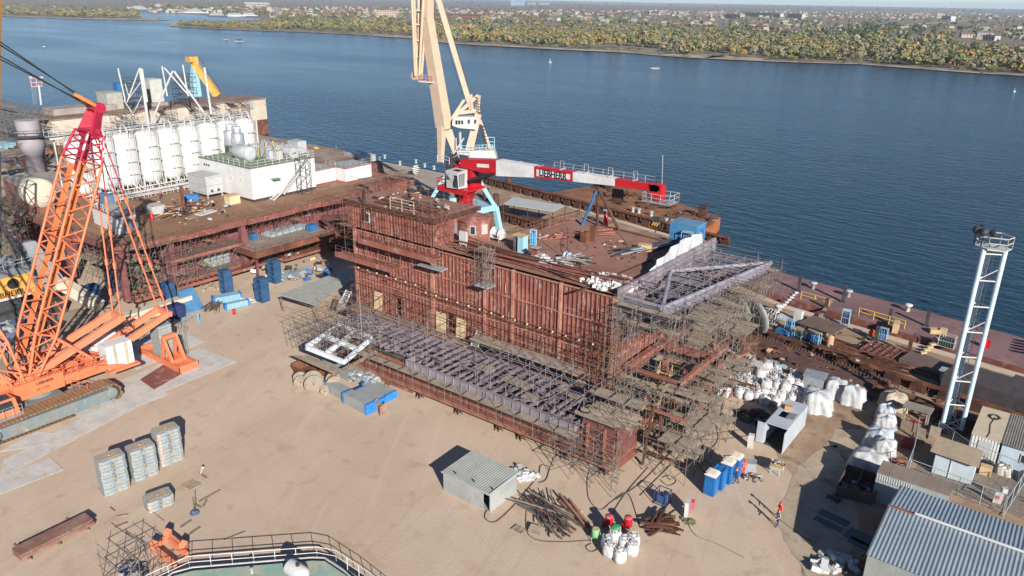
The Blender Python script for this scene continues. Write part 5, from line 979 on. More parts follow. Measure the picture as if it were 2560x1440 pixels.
m=M(); q=Vector((-72.9,82.3,17.3)); m.hexa([q+Vector(v) for v in ((-1.1,-.1,0),(1.1,-.1,.1),(1.1,1.9,0),(-1.1,1.9,0),(-1.1,-.3,2.5),(1.3,-.5,2.4),(1.1,1.9,2.6),(-1.1,1.9,2.6))]); cabo=m.build('cab',white,T)
m=M(); m.hexa([q+Vector(v) for v in ((.2,-.2,.3),(1.12,-.18,.2),(1.12,-.12,.2),(.2,-.14,.3),(.2,-.36,2.1),(1.26,-.52,2.1),(1.26,-.4,2.1),(.2,-.3,2.1))]); m.hexa([q+Vector(v) for v in ((1.13,0,.4),(1.17,0,.4),(1.17,1.2,.4),(1.13,1.2,.4),(1.24,-.3,2.2),(1.28,-.3,2.2),(1.2,1.2,2.2),(1.16,1.2,2.2))]); m.cb(q+Vector((-.6,-.25,1.7)),(.7,.06,.9)); m.cb(q+Vector((.3,.7,2.57)),(1.2,.9,.04)); m.build('cab_window',glass,cabo)
m=M()
for k in range(5): m.bar(q+Vector((1.2,.0+k*.26,.4)),q+Vector((1.32,-.25+k*.28,2.2)),.06)
m.build('window_guard',white,cabo)
m=M(); m.tube((-71.2,84.,18.4),PY(1240,432,YP+.3),.32,10); m.build('luffing_cylinder',black,T); m=M(); m.lathe((-75.4,85.4,20.9),[(.6,-.7),(.6,.7)],14,ax='X'); m.lathe((-73.7,85.4,21),[(.6,-.7),(.6,.7)],14,ax='X'); m.cb((-75.6,85.3,20.),(1.2,1.6,1.2)); m.build('winch_drums',darks,T)
m=M(); q=PY(1205,425,86.6); m.cb(q,(3.,1.4,1.3)); m.build('hydraulic_tank',lblue,T)
m=M(); m.path([PY(1150,398,YP+.5),PY(1145,388,YP+.5),PY(1135,392,YP+.5),PY(1120,418,YP+.5)],.06); m.rail([(-76.8,83.4,20.4),(-74.5,83.4,20.4)],1,1,.05); m.build('upper_rail',whitew,T)
T=thing('boom_rest','tall A shaped boom rest with a blue and two rusty legs under the boom','boom rest',(-50.5,86,15)); ap=PY(1493,466,85.2); m=M(); m.tube(ap,(-51,86.2,15),.2,8); m.tube(ap,(-47.6,86,15),.2,8); m.box(ap.x-.5,ap.x+.5,ap.y-.8,ap.y+.8,ap.z-.1,ap.z+.15); m.box(ap.x+1.2,ap.x+2.6,87,87.6,ap.z-2.4,ap.z-.5); m.build('rusty_legs',rustd,T); m=M(); m.tube(ap-_z*.4,(-52.6,85,15),.2,8); m.build('blue_leg',blue,T)
# ================================================================== PORTAL CRANE
C0=Vector((-95.3,110,0)); ca,sa=math.cos(math.radians(-10)),math.sin(math.radians(-10)); U1=Vector((ca,sa,0)); V1=Vector((-sa,ca,0))
T=thing('portal_crane','tall harbour crane with pale peach jib and light blue portal legs on the quay','crane',C0); 
for i,(a,b) in enumerate(((1,1),(-1,1),(-1,-1),(1,-1))):
    ft=C0+U1*a*5.25+V1*b*5.25; kn=C0+U1*a*4.6+V1*b*4.6+_z*5.6; tpp=C0+U1*a*1.6+V1*b*1.6+_z*12.5; m=M(); m.bar(ft+_z*.8,kn,.85,.9); m.bar(kn,tpp,.6,.6,0,.8,.8); lg=m.build('leg',lblue,T)
    m=M(); m.cb(ft+_z*.4,(2.6,.7,.8),math.radians(-10)); m.build('wheel_bogie',greyst,lg)
m=M()
kn=[C0+U1*a*4.6+V1*b*4.6+_z*5.5 for a,b in ((1,1),(-1,1),(-1,-1),(1,-1))]
for i in range(4): m.bar(kn[i],kn[(i+1)%4],.7,1.1)
m.build('portal_beam',lblue,T); m=M(); m.lathe(C0+_z*12.3,[(2.2,0),(2.6,.3),(2.6,.9),(2.1,1.1)],20); m.build('slewing_ring',lblue,T)
V=lambda px,py,d=0.: PV(px,py,C0,d)
m=M()
def face_box(m,q,dep,th,mi=0):  # four photo corners on the facing plane, given real depth
    a=[V(*p,dep) for p in q]; t_=_f0*th; m.hexa([a[3],a[2],a[2]+t_,a[3]+t_,a[0],a[1],a[1]+t_,a[0]+t_],mi)
face_box(m,((1142,378),(1235,376),(1243,402),(1142,412)),-2,4.5); m.build('machine_house',whitew,T)
m=M(); m.rail([V(1150,380,-2),V(1232,376,-2)],1.1,1.3,.05); face_box(m,((1205,343),(1232,350),(1238,376),(1206,378)),1,.3) ; m=M(); m.rail([V(1205,375,1),V(1236,376,1)],2.4,1.2,.07,rows=(1,.66,.33)); m.rail([V(1150,380,-2),V(1232,376,-2)],1.1,1.3,.05); m.build('house_rail',lblue,T)
m=M(); face_box(m,((1148,293),(1192,293),(1190,324),(1148,320)),-1.5,3.2); face_box(m,((1132,295),(1148,293),(1148,320),(1130,314)),-1.4,3.); co_=m.build('cab',white,T); m=M()
for x in (1139,1146,1153): face_box(m,((x,301),(x+5,301),(x+5,311),(x,310)),-1.55,.04)
for x in (1170,1186): face_box(m,((x,299),(x+5,299),(x+4,309),(x-1,309)),-1.55,.04)
m.build('cab_window',glass,co_)
m=M(); 
m.bar(V(1111,322),V(1067,45),2.3,2.2,0,1.7,1.7); m.bar(V(1067,45),V(1070,-60),1.7,1.7,0,1.4,1.4)
m.bar(V(1104,318,-.8),V(1102,405,-1.6),1.2,1.3,0,.8,.8); m.bar(V(1116,318,.8),V(1140,383,1.2),1.5,1.6,0,1.1,1.1); m.build('main_jib',jibc,T)
m=M(); m.bar(V(1082,-50),V(1172,250),.9,.9); m.bar(V(1172,250),V(1180,278),.9,.9,0,.5,.5); m.build('jib_stay',jibc,T)
m=M(); fl=[((1028,-40),(1038,190)),((1034,-40),(1042,190)),((1050,-40),(1043,190)),((1060,-40),(1048,190)),((1068,0),(1054,185)),((1045,-40),(1050,190))]
for i,(a,b) in enumerate(fl): m.tube(V(*a,(i%3-1)*.8),V(*b,(i%3-1)*.4),.26,6)
for y in (25,60,100,140): m.tube(V(1030+y*.05,y),V(1062-y*.06,y+3),.15,5)
for x in (1036,1043,1050): m.lathe(V(x,190),[(.75,-.12),(.75,.12)],14,ax='Y')
m.build('fly_jib',jibc,T); m=M(); face_box(m,((1046,202),(1092,206),(1092,209),(1046,205)),-1,2); m.bar(V(1070,206),V(1094,224),.25); m.build('jib_platform',jibc,T); m=M(); m.rail([V(1050,203,-1),V(1080,205,-1)],1.1,1.,.05); m.build('platform_rail',ma('pinkish rail',(.45,.2,.28)),T)
m=M(); m.bar(V(1196,285),V(1168,395),1.2,1.2,0,1.5,1.5); m.bar(V(1126,300),V(1196,238),.6,.6); m.bar(V(1196,238),V(1192,285),.6,.6); m.bar(V(1126,303),V(1160,250),.5,.5); m.bar(V(1160,250),V(1162,252),.4,.4); m.bar(V(1174,236),V(1178,275),.7,.7); m.bar(V(1200,300),V(1228,378),.5,.5); m.bar(V(1150,282),V(1200,275),.5,.6); m.build('tower_frame',jibc,T)
m=M(); 
for i in range(7): a=V(1192+i*.6,245+i*7,-.35); m.cb(a,(.7,.1,.18),_r0.to_2d().angle_signed(Vector((1,0)))*1,tilt=(0,.5))
for i in range(6): a=V(1204+i*1.8,315+i*8,-.35); m.cb(a,(.9,.1,.3),math.radians(37),tilt=(0,.6))
m.build('hazard_stripes',black,T)
m=M(); 
for a,b in (((1035,195),(1036,310)),((1047,200),(1048,310)),((1118,110),(1158,245)),((1135,100),(1178,240))): m.tube(V(*a),V(*b),.045,4)
m.build('hoist_ropes',darks,T)
m=M(); m.tube(V(1172,385),V(1170,415),.7,8); m.tube(C0+_z*13.3,V(1170,395),1.,10,r2=.8); m.rail([V(1130,395,-2.5),V(1175,395,-2.5)],1.1,1.,.05); m.bar(V(1130,390),V(1160,345),.2); m.bar(V(1140,345),V(1140,390),.18);m.bar(V(1150,330),V(1152,392),.3); m.build('king_post',whitew,T)
m=M(); m.lathe(G(1040,440,0)+_z*1.6,[(.15,-.3),(1.2,-.25),(1.35,0),(1.2,.25),(.15,.3)],18,ax='X'); q=G(1040,440,0); m.tube(q,q+_z*.6,.12,6); tag(m.build('hook_block',ma('striped hook',(.1,.1,.1),stripe=('Z',.5,(.6,.57,.5),.5))),'black and pale striped crane hook block standing on the quay','hook block')
# ================================================================== QUAY AND BARGES
qa=math.radians(-9.2); QU=Vector((math.cos(qa),math.sin(qa),0)); QV=Vector((-math.sin(qa),math.cos(qa),0))
def qbox(m,a,l,d0,d1,z0,z1,mi=0):  # box along the quay direction from point a
    a=Vector((a[0],a[1],0)); p=[a+QV*d0,a+QU*l+QV*d0,a+QU*l+QV*d1,a+QV*d1]; m.hexa([q+_z*z0 for q in p]+[q+_z*z1 for q in p],mi)
def railbeam(label,a,l,z=1.5,w_=.9):
    T=thing('crane_rail_beam',label,'rail beam',(a[0],a[1],0),'rusty crane rail beams on the quay'); m=M()
    qbox(m,a,l,-.08,.08,.3,z); qbox(m,a,l,-w_/2,w_/2,z,z+.12); qbox(m,a,l,-w_/2,w_/2,.18,.3); qbox(m,a,l,-.12,.12,z+.12,z+.3); m.build('beam',rust,T)
    m=M(); k=0.
    while k<l:
        p=Vector((a[0],a[1],0))+QU*k
        for s in (-1,1): m.hexa([p+QV*s*.09+_z*.3,p+QV*s*.45+_z*.3,p+QV*s*.45+QU*.08+_z*.3,p+QV*s*.09+QU*.08+_z*.3,p+QV*s*.09+_z*z,p+QV*s*.4+_z*z,p+QV*s*.4+QU*.08+_z*z,p+QV*s*.09+QU*.08+_z*z])
        k+=1.1
    m.build('ribs',rustd,T); m=M(); k=1.5
    while k<l:
        p=Vector((a[0],a[1],0))+QU*k-QV*.9; m.lathe(p+_z*.1,[(.9,-.7),(.9,.7)],12,ax='Y') if 0 else m.slab([p-QU*.9,p-QU*.9+_z*.9,p-QU*.4+_z*1.35,p+QU*.4+_z*1.35,p+QU*.9+_z*.9,p+QU*.9],.12); k+=3.1
    m.build('brackets',rustd,T)
railbeam('long rusty rail beam along the water edge behind the grey roofed shelter',(-121,147.2),70)
railbeam('rusty rail beam between the shelter and the rusty deck',(-96,123.2),40)
railbeam('rusty rail beam running past the white bags to the right',(-34,99.4),52,.9)
T=thing('grey_roof_shelter','low open shelter with pale grey folded roof on the quay behind the rusty deck','shelter',(-89,125,0)); m=M(); a,b,c,d=[G(*q,4) for q in ((1258,510),(1285,493),(1413,515),(1382,530))]; m.slab([a,d,c,b],.08); m.build('roof',ma('pale grey roof',(.42,.44,.44),(.37,.39,.39),.8,stripe=('X',1.1,(.34,.36,.36),.05)),T); m=M()
for p in (a,b,c,d,(a+d)/2,(b+c)/2): m.tube((p.x,p.y,0),p,.1,6)
m.box(-92,-86,124,126,.01,1.2); m.build('posts_and_crates',rustd,T)
m=M(); m.cb(G(1262,528)+_z*.6,(1.3,1.3,1.2)); tag(m.build('tan_crate',wood),'small tan crate under the left side of the grey roofed shelter','crate')
for i,q in enumerate(((1240,515),(1272,470),(1215,500))):
    m=M(); g=G(*q); m.lathe(g,[(.7,0),(.7,2.6),(.6,2.7)],14); tag(m.build('mooring_post',rustd),['rusty round post left of the shelter','rusty round post behind the shelter by the water','rusty round post beside the light blue leg'][i],'post')
bp=M(); bp.lathe((0,0,0),[(.42,0),(.3,.15),(.28,.7),(.5,.9),(.5,1.05)],12); b0=None
bl=[(948,402),(962,396),(1000,412),(1040,408),(1062,418),(1085,424),(1300,477),(1312,480),(1325,483),(1347,487),(1358,490),(1375,497),(1450,515),(1462,518),(1510,530),(1582,530),(1597,533),(1628,540),(1665,558),(1680,562)]
for i,q in enumerate(bl):
    g=G(*q,.0 if i<12 else .4)
    if b0 is None: b0=bp.build('bollard',ma('pale grey iron',(.42,.45,.47),(.25,.3,.34),2),org=(0,0,0)); b0.location=g; tag(b0,'pale iron bollard on the quay edge or rusty barge by the river','bollard','pale bollards along the water')
    else: dup(b0,loc=g)
# rusty barge with stepped bow
T=thing('rusty_barge','orange brown rusty barge with open deck moored beyond the rail beam','barge',(-75,155,-2.5)); m=M(); pts=[(-101,149.5),(-96,166),(-84,164),(-80,158.),(-74,158.6),(-61,153.5),(-60,144.8),(-58,140)]
m.prism([(-101,148.3),(-96,166),(-84,164.2),(-82,158.2),(-76,157.2),(-76,160),(-61,153.5),(-59.5,143.2),(-59,139.5)],-3.4,.38); m.build('hull',ma('orange rust hull',(.42,.15,.055),(.22,.08,.035),.3,c3=(.12,.05,.03),sc3=.8),T); m=M(); m.prism([(-100.8,148.5),(-95.9,165.8),(-84.1,164),(-82.1,158),(-75.9,157),(-75.9,159.7),(-61.2,153.3),(-59.7,143.3),(-59.2,139.7)],.38,.42); m.build('deck',ma('rusty barge deck',(.25,.11,.05),(.16,.08,.045),.18,c3=(.4,.17,.06),sc3=.3,rough=.9),T)
m=M(); 
for x,y in ((-92,160),(-64,151)): m.box(x-.8,x+.8,y-.5,y+.5,.42,2.6); m.box(x-1.1,x+1.1,y-.7,y+.7,2.6,2.8)
m.rail([(-60,144,.42),(-61.3,153,.42)],1,2,.05); m.build('bitts',rustd,T)
litter('barge_debris','rusty rings and scrap scattered on the rusty barge deck','scrap',(-86,155,.45),6,46,[rustd,rust,darks],(.3,1.2),.3,61); litter('barge_debris','rusty fittings scattered on the outer end of the rusty barge','scrap',(-66,148,.45),5,34,[rustd,rust,darks],(.3,1.1),.3,62)
m=M(); 
for a,b in (((-79,150),(-73,156)),((-78,149.5),(-71,153)),((-76,149),(-72,155)),((-80,152),(-72,152))): m.bar((*a,.8),(*b,1.2),.3,.4)
tag(m.build('crossed_beams',rustd),'crossed rusty beams lying over the notch of the barge','beams')
T=thing('hanging_hook','black and yellow crane hook block hanging beyond the rusty deck','hook block',G(1640,590,5)); m=M(); g=PY(1641,552,112); m.cb(g,(1.3,.5,1.3)); m.tube(g,g-_z*2,.12,6); m.build('block',darks,T); m=M()
for k in range(3): m.cb(g+Vector((-.4+k*.4,-.27,-.5)),(.16,.03,.7),tilt=(0,.6))
m.build('yellow_stripes',yel,T)
# pink deck barge on the right
pd=ma('faded pink deck',(.21,.12,.125),(.16,.09,.095),.1,c3=(.29,.16,.15),sc3=.35,rough=.85)
T=thing('deck_barge','long barge with faded pink red deck moored along the right quay','barge',(0,115,-2)); m=M(); o1=Vector((-44,127.6,0)); o2=o1+QU*150; n1=Vector((-43,117.2,0)); n2=n1+QU*150-QV*3
m.prism([n1.xy[:],n2.xy[:],o2.xy[:],o1.xy[:]],-3.3,.3); m.build('hull',maroon,T); m=M(); m.prism([(n1+QV*.1).xy[:],(n2+QV*.1).xy[:],(o2-QV*.15).xy[:],(o1-QV*.15).xy[:]],.3,.34); m.build('deck',pd,T)
m=M(); a=n1+QU*6; 
for k,l in ((11,4.5),(20,6.5)): 
    p=n1+QU*k+QV*.8; m.rail([p+_z*.35,p+QU*l+_z*.35],1.2,2,.05)
m.build('yellow_rail',yel,T)
ring=M(); ring.lathe((0,0,0),[(.3,-.08),(.42,-.1),(.5,0),(.42,.1),(.3,.08)],16,ax='Y'); o=ring.build('life_ring',ma('orange ring',(.8,.12,.03)),org=(0,0,0)); o.location=G(2181,832,.9); tag(o,'orange life ring hanging on the yellow rail of the barge','life ring')
for i,(q,h) in enumerate((((1996,728),2.6),((2107,755),2.8),((2222,808),2.2),((2315,815),2.4),((2190,850),2.),((2272,880),1.8),((2065,770),1.5))):
    m=M(); g=G(*q,.34); m.box(g.x-.22,g.x+.22,g.y-.22,g.y+.22,.34,.34+h); m.box(g.x-.35,g.x+.35,g.y-.3,g.y+.3,.34,.5); tag(m.build('deck_post',darks if i<5 else rustd),['black post at the left end of the barge deck','tall black post in the middle of the barge deck','rusty post near the outer edge of the barge','slim post beside the mooring timber on the barge','dark post by the life ring','dark post before the grid on the quay','leaning short post on the barge deck'][i],'post')
for i,(q,mt) in enumerate((((2032,722),0),((2120,742),0),((2268,778),1),((1945,780),1),((2430,758),0))):
    m=M(); g=G(*q,.34); m.lathe(g,[(.3,0),(.3,.8),(.6,.9),(.6,1.1),(.3,1.2)],12); o=m.build('vent_cowl',[white,greyst][1-mt]); tag(o,['grey vent head at the left of the barge edge','grey vent head beside the tall black post','white mushroom vent on the outer barge edge','white mushroom vent near the satellite discs','grey vent head behind the light tower'][i],'vent')
cyl_rack('light blue bottle rack with a black hose coil on the pink barge deck',G(2112,810,.34),.1,3,2,navy,lblue,lblue,2.1)
cyl_rack('white topped rack of dark gas bottles in the middle of the pink barge deck',G(2365,868,.34),-.1,6,2,ma('dark green bottle',(.03,.06,.06)),whitew,None,1.8)
cyl_rack('rack of bright blue gas bottles with pale slatted roof on the quay',G(2030,862),-.2,6,2,ma('bright blue bottle',(.03,.2,.5)),lblue,plank,1.9)
cyl_rack('pale blue rack of dark green bottles left of the bright blue bottles',G(1995,855),-.2,3,2,ma('dark green bottle',(.03,.06,.06)),lblue,plank,2.)
cyl_rack('small group of blue bottles behind the blue tank box',G(1972,825),-.2,3,2,blue,lblue,None,1.5)
cyl_rack('blue bottle rack in shade by the yellow barge rail',G(2206,850,.34),-.1,3,1,blue,lblue,greyst,1.7)
cyl_rack('two blue bottles behind the white bags beside the white cabinet',G(1929,930),0,2,1,ma('bright blue bottle',(.03,.2,.5)),lblue,plank,1.5)
m=M(); g=G(1957,850); m.cb(g+_z*.75,(1.9,1.3,1.5),-.2); tag(m.build('blue_tank_box',blue),'dark blue box tank left of the pale blue bottle rack','box')
m=M(); g=G(2072,873); m.lathe(g,[(.42,0),(.45,.2),(.45,1.8),(.2,2.)],12); tag(m.build('tan_drum',ma('tan tank',(.5,.3,.18),(.4,.22,.13),2)),'upright tan cylinder right of the bright blue bottles','tank')
m=M(); g=G(1994,805); m.cb(g+_z*.9,(1.1,.8,1.8),-.1); m.cb(G(1972,800)+_z*.2,(3.4,2.,.3),-.2); tag(m.build('white_locker',whitew),'white locker on a small stage near the satellite discs','locker')
T=thing('steel_table','dark brown steel plate table behind the bottle racks','steel plate',G(2055,825)); g=T.location; m=M(); m.cb(g+_z*.8,(5.2,4.2,.15),-.2); m.build('plate',ma('brown plate',(.12,.085,.07),(.16,.1,.08)),T); m=M()
for a,b in ((-2,-1.5),(2,-1.5),(2,1.5),(-2,1.5)): m.cb(g+Vector((a,b,.36)),(.3,.3,.7))
m.build('trestles',rustd,T)
m=M(); g=G(2218,890); 
for i in range(8): m.bar(g+QU*(-2.8+i*.8)-QV*2.+_z*.5,g+QU*(-2.8+i*.8)+QV*2.+_z*.5,.14,.45)
for j in range(6): m.bar(g-QU*2.9+QV*(-2+j*.8)+_z*.5,g+QU*2.9+QV*(-2+j*.8)+_z*.5,.14,.4)
tag(m.build('steel_grid',ma('brown grid',(.13,.06,.05),(.2,.09,.07),1)),'dark brown square steel grid lying on the quay before the barge','steel grid')
m=M(); qbox(m,G(2275,915)-QU*1,6.5,-1.4,2.2,.3,1.1); tag(m.build('flat_steel_block',ma('brown plate',(.12,.085,.07))),'flat dark steel block right of the square grid','steel block')
for i,(q,l,n_,lb) in enumerate((((2020,915),17,12,'long stack of dark notched steel girders behind the white bags'),((2120,960),12,6,'second stack of dark girders ending near the wrapped units'))):
    m=M(); g=G(*q)
    for j in range(n_): p=g-QU*(l/2+rr(-1,1))+QV*(-1.6+j*.35); a=p+_z*(.35+rr(0,.15)); m.bar(a,a+QU*l,.22,.5)
    for j in range(int(l/.45)): p=g-QU*(l/2)+QU*j*.45+QV*2.4; m.box(p.x,p.x+.14,p.y-.1,p.y+.1,.6,.95)
    tag(m.build('girder_stack',ma('dark girders',(.09,.05,.045),(.14,.08,.065),1)),lb,'girder stack')
m=M(); qbox(m,(-15.2,90.9),11,-.2,.2,.1,1.3); qbox(m,(-15.2,90.9),11,-.6,.6,1.3,1.4); 
for k in range(14): qbox(m,(Vector((-15.2,90.9,0))+QU*k*.8).xy,.12,-.55,.55,.1,1.3)
tag(m.build('rusty_girder',rust),'deep rusty girder with ribs lying between the canvas cover and the light tower','girder')
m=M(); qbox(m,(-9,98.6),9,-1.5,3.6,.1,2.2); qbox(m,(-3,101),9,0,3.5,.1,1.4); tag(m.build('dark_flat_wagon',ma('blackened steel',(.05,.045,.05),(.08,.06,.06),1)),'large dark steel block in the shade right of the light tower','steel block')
T=thing('light_blue_stand','light blue work stand with grey top left of the light tower','stand',G(2360,965)); g=T.location; m=M(); m.cb(g+_z*2.1,(1.6,1.3,.12),-.1); m.build('top',greyst,T); m=M()
for a,b in ((-.6,-.5),(.6,-.5),(.6,.5),(-.6,.5)): m.tube(g+Vector((a*.5,b*.5,0)),g+Vector((a,b,2.05)),.07,6)
m.cb(g+_z*1.,(1.2,.9,.1)); m.build('legs',lblue,T)
T=thing('rail_track','pair of rails with sleepers running along the quay','rail track',(-10,94,0)); m=M(); qbox(m,(-30,93.6),60,-.05,.05,.01,.2); qbox(m,(-30,92.0),60,-.05,.05,.01,.2); m.build('rails',rust,T); m=M()
for k in range(70): qbox(m,(Vector((-30,92.8,0))+QU*k*.85).xy,.25,-1.3,1.4,.008,.06)
m.build('sleepers',rustd,T)
sticks('loose_bars','rusty bars and offcuts lying along the quay rails','steel bars',(-22,100,.02),16,7,34,[rust,rustd,maroonr],qa,71,.12,.3,.1,True); sticks('loose_bars','rusty channels lying between the rails and the pink barge','steel bars',(-12,103,.02),14,6,26,[rust,rustd,plank],qa,72,.12,.25,.12,True); sticks('loose_bars','scattered bars near the right end of the quay','steel bars',(8,95,.02),16,6,28,[rustd,darks,rust],qa,73,.14,.3,.1,True)
litter('quay_litter','small rusty offcuts scattered over the brown quay','scrap',(-22,97,.02),13,120,[rust,rustd,plank,darks],(.15,.6),.35,74); litter('quay_litter','rubble and debris near the feet of the right scaffolds','scrap',(-29,92,.02),5,60,[rust,rustd,wood,plank],(.2,.7),.35,75)
m=M(); 
for i in range(7): p=G(2355-i*8,842+i*7,.34); m.cb(p+_z*.15,(.9,.45,.25),.9)
tag(m.build('mooring_timber',wood),'line of pale timber blocks across the pink barge deck','timber')
m=M()
for i in range(9): p=G(1990-i*6,733+i*6,.34); m.cb(p+_z*.12,(.6,.4,.22),.9)
tag(m.build('mooring_timber',whitew),'line of white timber blocks at the left end of the pink barge','timber')
m=M(); a=G(2080,748,.34); b=G(2045,800,.34); m.bar(a+_z*.1,b+_z*.1,.5,.12); tag(m.build('deck_board',plank),'single grey board lying on the pink barge deck','board')
m=M(); g=G(2238,828,.34); m.cb(g+_z*.7,(.7,2.,1.3),.1); tag(m.build('tan_panel',wood),'upright tan panel on the pink barge deck','panel')  # tan panel standing upright on the barge deck
m=M(); g=G(2335,865,.34)+Vector((5,5,0)); g=G(2336,832,.34); m.cb(g+_z*.3,(1.3,1.,.6),.4); m.cb(g+Vector((1,.3,.4)),(.8,.9,.8)); tag(m.build('timber_bits',wood),'small pile of pale timber right of the mooring blocks','timber')
m=M(); g=G(2458,868,.34)+Vector((0,0,0)); m.lathe(g+_z*.0,[(.3,0),(.3,1.),(.1,1.15)],10); m.cb(g+Vector((.5,.2,.5)),(.4,.4,1.)); tag(m.build('red_bottles',redp),'pair of small red bottles on the barge right of the light tower','bottle')
m=M(); g=G(2560,880,.34); 
for k in range(5): m.bar(g+Vector((0,-1.5+k*1.1,.8)),g+Vector((4,-1.5+k*1.1,1.2)),.3,.3)
m.cb(g+Vector((3,6,1.5)),(3,3,3)); tag(m.build('dark_beams',rustd),'dark projecting beams at the right edge of the barge','beams')
# satellite shaped tank heads
for i,(q,lb,r_) in enumerate((((1876,845),'large pale grey dished tank head propped up beside the scaffold',2.4),((1838,830),'second dished tank head half hidden behind the scaffold',1.9))):
    g=G(*q); c=g+_z*(2.9 if i==0 else 3.0); m=M(); prof=[(.02,.3),(r_*.5,.33),(r_*.85,.42),(r_,.62),(r_*1.0,.75),(r_*.9,.7),(r_*.5,.5),(.02,.45)]; m.lathe((0,0,0),prof,28,ax='Y'); o=m.build('vessel_dome',ma('pale grey head',(.3,.31,.31),(.24,.25,.25),.8),org=(0,0,0)); o.location=c; o.rotation_euler=(.2,0,-.55); tag(o,lb,'tank head')
m=M(); g=G(1866,880); m.lathe(g,[(1.5,0),(1.5,2.)],20); tag(m.build('rusty_tank',rust),'squat rusty cylinder under the large tank head','tank'); m=M(); g=G(1890,888); m.cb(g+_z*.8,(2.,1.8,1.6),.3); tag(m.build('rusty_box',rustd),'dark rusty box before the large tank head','box')
T=thing('white_cage','white tubular cage behind the tank heads','cage',G(1915,815)); g=T.location; m=M(); 
for k in range(8): m.lathe(g+Vector((-1.4+k*.4,0,1.6)),[(1.,-.03),(1.05,0),(1.,.03)],12,ax='X') if 0 else m.path([g+Vector((-1.4+k*.4,1.1*math.cos(a),1.6+1.1*math.sin(a))) for a in [j*.785 for j in range(9)]],.05)
for a in [j*.785 for j in range(8)]: m.tube(g+Vector((-1.4,1.1*math.cos(a),1.6+1.1*math.sin(a))),g+Vector((1.4,1.1*math.cos(a),1.6+1.1*math.sin(a))),.05,4)
m.build('hoops',white,T)
# concrete quay strip left
m=M(); m.prism([(-117,148.2),(-146,148.2),(-222,148.2),(-215,118),(-150,116),(-112,122)],.004,.012); struct('concrete_quay',m,ma('concrete quay',(.3,.25,.21),(.36,.31,.27),.1,rough=.9,c3=(.22,.17,.13),sc3=.3))
m=M(); g=G(942,440); m.hexa([g+Vector(v) for v in ((-1.6,-1.5,0),(1.6,-1.5,0),(1.6,1.5,0),(-1.6,1.5,0),(-1.2,-1.5,3.6),(1.2,-1.5,3.6),(.4,1.5,3.6),(-1.2,1.5,3.6))]); tag(m.build('red_mooring_stand',maroon),'small dark red steel stand beside the white containers on the quay','stand')
m=M(); g=G(900,405); m.cb(g+_z*1.2,(8,5,2.4),-.15); tag(m.build('quay_cabin',galv),'low grey cabin on the quay left of the red stand','cabin')
T=thing('tug_mast','green and yellow ship fittings showing behind the white containers','ship fittings',G(810,385,0)); c=T.location; m=M(); m.bar(PV(760,395,c),PV(845,393,c),2.,1.2); m.tube(PV(842,395,c),PV(840,362,c),.15,6); m.build('green_bulwark',ma('sea green',(.05,.22,.12)),T); m=M(); m.bar(PV(790,372,c),PV(838,385,c),.6,.8); m.bar(PV(788,385,c),PV(790,368,c),.8); m.build('yellow_davit',yel,T)
# ================================================================== LIGHT TOWER
tb=Vector((-6.6,88.2,0)); htw=HT(622,G(2352,1078)); T=thing('light_tower','tall pale blue three legged light tower with railed lamp platform at the right','light tower',tb)
F3=[G(2352,1078),G(2401,1083),G(2368,1062)]; cen=(F3[0]+F3[1]+F3[2])/3; F3=[cen+(p-cen)*1. for p in F3]; m=M()
tw=ma('pale blue tower',(.5,.63,.7),(.42,.55,.62),1,rough=.4)
for p in F3: m.tube((p.x,p.y,0),(p.x,p.y,htw),.24,12)
m.build('columns',tw,T); m=M()
for k in range(8):
    z=.5+k*(htw-1)/7
    for i in range(3): a,b=F3[i],F3[(i+1)%3]; m.tube((a.x,a.y,z),(b.x,b.y,z),.08,6); k%2==0 and m.tube((a.x,a.y,z),(b.x,b.y,min(htw,z+(htw-1)/14)),.05,5)
m.build('ties',white,T); m=M(); p=F3[2]; m.ladder((p.x+.35,p.y-.35,0),(p.x+.35,p.y-.35,htw),.45,(1,0,0),r=.035); m.build('ladder',whitew,T)
m=M(); tc=Vector((cen.x,cen.y,htw)); oc=[(tc.x+1.6*math.cos(a),tc.y+1.35*math.sin(a)) for a in [k*math.pi/3+.3 for k in range(6)]]; m.prism(oc,htw,htw+.12); m.build('platform',whitew,T); m=M(); m.rail([(*q,htw+.12) for q in oc+oc[:1]],1.15,1.2,.05,rows=(1,.5)); m.build('platform_rail',white,T)
m=M()
for k,(a,b) in enumerate(((-1.7,-.4),(-1.5,.6),(-1.,-.9),(-.3,-.5))): p=tc+Vector((a,b,0)); m.tube(p+_z*.1,p+_z*1.6,.06,5); m.lathe(p+_z*1.6,[(.12,-.3),(.4,.0),(.42,.25)],14,ax='X' if k%2 else 'Y')
m.build('floodlights',darks,T)
m=M(); 
for p in F3[:2]: m.cb((p.x,p.y,.2),(1.1,1.1,.4))
m.build('footings',rustd,T)
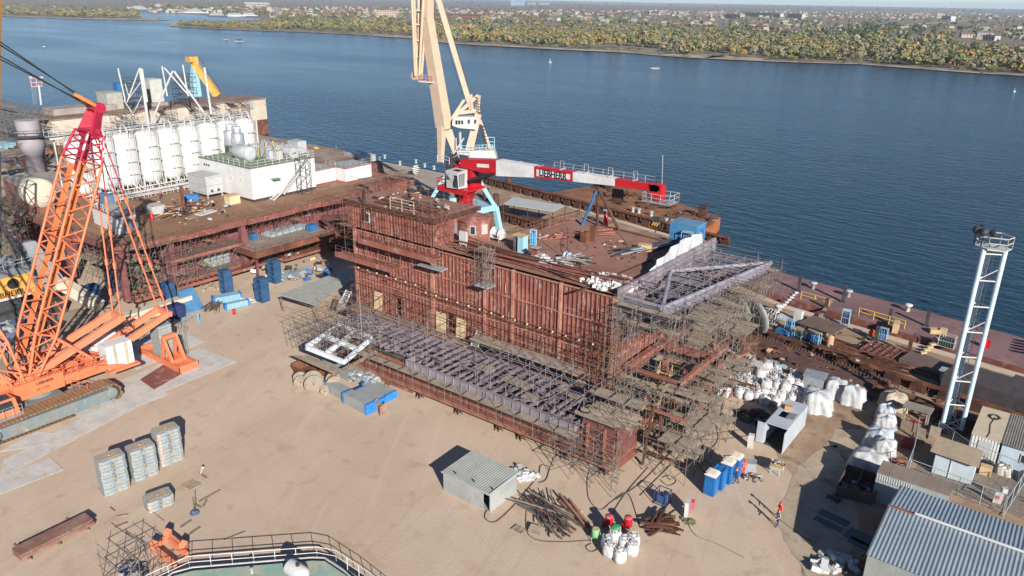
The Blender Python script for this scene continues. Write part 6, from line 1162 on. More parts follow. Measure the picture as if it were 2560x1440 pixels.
# ================================================================== WHITE BULK BAGS
def make_bag(nm,label,seed,open_=False):
    rg=random.Random(seed); n=16; t=thing('bulk_bag',label,'bulk bag',(0,0,0),'white bulk bags beside the scaffold',local=True); m=M(); rows=[(.36,0),(.47,.05),(.52,.3),(.53,.6),(.5,.85),(.42,.98),(.28,1.02),(.2,.97),(.16,1.1),(.22,1.2)]; vs=[]
    for j,(r,h) in enumerate(rows):
        for i in range(n):
            a=2*math.pi*i/n; sq=1/max(abs(math.cos(a)),abs(math.sin(a)))**.45; rr_=r*sq*(1+.05*rg.uniform(-1,1)); vs.append((rr_*math.cos(a),rr_*math.sin(a),h*(1+.03*rg.uniform(-1,1))))
    fs=[(j*n+i,j*n+(i+1)%n,(j+1)*n+(i+1)%n,(j+1)*n+i) for j in range(len(rows)-1) for i in range(n)]; m.add(vs,fs,0,True); m.add(vs[:n],[tuple(range(n-1,-1,-1))]); m.add(vs[-n:],[tuple(range(n))]); m.build('sack',bagm,t,org=(0,0,0))
    m=M()
    for k in range(4): a=.785+k*1.571; c=Vector((.42*math.cos(a),.42*math.sin(a),.95)); d=Vector((-math.sin(a),math.cos(a),0)); m.path([c-d*.14,c-d*.12+_z*.22,c+_z*.3+Vector((rg.uniform(-.1,.1),rg.uniform(-.1,.1),0)),c+d*.12+_z*.2,c+d*.14],.028,4)
    m.build('loops',whitew,t,org=(0,0,0))
    if seed%2: m=M(); m.path([(.1*math.cos(a),.1*math.sin(a),1.06+.02*a) for a in [k*.9 for k in range(8)]]+[(.3,.2,1.12),(.45,.3,.9)],.02,4); m.build('tie',ma('red tie',(.5,.03,.06)),t,org=(0,0,0))
    return t
bags=[make_bag('a','white bulk bag in the large group right of the scaffold',1),make_bag('b','white bulk bag in the large group right of the scaffold',2),make_bag('c','white bulk bag in the large group right of the scaffold',3)]
bpos=[(1755,915),(1775,915),(1800,925),(1790,937),(1765,945),(1788,988),(1812,990),(1780,975)]
for r_,(x0,y0,n_) in enumerate(((1826,918,5),(1822,942,6),(1822,962,8),(1840,980,8),(1845,995,5),(1905,950,5),(1925,968,6),(1870,930,4),(1985,950,2))):
    for k in range(n_): bpos.append((x0+k*23+rr(-4,4),y0+k*4.2+rr(-3,3)))
used=[]
for r_,(x0,y0,n_) in enumerate(((1830,930,6),(1835,952,7),(1850,972,7),(1900,962,5),(1920,985,3),(1900,938,3))):
    for k in range(n_): bpos.append((x0+k*22+rr(-4,4),y0+k*4.+rr(-3,3)))
for i,q in enumerate(bpos):
    if q[0]>2005 : continue
    g=G(*q)
    z=0.
    if any((g-u).length<.8 for u in used): 
        if any((g-u).length<.35 for u in used): continue
        z=.75 if R.random()<.4 else 0
    used.append(g.copy()); s=rr(1.,1.2); b=bags[i%3]; lc=Vector((g.x,g.y,z))
    if i<3: b.location=lc; b.rotation_euler=(0,0,rr(0,1.5))
    else: dup(b,loc=lc,rz=rr(0,1.5),sc=(s*rr(.95,1.05),s*rr(.95,1.05),s*rr(.9,1.1)))
for i,(q,lb) in enumerate((((1518,1372),'full white bag at the left back of the foreground group by the green blaster'),((1536,1362),'tall white bag with a green lid in the foreground group'),((1560,1372),'white bag right of the green lidded bag'),((1523,1388),'white bag in the front left of the foreground group'),((1549,1402),'frontmost white bag of the foreground group'),((1583,1365),'rear bag of the pair standing right of the foreground group'),((1580,1385),'front bag with red tie of the pair right of the foreground group'))):
    o=dup(bags[i%3],loc=G(*q),rz=rr(0,1.5),label=lb,group='foreground bulk bags'); o.scale=(1.0,1.0,1.45 if i==1 else 1.1)
m=M(); g=G(1536,1362); m.lathe(g+_z*1.75,[(.42,0),(.42,.14),(.2,.18)],14); tag(m.build('round_cover',ma('green lid',(.06,.28,.12))),'round green lid lying on the tall white bag','lid')
litter('empty_bags','heap of crumpled empty white bags behind the grey shed','bags',G(1313,1190),1.3,34,[bagm,white],(.3,.8),.45,81)
litter('packing_scraps','torn white wrapping and scraps between the scaffold and the bags','wrapping',G(1795,980)+Vector((0,-1,0)),1.8,16,[bagm,greyst],(.3,.8),.3,82)
# ---- wrapped units
def wrapped(label,c,sx,sy,h,rz,seed,mt=None):
    rg=random.Random(seed); n=22; m=M(); vs=[]; k=8
    for j in range(k+1):
        t_=j/k
        for i in range(n*2):
            a=2*math.pi*i/(n*2); cx,cy=math.cos(a),math.sin(a); sq=1/max(abs(cx),abs(cy))**.75
            if t_<.72: u=t_/.72; f=1.16-.22*u+.09*math.sin(a*7+seed+u*2)*(1-u)+.06*math.sin(a*13+seed*2+u*3)+.03*rg.uniform(-1,1); z=h*.9*u
            else: u=(t_-.72)/.28; f=.93*(1-u)**.8+.02; z=h*(.9+.1*math.sin(u*1.57))+.16*math.sin(a*3+seed)*(1-u*.6)+.07*math.sin(a*8+seed)*(1-u)
            vs.append((cx*sq*sx/2*f,cy*sq*sy/2*f,max(.02,z+.05*rg.uniform(-1,1))))
    N=n*2; m.add(vs,[(j*N+i,j*N+(i+1)%N,(j+1)*N+(i+1)%N,(j+1)*N+i) for j in range(k) for i in range(N)],0,True); m.add(vs[-N:],[tuple(range(N))]); m.add(vs[:N],[tuple(range(N-1,-1,-1))])
    o=m.build('wrapped_unit',mt or tarp,org=(0,0,0)); o.location=c; o.rotation_euler=(0,0,rz); tag(o,label,'wrapped unit'); return o
tarpb=ma('bluish wrapping sheet',(.42,.47,.52),(.34,.39,.44),1.2,rough=.55,bump=.5,bsc=4)
for a in (('large white wrapped unit with torn side right of the open grey container',G(2040,1020),3.,3.,2.2,.3,1,None),('white wrapped unit behind the torn one beside the bags',G(2070,1000)+Vector((.3,1.6,0)),2.4,2.2,2.1,.2,2,None),('free standing white wrapped unit in the middle of the yard exit',G(2130,1008),2.4,1.8,2.2,.1,3,None),('topmost white wrapped unit in the row beside the timber shelter',G(2212,1045),1.7,1.6,1.7,.1,4,tarpb),('second white wrapped unit down the row beside the shelter',G(2210,1072),2.0,1.6,1.7,.1,5,None),('third wrapped unit down the row with folds on its side',G(2195,1112),2.4,2.2,1.9,-.1,6,tarpb),('fourth wrapped unit down the row, loose sheet at its right',G(2208,1135),2.,1.8,1.7,0,7,None),('lowest large white wrapped unit before the dark skip',G(2168,1172),3.1,2.2,1.9,.0,8,None)): wrapped(*a)
wrapped('brown and grey striped canvas cover behind the wrapped row',G(2232,1020),2.6,2.,2.,.5,9,ma('camouflage canvas',(.28,.22,.17),(.42,.37,.3),1.2,c3=(.1,.09,.08),sc3=1.6,rough=.9))
wrapped('dull tan canvas heap behind the white bags',G(1832,915),2.,1.5,1.3,.2,10,ma('tan canvas',(.36,.28,.19),(.28,.2,.13),2,rough=.9))
m=M(); g=G(2033,975); m.cb(g+_z*1.,(2.3,2.,2.),.1); m.cb(g+_z*2.04,(2.5,2.2,.08),.1); tag(m.build('grey_covered_box',ma('grey foil cover',(.27,.3,.33),(.2,.22,.25),1.5,rough=.4)),'square grey covered box between the bags and the torn wrapped unit','covered box')
m=M(); m.cb(G(1886,945)+_z*1.1,(2.0,.7,2.2),-.12); tag(m.build('white_steel_cabinet',whitew),'weathered white steel cabinet standing among the bulk bags','cabinet')
m=M(); g=G(1956,930); m.lathe(g+_z*.5,[(.02,0),(.4,.05),(.55,.3)],14); m.tube(g,g+_z*.5,.1,6); tag(m.build('blue_basin',lblue),'small light blue round basin behind the bulk bags','basin')
# ---- open grey container
T=thing('open_container','grey open ended container box with a roof opening and a small crate on top','container',(-20.2,75,0)); x0,x1,y0,y1,h=-21.4,-19.1,72.,78.4,2.6; gm_=ma('bluish grey sheet',(.42,.47,.52),(.36,.41,.46),.6,rough=.45); m=M()
m.box(x0,x0+.08,y0,y1,.1,h-.08); m.box(x1-.08,x1,y0,y1,.1,h-.08); m.box(x0+.08,x1-.08,y1-.08,y1,.1,h-.08); m.build('wall',gm_,T); m=M()
m.box(x0,x1,y0,74.1,h-.08,h); m.box(x0,x0+.5,74.1,75.6,h-.08,h); m.box(x1-.8,x1,74.1,75.6,h-.08,h); m.box(x0,x1,75.6,y1,h-.08,h); m.build('roof',gm_,T); m=M(); m.box(x0+.08,x1-.08,y0,y1-.08,.1,.16); m.build('floor',darks,T)
m=M(); m.box(x0-.75,x0,y0-.06,y0-.0,.12,h-.1); m.box(x1-.02,x1+.04,y0-.85,y0-.02,.12,h-.1); m.build('door',gm_,T); m=M(); m.box(-20.1,-19.3,74.2,75.6,h+.002,h+.02); m.build('roof_plate',ma('dark plate',(.2,.19,.18)),T)
m=M(); m.cb((-20.5,76.2,h+.22),(.75,.6,.42),.3); tag(m.build('small_wood_crate',ma('orange wood',(.5,.28,.12))),'small orange wooden crate on the roof of the open grey container','crate')
# ---- toilets
def cabinx(loc,label,rz,roof,col=None):
    t=thing('portable_toilet',label,'portable toilet',loc,'blue portable toilets',rz=rz); m=M(); m.box(-.5,.5,-.5,.5,.05,2.1); 
    for x in (-.35,-.1,.15,.4): m.box(x-.04,x+.04,-.53,-.5,.2,2.); m.box(x-.04,x+.04,.5,.53,.2,2.)
    m.build('body',ma('toilet blue',(.015,.14,.4),(.015,.11,.33),1,rough=.4),t); m=M()
    if roof:
        m.box(-.56,.56,-.56,.56,2.1,2.2); m.hexa([(-.56,-.56,2.2),(.56,-.56,2.2),(.56,.56,2.2),(-.56,.56,2.2),(-.3,-.5,2.38),(.3,-.5,2.38),(.3,.5,2.38),(-.3,.5,2.38)])
        for y in (-.35,-.1,.15,.4): m.box(-.5,.5,y-.04,y+.04,2.36,2.42)
        m.build('roof',ma('cream roof',(.6,.55,.48)),t)
    else: m.box(-.5,-.44,-.5,.5,2.1,2.2); m.box(.44,.5,-.5,.5,2.1,2.2); m.build('roof_rim',ma('toilet blue rim',(.02,.12,.35)),t)
    m=M(); m.box(.5,.54,-.36,.36,.12,1.95); m.build('door',ma('toilet door blue',(.02,.16,.45)),t); return t
a=G(1772,1237)+Vector((.0,.3,0)); b=G(1832,1192)+Vector((0,.3,0))
for k,(rf,lb) in enumerate(((1,'nearest blue portable toilet with cream slatted roof'),(0,'roofless blue portable toilet second from the front'),(1,'blue portable toilet third from the front'),(1,'rearmost blue portable toilet beside the workers'))): cabinx(a.lerp(b,k/3),lb,math.radians(0),rf)
m=M(); g=G(1868,1180); m.cb(g+_z*.6,(1.4,.9,1.2),.5); tag(m.build('grey_bin',greyst),'grey steel bin behind the workers at the toilets','bin'); litter('scrap_pile','small pile of metal scraps right of the toilets','scrap heap',G(1882,1195),.9,40,[greyst,plank,rustd],(.15,.5),.4,83)
m=M(); g=G(1875,1118); m.cb(g+_z*.75,(.55,.5,1.5),.2); tag(m.build('grey_cabinet',whitew),'narrow pale grey electrical cabinet standing on the sand','cabinet')
T=thing('blue_trolley','small light blue trolley table with tools on the sand','trolley',G(1942,1180)); g=T.location; m=M(); m.cb(g+_z*.9,(1.1,1.6,.1),.2); m.build('top',wood,T); m=M(); 
for a_,b_ in ((-.4,-.6),(.4,-.6),(.4,.6),(-.4,.6)): m.tube(g+Vector((a_,b_,0)),g+Vector((a_,b_,.85)),.05,5)
m.bar(g+Vector((-.45,-.7,.7)),g+Vector((.45,-.7,.7)),.1); m.build('legs',lblue,T)
litter('tool_heap','tools and hoses heaped on the light blue trolley','tools',G(1942,1180)+_z*.96,.5,14,[wood,darks,greyst],(.15,.35),.5,84)
# ---- grey shed
T=thing('grey_shed','flat roofed grey metal shed with a dark door opening on the sand','shed',(-39,48,0)); x0,x1,y0,y1,h=-41.8,-36.3,45.4,49.4,2.15; sg=ma('grey shed wall',(.27,.285,.285),(.34,.355,.35),.5,rough=.6,c3=(.28,.26,.23),sc3=1.5,stripe=('X',1.4,(.26,.28,.27),.01)); m=M()
m.box(x0,x1-.75,y0,y0+.06,0,h-.1); m.box(x1-.75,x1,y0,y0+.06,1.75,h-.1); m.box(x1-.06,x1,y0+.06,y1,0,h-.1); m.box(x0,x0+.06,y0+.06,y1,0,h-.1); m.box(x0+.06,x1-.06,y1-.06,y1,0,h-.1); m.box(x0+.1,x1-.1,y0+.1,y1-.1,.01,.05); m.build('wall',sg,T)
m=M(); m.sheet((x0-.12,y0-.15,h-.08),(x1-x0+.24,0,.0),(0,y1-y0+.3,.12),44,.03); m.box(x0-.1,x1+.1,y0-.12,y1+.1,h-.12,h-.09); m.build('roof',ma('grey roof sheet',(.36,.38,.35),(.3,.32,.3),.8,rough=.6),T)
m=M(); m.box(x0-.13,x1+.14,y0-.17,y0-.13,h-.2,h-.02); m.box(x1+.1,x1+.14,y0-.13,y1+.1,h-.2,h+.06); m.build('roof_trim',galv,T)
for k in range(3): m=M(); m.bar((x0+1+k*2.1,y0+.4+k*.1,h+.1),(x0+1.4+k*2.1,y0+.2+k*.1,h+.1),.08); tag(m.build('roof_stick',darks),['short dark stick at the left of the shed roof edge','short dark stick in the middle of the shed roof edge','short dark stick at the right of the shed roof'][k],'stick')
# ---- ballast slab stacks
def slabstack(loc,n,label,rz,orange_,cat='ballast stack'):
    t=thing('ballast_stack',label,cat,loc,'stacks of ballast slabs on the sand',rz=rz); t.scale=(.86,.8,1.); rg=random.Random(n); m=M()
    for k in range(n):
        dx,dy=rg.uniform(-.04,.04),rg.uniform(-.04,.04); z=.02+k*.36
        m.prism([(-1.3+dx,-.85+dy),(-1.0+dx,-1.+dy),(-.25+dx,-1.+dy),(-.2+dx,-.9+dy),(.2+dx,-.9+dy),(.25+dx,-1.+dy),(1.0+dx,-1.+dy),(1.3+dx,-.85+dy),(1.3+dx,.85+dy),(1.+dx,1.+dy),(-1.+dx,1.+dy),(-1.3+dx,.85+dy)],z,z+.32)
        m.box(-.16+dx,.16+dx,-.9+dy,-.88+dy,z+.06,z+.3) 
    m.build('slabs',ball,t); m=M()
    for k in range(n):
        z=.02+k*.36
        for x in (-.75,.75): m.box(x-.22,x+.22,-1.05,-1.01,z+.03,z+.22)
        for y in (-.4,.4): m.box(1.31,1.35,y-.2,y+.2,z+.03,z+.22); 
    m.build('pockets',ma('pale pocket steel',(.3,.37,.41),(.26,.29,.31),2),t); m=M()
    if orange_:
        for k in range(n): z=.02+k*.36; x=-1.05 if orange_==1 else 1.15; m.box(x-.13,x+.13,-1.03,-1.0,z+.02,z+.3); m.box(1.3,1.36,.6,.8,z,z+.3) 
        m.build('orange_marks',ma('orange mark',(.7,.2,.08),(.8,.6,.5),5),t)
    m=M(); z=.02+(n-1)*.36+.32; m.prism([(-1.,-.65),(1.,-.65),(1.,.65),(-1.,.65)],z,z+.03); m.lathe((0,0,z+.03),[(.16,0),(.12,.06)],8); m.build('sandy_top',ma('sandy top',(.4,.31,.22),(.3,.24,.18),3),t); return t
for q,n_,lb,o_ in (((288,1222),10,'nearest tall stack of pale blue ballast slabs with sandy top',0),((362,1186),9,'middle stack of pale blue ballast slabs',0),((425,1150),10,'rear stack of ballast slabs with orange and white end marks',1)): slabstack(G(*q),n_,lb,math.radians(90-8),o_)
slabstack(G(398,1262),3,'low pile of three ballast slabs with an orange corner',math.radians(90-12),1)
# lollipop sign, planks, plates
T=thing('round_base_sign','thin pole on a blue tyre base with a flat frame leaning at its top','sign stand',G(487,1285)); g=T.location; m=M(); m.tube(g+_z*.1,g+Vector((-.1,.1,1.7)),.035,6); m.tube(g+_z*.1+Vector((.1,0,0)),g+Vector((.1,.1,1.2)),.02,5); m.build('pole',darks,T); m=M(); m.lathe(g,[(.36,0),(.42,.1),(.36,.2),(.24,.2),(.2,.12)],18); m.build('base',ma('blue tyre',(.08,.14,.22)),T); m=M(); m.lathe(g+_z*.12,[(.2,0),(.2,.06)],14); m.build('hub',greyst,T)
m=M(); g=G(478,1215); 
for k in range(5): m.bar(g+Vector((-.7,-.5+k*.25,.06)),g+Vector((.5,-.3+k*.25,.06)),.06)
for x in (-.7,.0,.5): m.bar(g+Vector((x,-.5,.06)),g+Vector((x,.7,.06)),.05)
tag(m.build('flat_grate',plank),'flat timber grate lying behind the sign pole','grate')
for i,(p,q,w_) in enumerate((((248,1222),(262,1240),.12),((275,1270),(287,1279),.08),((290,1293),(320,1288),.1),((288,1320),(318,1308),.22),((452,1320),(478,1303),.22),((475,1337),(500,1320),.22),((498,1256),(552,1226),.16),((508,1268),(517,1252),.14),((560,1352),(613,1331),.1),((488,1262),(503,1271),.14),((500,1185),(517,1197),.14),((165,1297),(185,1310),.2),((35,1362),(48,1380),.12))):
    m=M(); a,b=G(*p),G(*q); m.bar(a+_z*.06,b+_z*.06,w_,.1); tag(m.build('sleeper_plank',ma('old timber',(.26,.2,.15),(.19,.15,.12),2)),'short weathered plank lying loose on the sand','plank','loose planks scattered on the sand')
m=M(); m.bar(G(502,1188)+_z*.1,G(508,1180)+_z*.5,.08); m.cb(G(508,1180)+_z*.5,(.2,.2,.15)); tag(m.build('white_valve',white),'small white valve on a plank above the flat grate','valve')
T=thing('steel_plate_stack','long stack of rusty brown steel plates on timber bearers','plate stack',G(130,1370)); m=M(); a,b=G(45,1400),G(225,1310); d=(b-a).normalized(); 
for k in range(7): o_=Vector((-d.y,d.x,0))*rr(-.06,.06); m.bar(a+o_+_z*(.25+k*.09),b+o_+d*rr(-.2,.2)+_z*(.25+k*.09),1.45,.07)
m.build('plates',ma('brown plates',(.2,.1,.075),(.26,.16,.13),.8,c3=(.14,.07,.05),sc3=2),T); m=M()
for t_ in (.1,.5,.9): p=a.lerp(b,t_); n_=Vector((-d.y,d.x,0)); m.bar(p-n_*.9+_z*.1,p+n_*.9+_z*.1,.2,.18)
m.build('bearers',plank,T)
T=thing('orange_bracket','orange forked steel bracket lying beside the railed green deck','bracket',G(420,1385)); g=T.location; m=M(); oo=ma('salmon orange paint',(.72,.25,.13),(.6,.2,.1),1)
for a_,b_ in (((385,1385),(425,1352)),((460,1380),(425,1352)),((390,1385),(440,1425)),((425,1365),(470,1400))): m.bar(G(*a_)+_z*.5,G(*b_)+_z*.5,.25,.5)
for q in ((388,1382),(422,1352),(462,1382)): m.cb(G(*q)+_z*.6,(.5,.5,1.),.4,tilt=(.2,.2))
m.build('arms',oo,T)
# ---- railed green topped unit at the bottom edge
T=thing('green_deck_unit','railed tank top with weathered green deck and grey walkway at the bottom edge','tank top',G(640,1430,2.2)); ZT=1.15; O=[G(*q,ZT) for q in ((330,1490),(560,1400),(690,1385),(800,1372),(960,1470),(900,1600),(400,1600))]
O=[Vector((*G(*q,2.25).xy,ZT)) for q in ((340,1462),(366,1439),(470,1392),(791,1368),(839,1377),(926,1434),(1010,1500),(850,1700),(440,1700))]; I=[G(*q,ZT+.3) for q in ((400,1465),(434,1441),(482,1428),(780,1403),(812,1404),(860,1436),(930,1500),(800,1680),(500,1680))]
m=M(); m.prism([p.xy[:] for p in O],.1,ZT-.02); m.build('body',ma('blue grey tank side',(.2,.23,.26),(.16,.18,.2),1),T); m=M(); m.prism([p.xy[:] for p in O],ZT-.02,ZT+.03); m.build('walkway',ma('dark walkway',(.13,.15,.16),(.17,.18,.18),1),T)
m=M(); m.prism([p.xy[:] for p in I],ZT+.03,ZT+.35); m.build('green_deck',ma('weathered green deck',(.22,.36,.31),(.4,.37,.3),.6,c3=(.16,.3,.25),sc3=1.3,rough=.8),T); m=M(); 
for a_,b_ in zip(I,I[1:]): m.bar(a_+_z*.37,b_+_z*.37,.1,.08)
m.build('coaming',whitew,T); m=M(); m.rail([p+_z*.03 for p in O[:7]],1.1,1.5,.035,rows=(1,.5)); m.build('railing',ma('pale railing',(.6,.6,.6)),T)
m=M(); g=G(757,1442,ZT+.35); 
m.lathe(g+Vector((-.2,-.2,.5)),[(.6,-1.),(.6,.5),(.45,.8),(.25,.85)],18,ax='X'); m.build('white_drum',white,T); m=M(); m.lathe(g+Vector((-.2,-.2,1.1)),[(.16,-.2),(.16,.12)],12); m.build('rusty_nozzle',rust,T)
m=M(); g=G(630,1432,ZT+.35); m.lathe(g,[(.1,0),(.1,.3),(.14,.32),(.14,.4)],10); m.box(g.x-2.8,g.x-1.8,g.y-1,g.y-.9,ZT+.1,ZT+.6) if 0 else None; m.build('valve',white,T)
scaf('open square scaffold frame beside the orange bracket at the bottom left',*( (lambda g:(g.x-1.7,g.x+1.5,g.y-1.6,g.y+1.4))(G(335,1440,0)) ),0,2.3,1.5,1.5,1.1,0,pipe,diag=.4,over=.3,group='scaffolds at the bottom edge',out=.6)
litter('cable_bundle','tangled dark cable and mesh bundle inside the bottom left scaffold','cables',G(335,1425),1.1,60,[darks,greyst,navy],(.12,.5),.4,85)
# ---- cable drums, blue ended planks, rusty skip left of the girder
def drum(q,r_,w_,rz,label,mt=wood,core=greyst):
    g=G(*q); t=thing('cable_drum',label,'cable drum',g,'wooden cable drums',rz=rz); m=M(); m.lathe((0,0,r_),[(r_,-w_/2),(r_,-w_/2+.08)],20,ax='X'); m.lathe((0,0,r_),[(r_,w_/2-.08),(r_,w_/2)],20,ax='X'); m.build('flanges',mt,t); m=M(); m.lathe((0,0,r_),[(r_*.68,-w_/2+.08),(r_*.68,w_/2-.08)],18,ax='X'); m.build('winding',core,t); m=M(); m.lathe((0,0,r_),[(.1,-w_/2-.03),(.1,w_/2+.03)],8,ax='X'); m.build('hub',rust,t)
lw=ma('light drum wood',(.26,.22,.18),(.2,.165,.13),2,stripe=('Y',.2,(.3,.24,.18),.1))
drum((752,965),.8,1.2,-.6,'leftmost small cable drum with silver cable',lw,silver); drum((785,975),1.1,1.4,-.6,'largest cable drum with pale flange and silver cable',lw,silver); drum((835,968),.85,1.2,-.6,'brown boarded cable drum right of the largest one',plank,ma('brown lagging',(.36,.22,.13),stripe=('X',.15,(.2,.12,.07),.12))); drum((812,985),.5,.6,-.6,'smallest cable drum lying before the others',plank,plank)
T=thing('rusty_skip','open rusty steel skip behind the cable drums','skip',G(775,935)); g=T.location; m=M(); 
for a_,b_ in (((-1.6,-1),(1.6,-1)),((1.6,-1),(1.6,1)),((1.6,1),(-1.6,1)),((-1.6,1),(-1.6,-1))): a2,b2=g+Vector((*a_,0)),g+Vector((*b_,0)); o_=Vector((a_[0]+b_[0],a_[1]+b_[1],0)).normalized()*.35; m.slab([a2,b2,b2+o_+_z*1.2,a2+o_+_z*1.2],.06)
m.cb(g+_z*.1,(3.2,2.,.1)); m.build('tub',rust,T)
gp=ma('grey plank bundle',(.3,.32,.33),(.24,.26,.27),1,stripe=('X',.28,(.17,.18,.19),.12))
for q,l,w_,h,a_,lb in (((848,985),4.3,1.3,1.,-4,'long grey plank bundle with blue ends beside the cable drums'),((898,1018),4.3,1.3,1.3,-4,'front grey plank bundle with blue wrapped ends'),((925,1003),4.,1.4,1.,-4,'blue ended plank bundle behind the front one'),((948,985),4.4,1.6,.9,-4,'rear blue ended plank bundle by the girder prop')): slatbox(G(*q),l,w_,h,math.radians(a_),lb,'plank bundles with blue ends',gp)
for q,l,w_,h,lb in (((850,935),5.,1.2,1.1,'stack of grey galvanised planks at the left of the bundles'),((905,945),5.,1.6,.9,'grey plank stack in the middle of the bundles')):
    g=G(*q); m=M(); m.cb(g+_z*h/2,(l,w_,h),-.06); 
    for k in range(5): m.cb(g+_z*(h+.05)+Vector((rr(-.2,.2),-w_/2+.2+k*w_/5,0)),(l*1.05,w_/6,.08),-.06+rr(-.03,.03))
    tag(m.build('plank_stack',gp),lb,'planks')
litter('sheeting','crumpled grey plastic sheet over the middle plank bundles','sheet',G(912,962)+_z*.9,1.5,40,[silver,galv,greyst],(.3,.8),.3,86)
T=thing('shuttering_block','small open steel and timber block frame right of the blue bundles','frame',G(948,1030)); g=T.location; m=M(); m.cb(g+Vector((-.7,0,.6)),(.12,1.2,1.2),.2); m.cb(g+Vector((.7,0,.6)),(.12,1.2,1.2),.2); 
for k in range(5): m.cb(g+_z*(.15+k*.23),(1.3,.2,.12),.2)
m.build('blocks',ma('pinkish steel',(.35,.24,.2),(.25,.17,.14),2),T)
T=thing('red_lattice_bracket','dark red lattice bracket cage lying before the girder','bracket',G(1005,965)); g=T.location; m=M()
for i in range(5):
    for j in range(3): p=g+Vector((-2.4+i*1.,-.7+j*.7,0)); m.bar(p+_z*.4,p+_z*1.6,.09); m.bar(p+_z*(.5+.2*j),p+Vector((1,0,.5+.2*j)),.09); 
    m.bar(g+Vector((-2.4+i*1.,-.8,.5)),g+Vector((-2.4+i*1.,.8,.5)),.12); m.bar(g+Vector((-2.4+i*1.,-.8,1.5)),g+Vector((-2.4+i*1.,.8,1.5)),.1)
m.bar(g+Vector((-2.6,-.8,.4)),g+Vector((2.6,-.8,.4)),.2,.25); m.build('bars',maroonr,T)
# ---- blasting gear in the foreground
T=thing('green_blast_pot','light green blast pot on legs beside the foreground bags','blast pot',G(1488,1352)); g=T.location; m=M(); gg=ma('light green paint',(.22,.42,.22),(.18,.35,.18),2); m.lathe(g,[(.1,.25),(.36,.5),(.36,1.15),(.3,1.25)],16); 
for k in range(3): a_=k*2.1; m.tube(g+Vector((.4*math.cos(a_),.4*math.sin(a_),0)),g+Vector((.3*math.cos(a_),.3*math.sin(a_),.7)),.04,5)
m.tube(g+Vector((.45,0,.2)),g+Vector((.45,0,1.1)),.05,6); m.build('pot',gg,T); m=M(); m.lathe(g,[(.28,1.22),(.28,1.26)],14); m.build('sand_fill',wood,T)
for q,lb in (((1521,1322),'left red blast pot behind the foreground bags'),((1569,1325),'right red blast pot behind the foreground bags')):
    T=thing('red_blast_pot',lb,'blast pot',G(*q),'red blast pots'); g=T.location; m=M(); m.lathe(g,[(.15,.2),(.36,.45),(.36,1.2),(.33,1.3)],16); m.tube(g+Vector((-.3,-.3,0)),g+Vector((-.3,-.3,.6)),.04,5); m.tube(g+Vector((.3,-.3,0)),g+Vector((.3,-.3,.6)),.04,5); m.tube(g+Vector((0,.35,0)),g+Vector((0,.35,.6)),.04,5); m.cb(g+Vector((-.42,-.1,.35)),(.2,.3,.5)); m.build('pot',redp,T); m=M(); m.lathe(g,[(.37,1.3),(.34,1.36),(.1,1.38)],16); m.build('lid',ma('pinkish red lid',(.5,.1,.14)),T)
T=thing('blue_pump_unit','dark blue machine in a cube frame on the sand','pump unit',G(1655,1258)); g=T.location; m=M(); 
for a_ in (-.6,.6):
    for b_ in (-.5,.5): m.tube(g+Vector((a_,b_,0)),g+Vector((a_,b_,1.4)),.045,5)
for z in (.1,1.4):
    for a_,b_ in (((-.6,-.5),(.6,-.5)),((.6,-.5),(.6,.5)),((.6,.5),(-.6,.5)),((-.6,.5),(-.6,-.5))): m.tube(g+Vector((*a_,z)),g+Vector((*b_,z)),.045,5)
m.build('frame',navy,T); m=M(); m.cb(g+_z*.55,(.8,.7,.8)); m.lathe(g+Vector((.3,-.2,.9)),[(.2,0),(.2,.3)],10); m.build('machine',ma('machine blue',(.03,.09,.22)),T)
T=thing('white_switch_panel','white upright switch panel with a red box beside it','switch panel',G(1715,1290)); g=T.location; m=M(); m.cb(g+_z*.85,(.3,.9,1.6),.3); m.build('panel',white,T); m=M(); m.cb(g+Vector((.3,.5,1.1)),(.3,.6,.7),.3); m.build('red_box',ma('pinkish red lid',(.5,.1,.14)),T); m=M()
for k in range(4): m.cb(g+Vector((-.2,-.35+k*.02,.5+k*.25)),(.12,.1,.1),.3)
m.build('sockets',darks,T)
litter('green_net','heap of green netting beside the white switch panel','netting',G(1722,1305),.5,40,[ma('olive net',(.12,.14,.07),(.18,.17,.1),4)],(.12,.4),.4,87)
m=M(); m.cb(G(1695,1345),(.01,.01,.01)) if 0 else None
sticks('rusty_channels','pile of rusty steel channels in the right foreground','steel scrap',G(1650,1315),3.,2.,28,[rust,rustd,rustd],.9,88,.08,.6,.5,True)
sticks('timber_pile','long pile of timber, tubes and pallets behind the green blast pot','timber pile',G(1370,1290),5.5,2.2,60,[plank,pipe,darks,maroonr,pipe],-.35,89,.06,.5,.3,True)
sticks('red_timbers','pink brown steel angles lying across the timber pile','steel angles',G(1440,1290),5.,.5,6,[ma('pinkish angle',(.33,.17,.13))],-.42,90,.12,.4,.05,True)
m=M(); g=G(1297,1325); 
for k in range(6): m.bar(g+Vector((-.5,-.35+k*.14,.1)),g+Vector((.5,-.35+k*.14,.1)),.05)
for x in (-.5,0,.5): m.bar(g+Vector((x,-.4,.1)),g+Vector((x,.4,.1)),.06)
tag(m.build('small_pallet',plank),'small pale pallet at the left of the timber pile','pallet')
m=M(); m.cb(G(1338,1330)+_z*.3,(1.1,.8,.1),.2,tilt=(.3,0)); tag(m.build('board',plank),'rounded grey board leaning by the small pallet','board')
m=M(); g=G(1438,1268); m.bar(g+Vector((-.8,-.2,.12)),g+Vector((.9,-.5,.12)),.3,.2); m.bar(g+Vector((-.6,.1,.12)),g+Vector((.9,-.3,.12)),.15,.2); tag(m.build('timber_beams',wood),'two short timber beams behind the pile','beams')
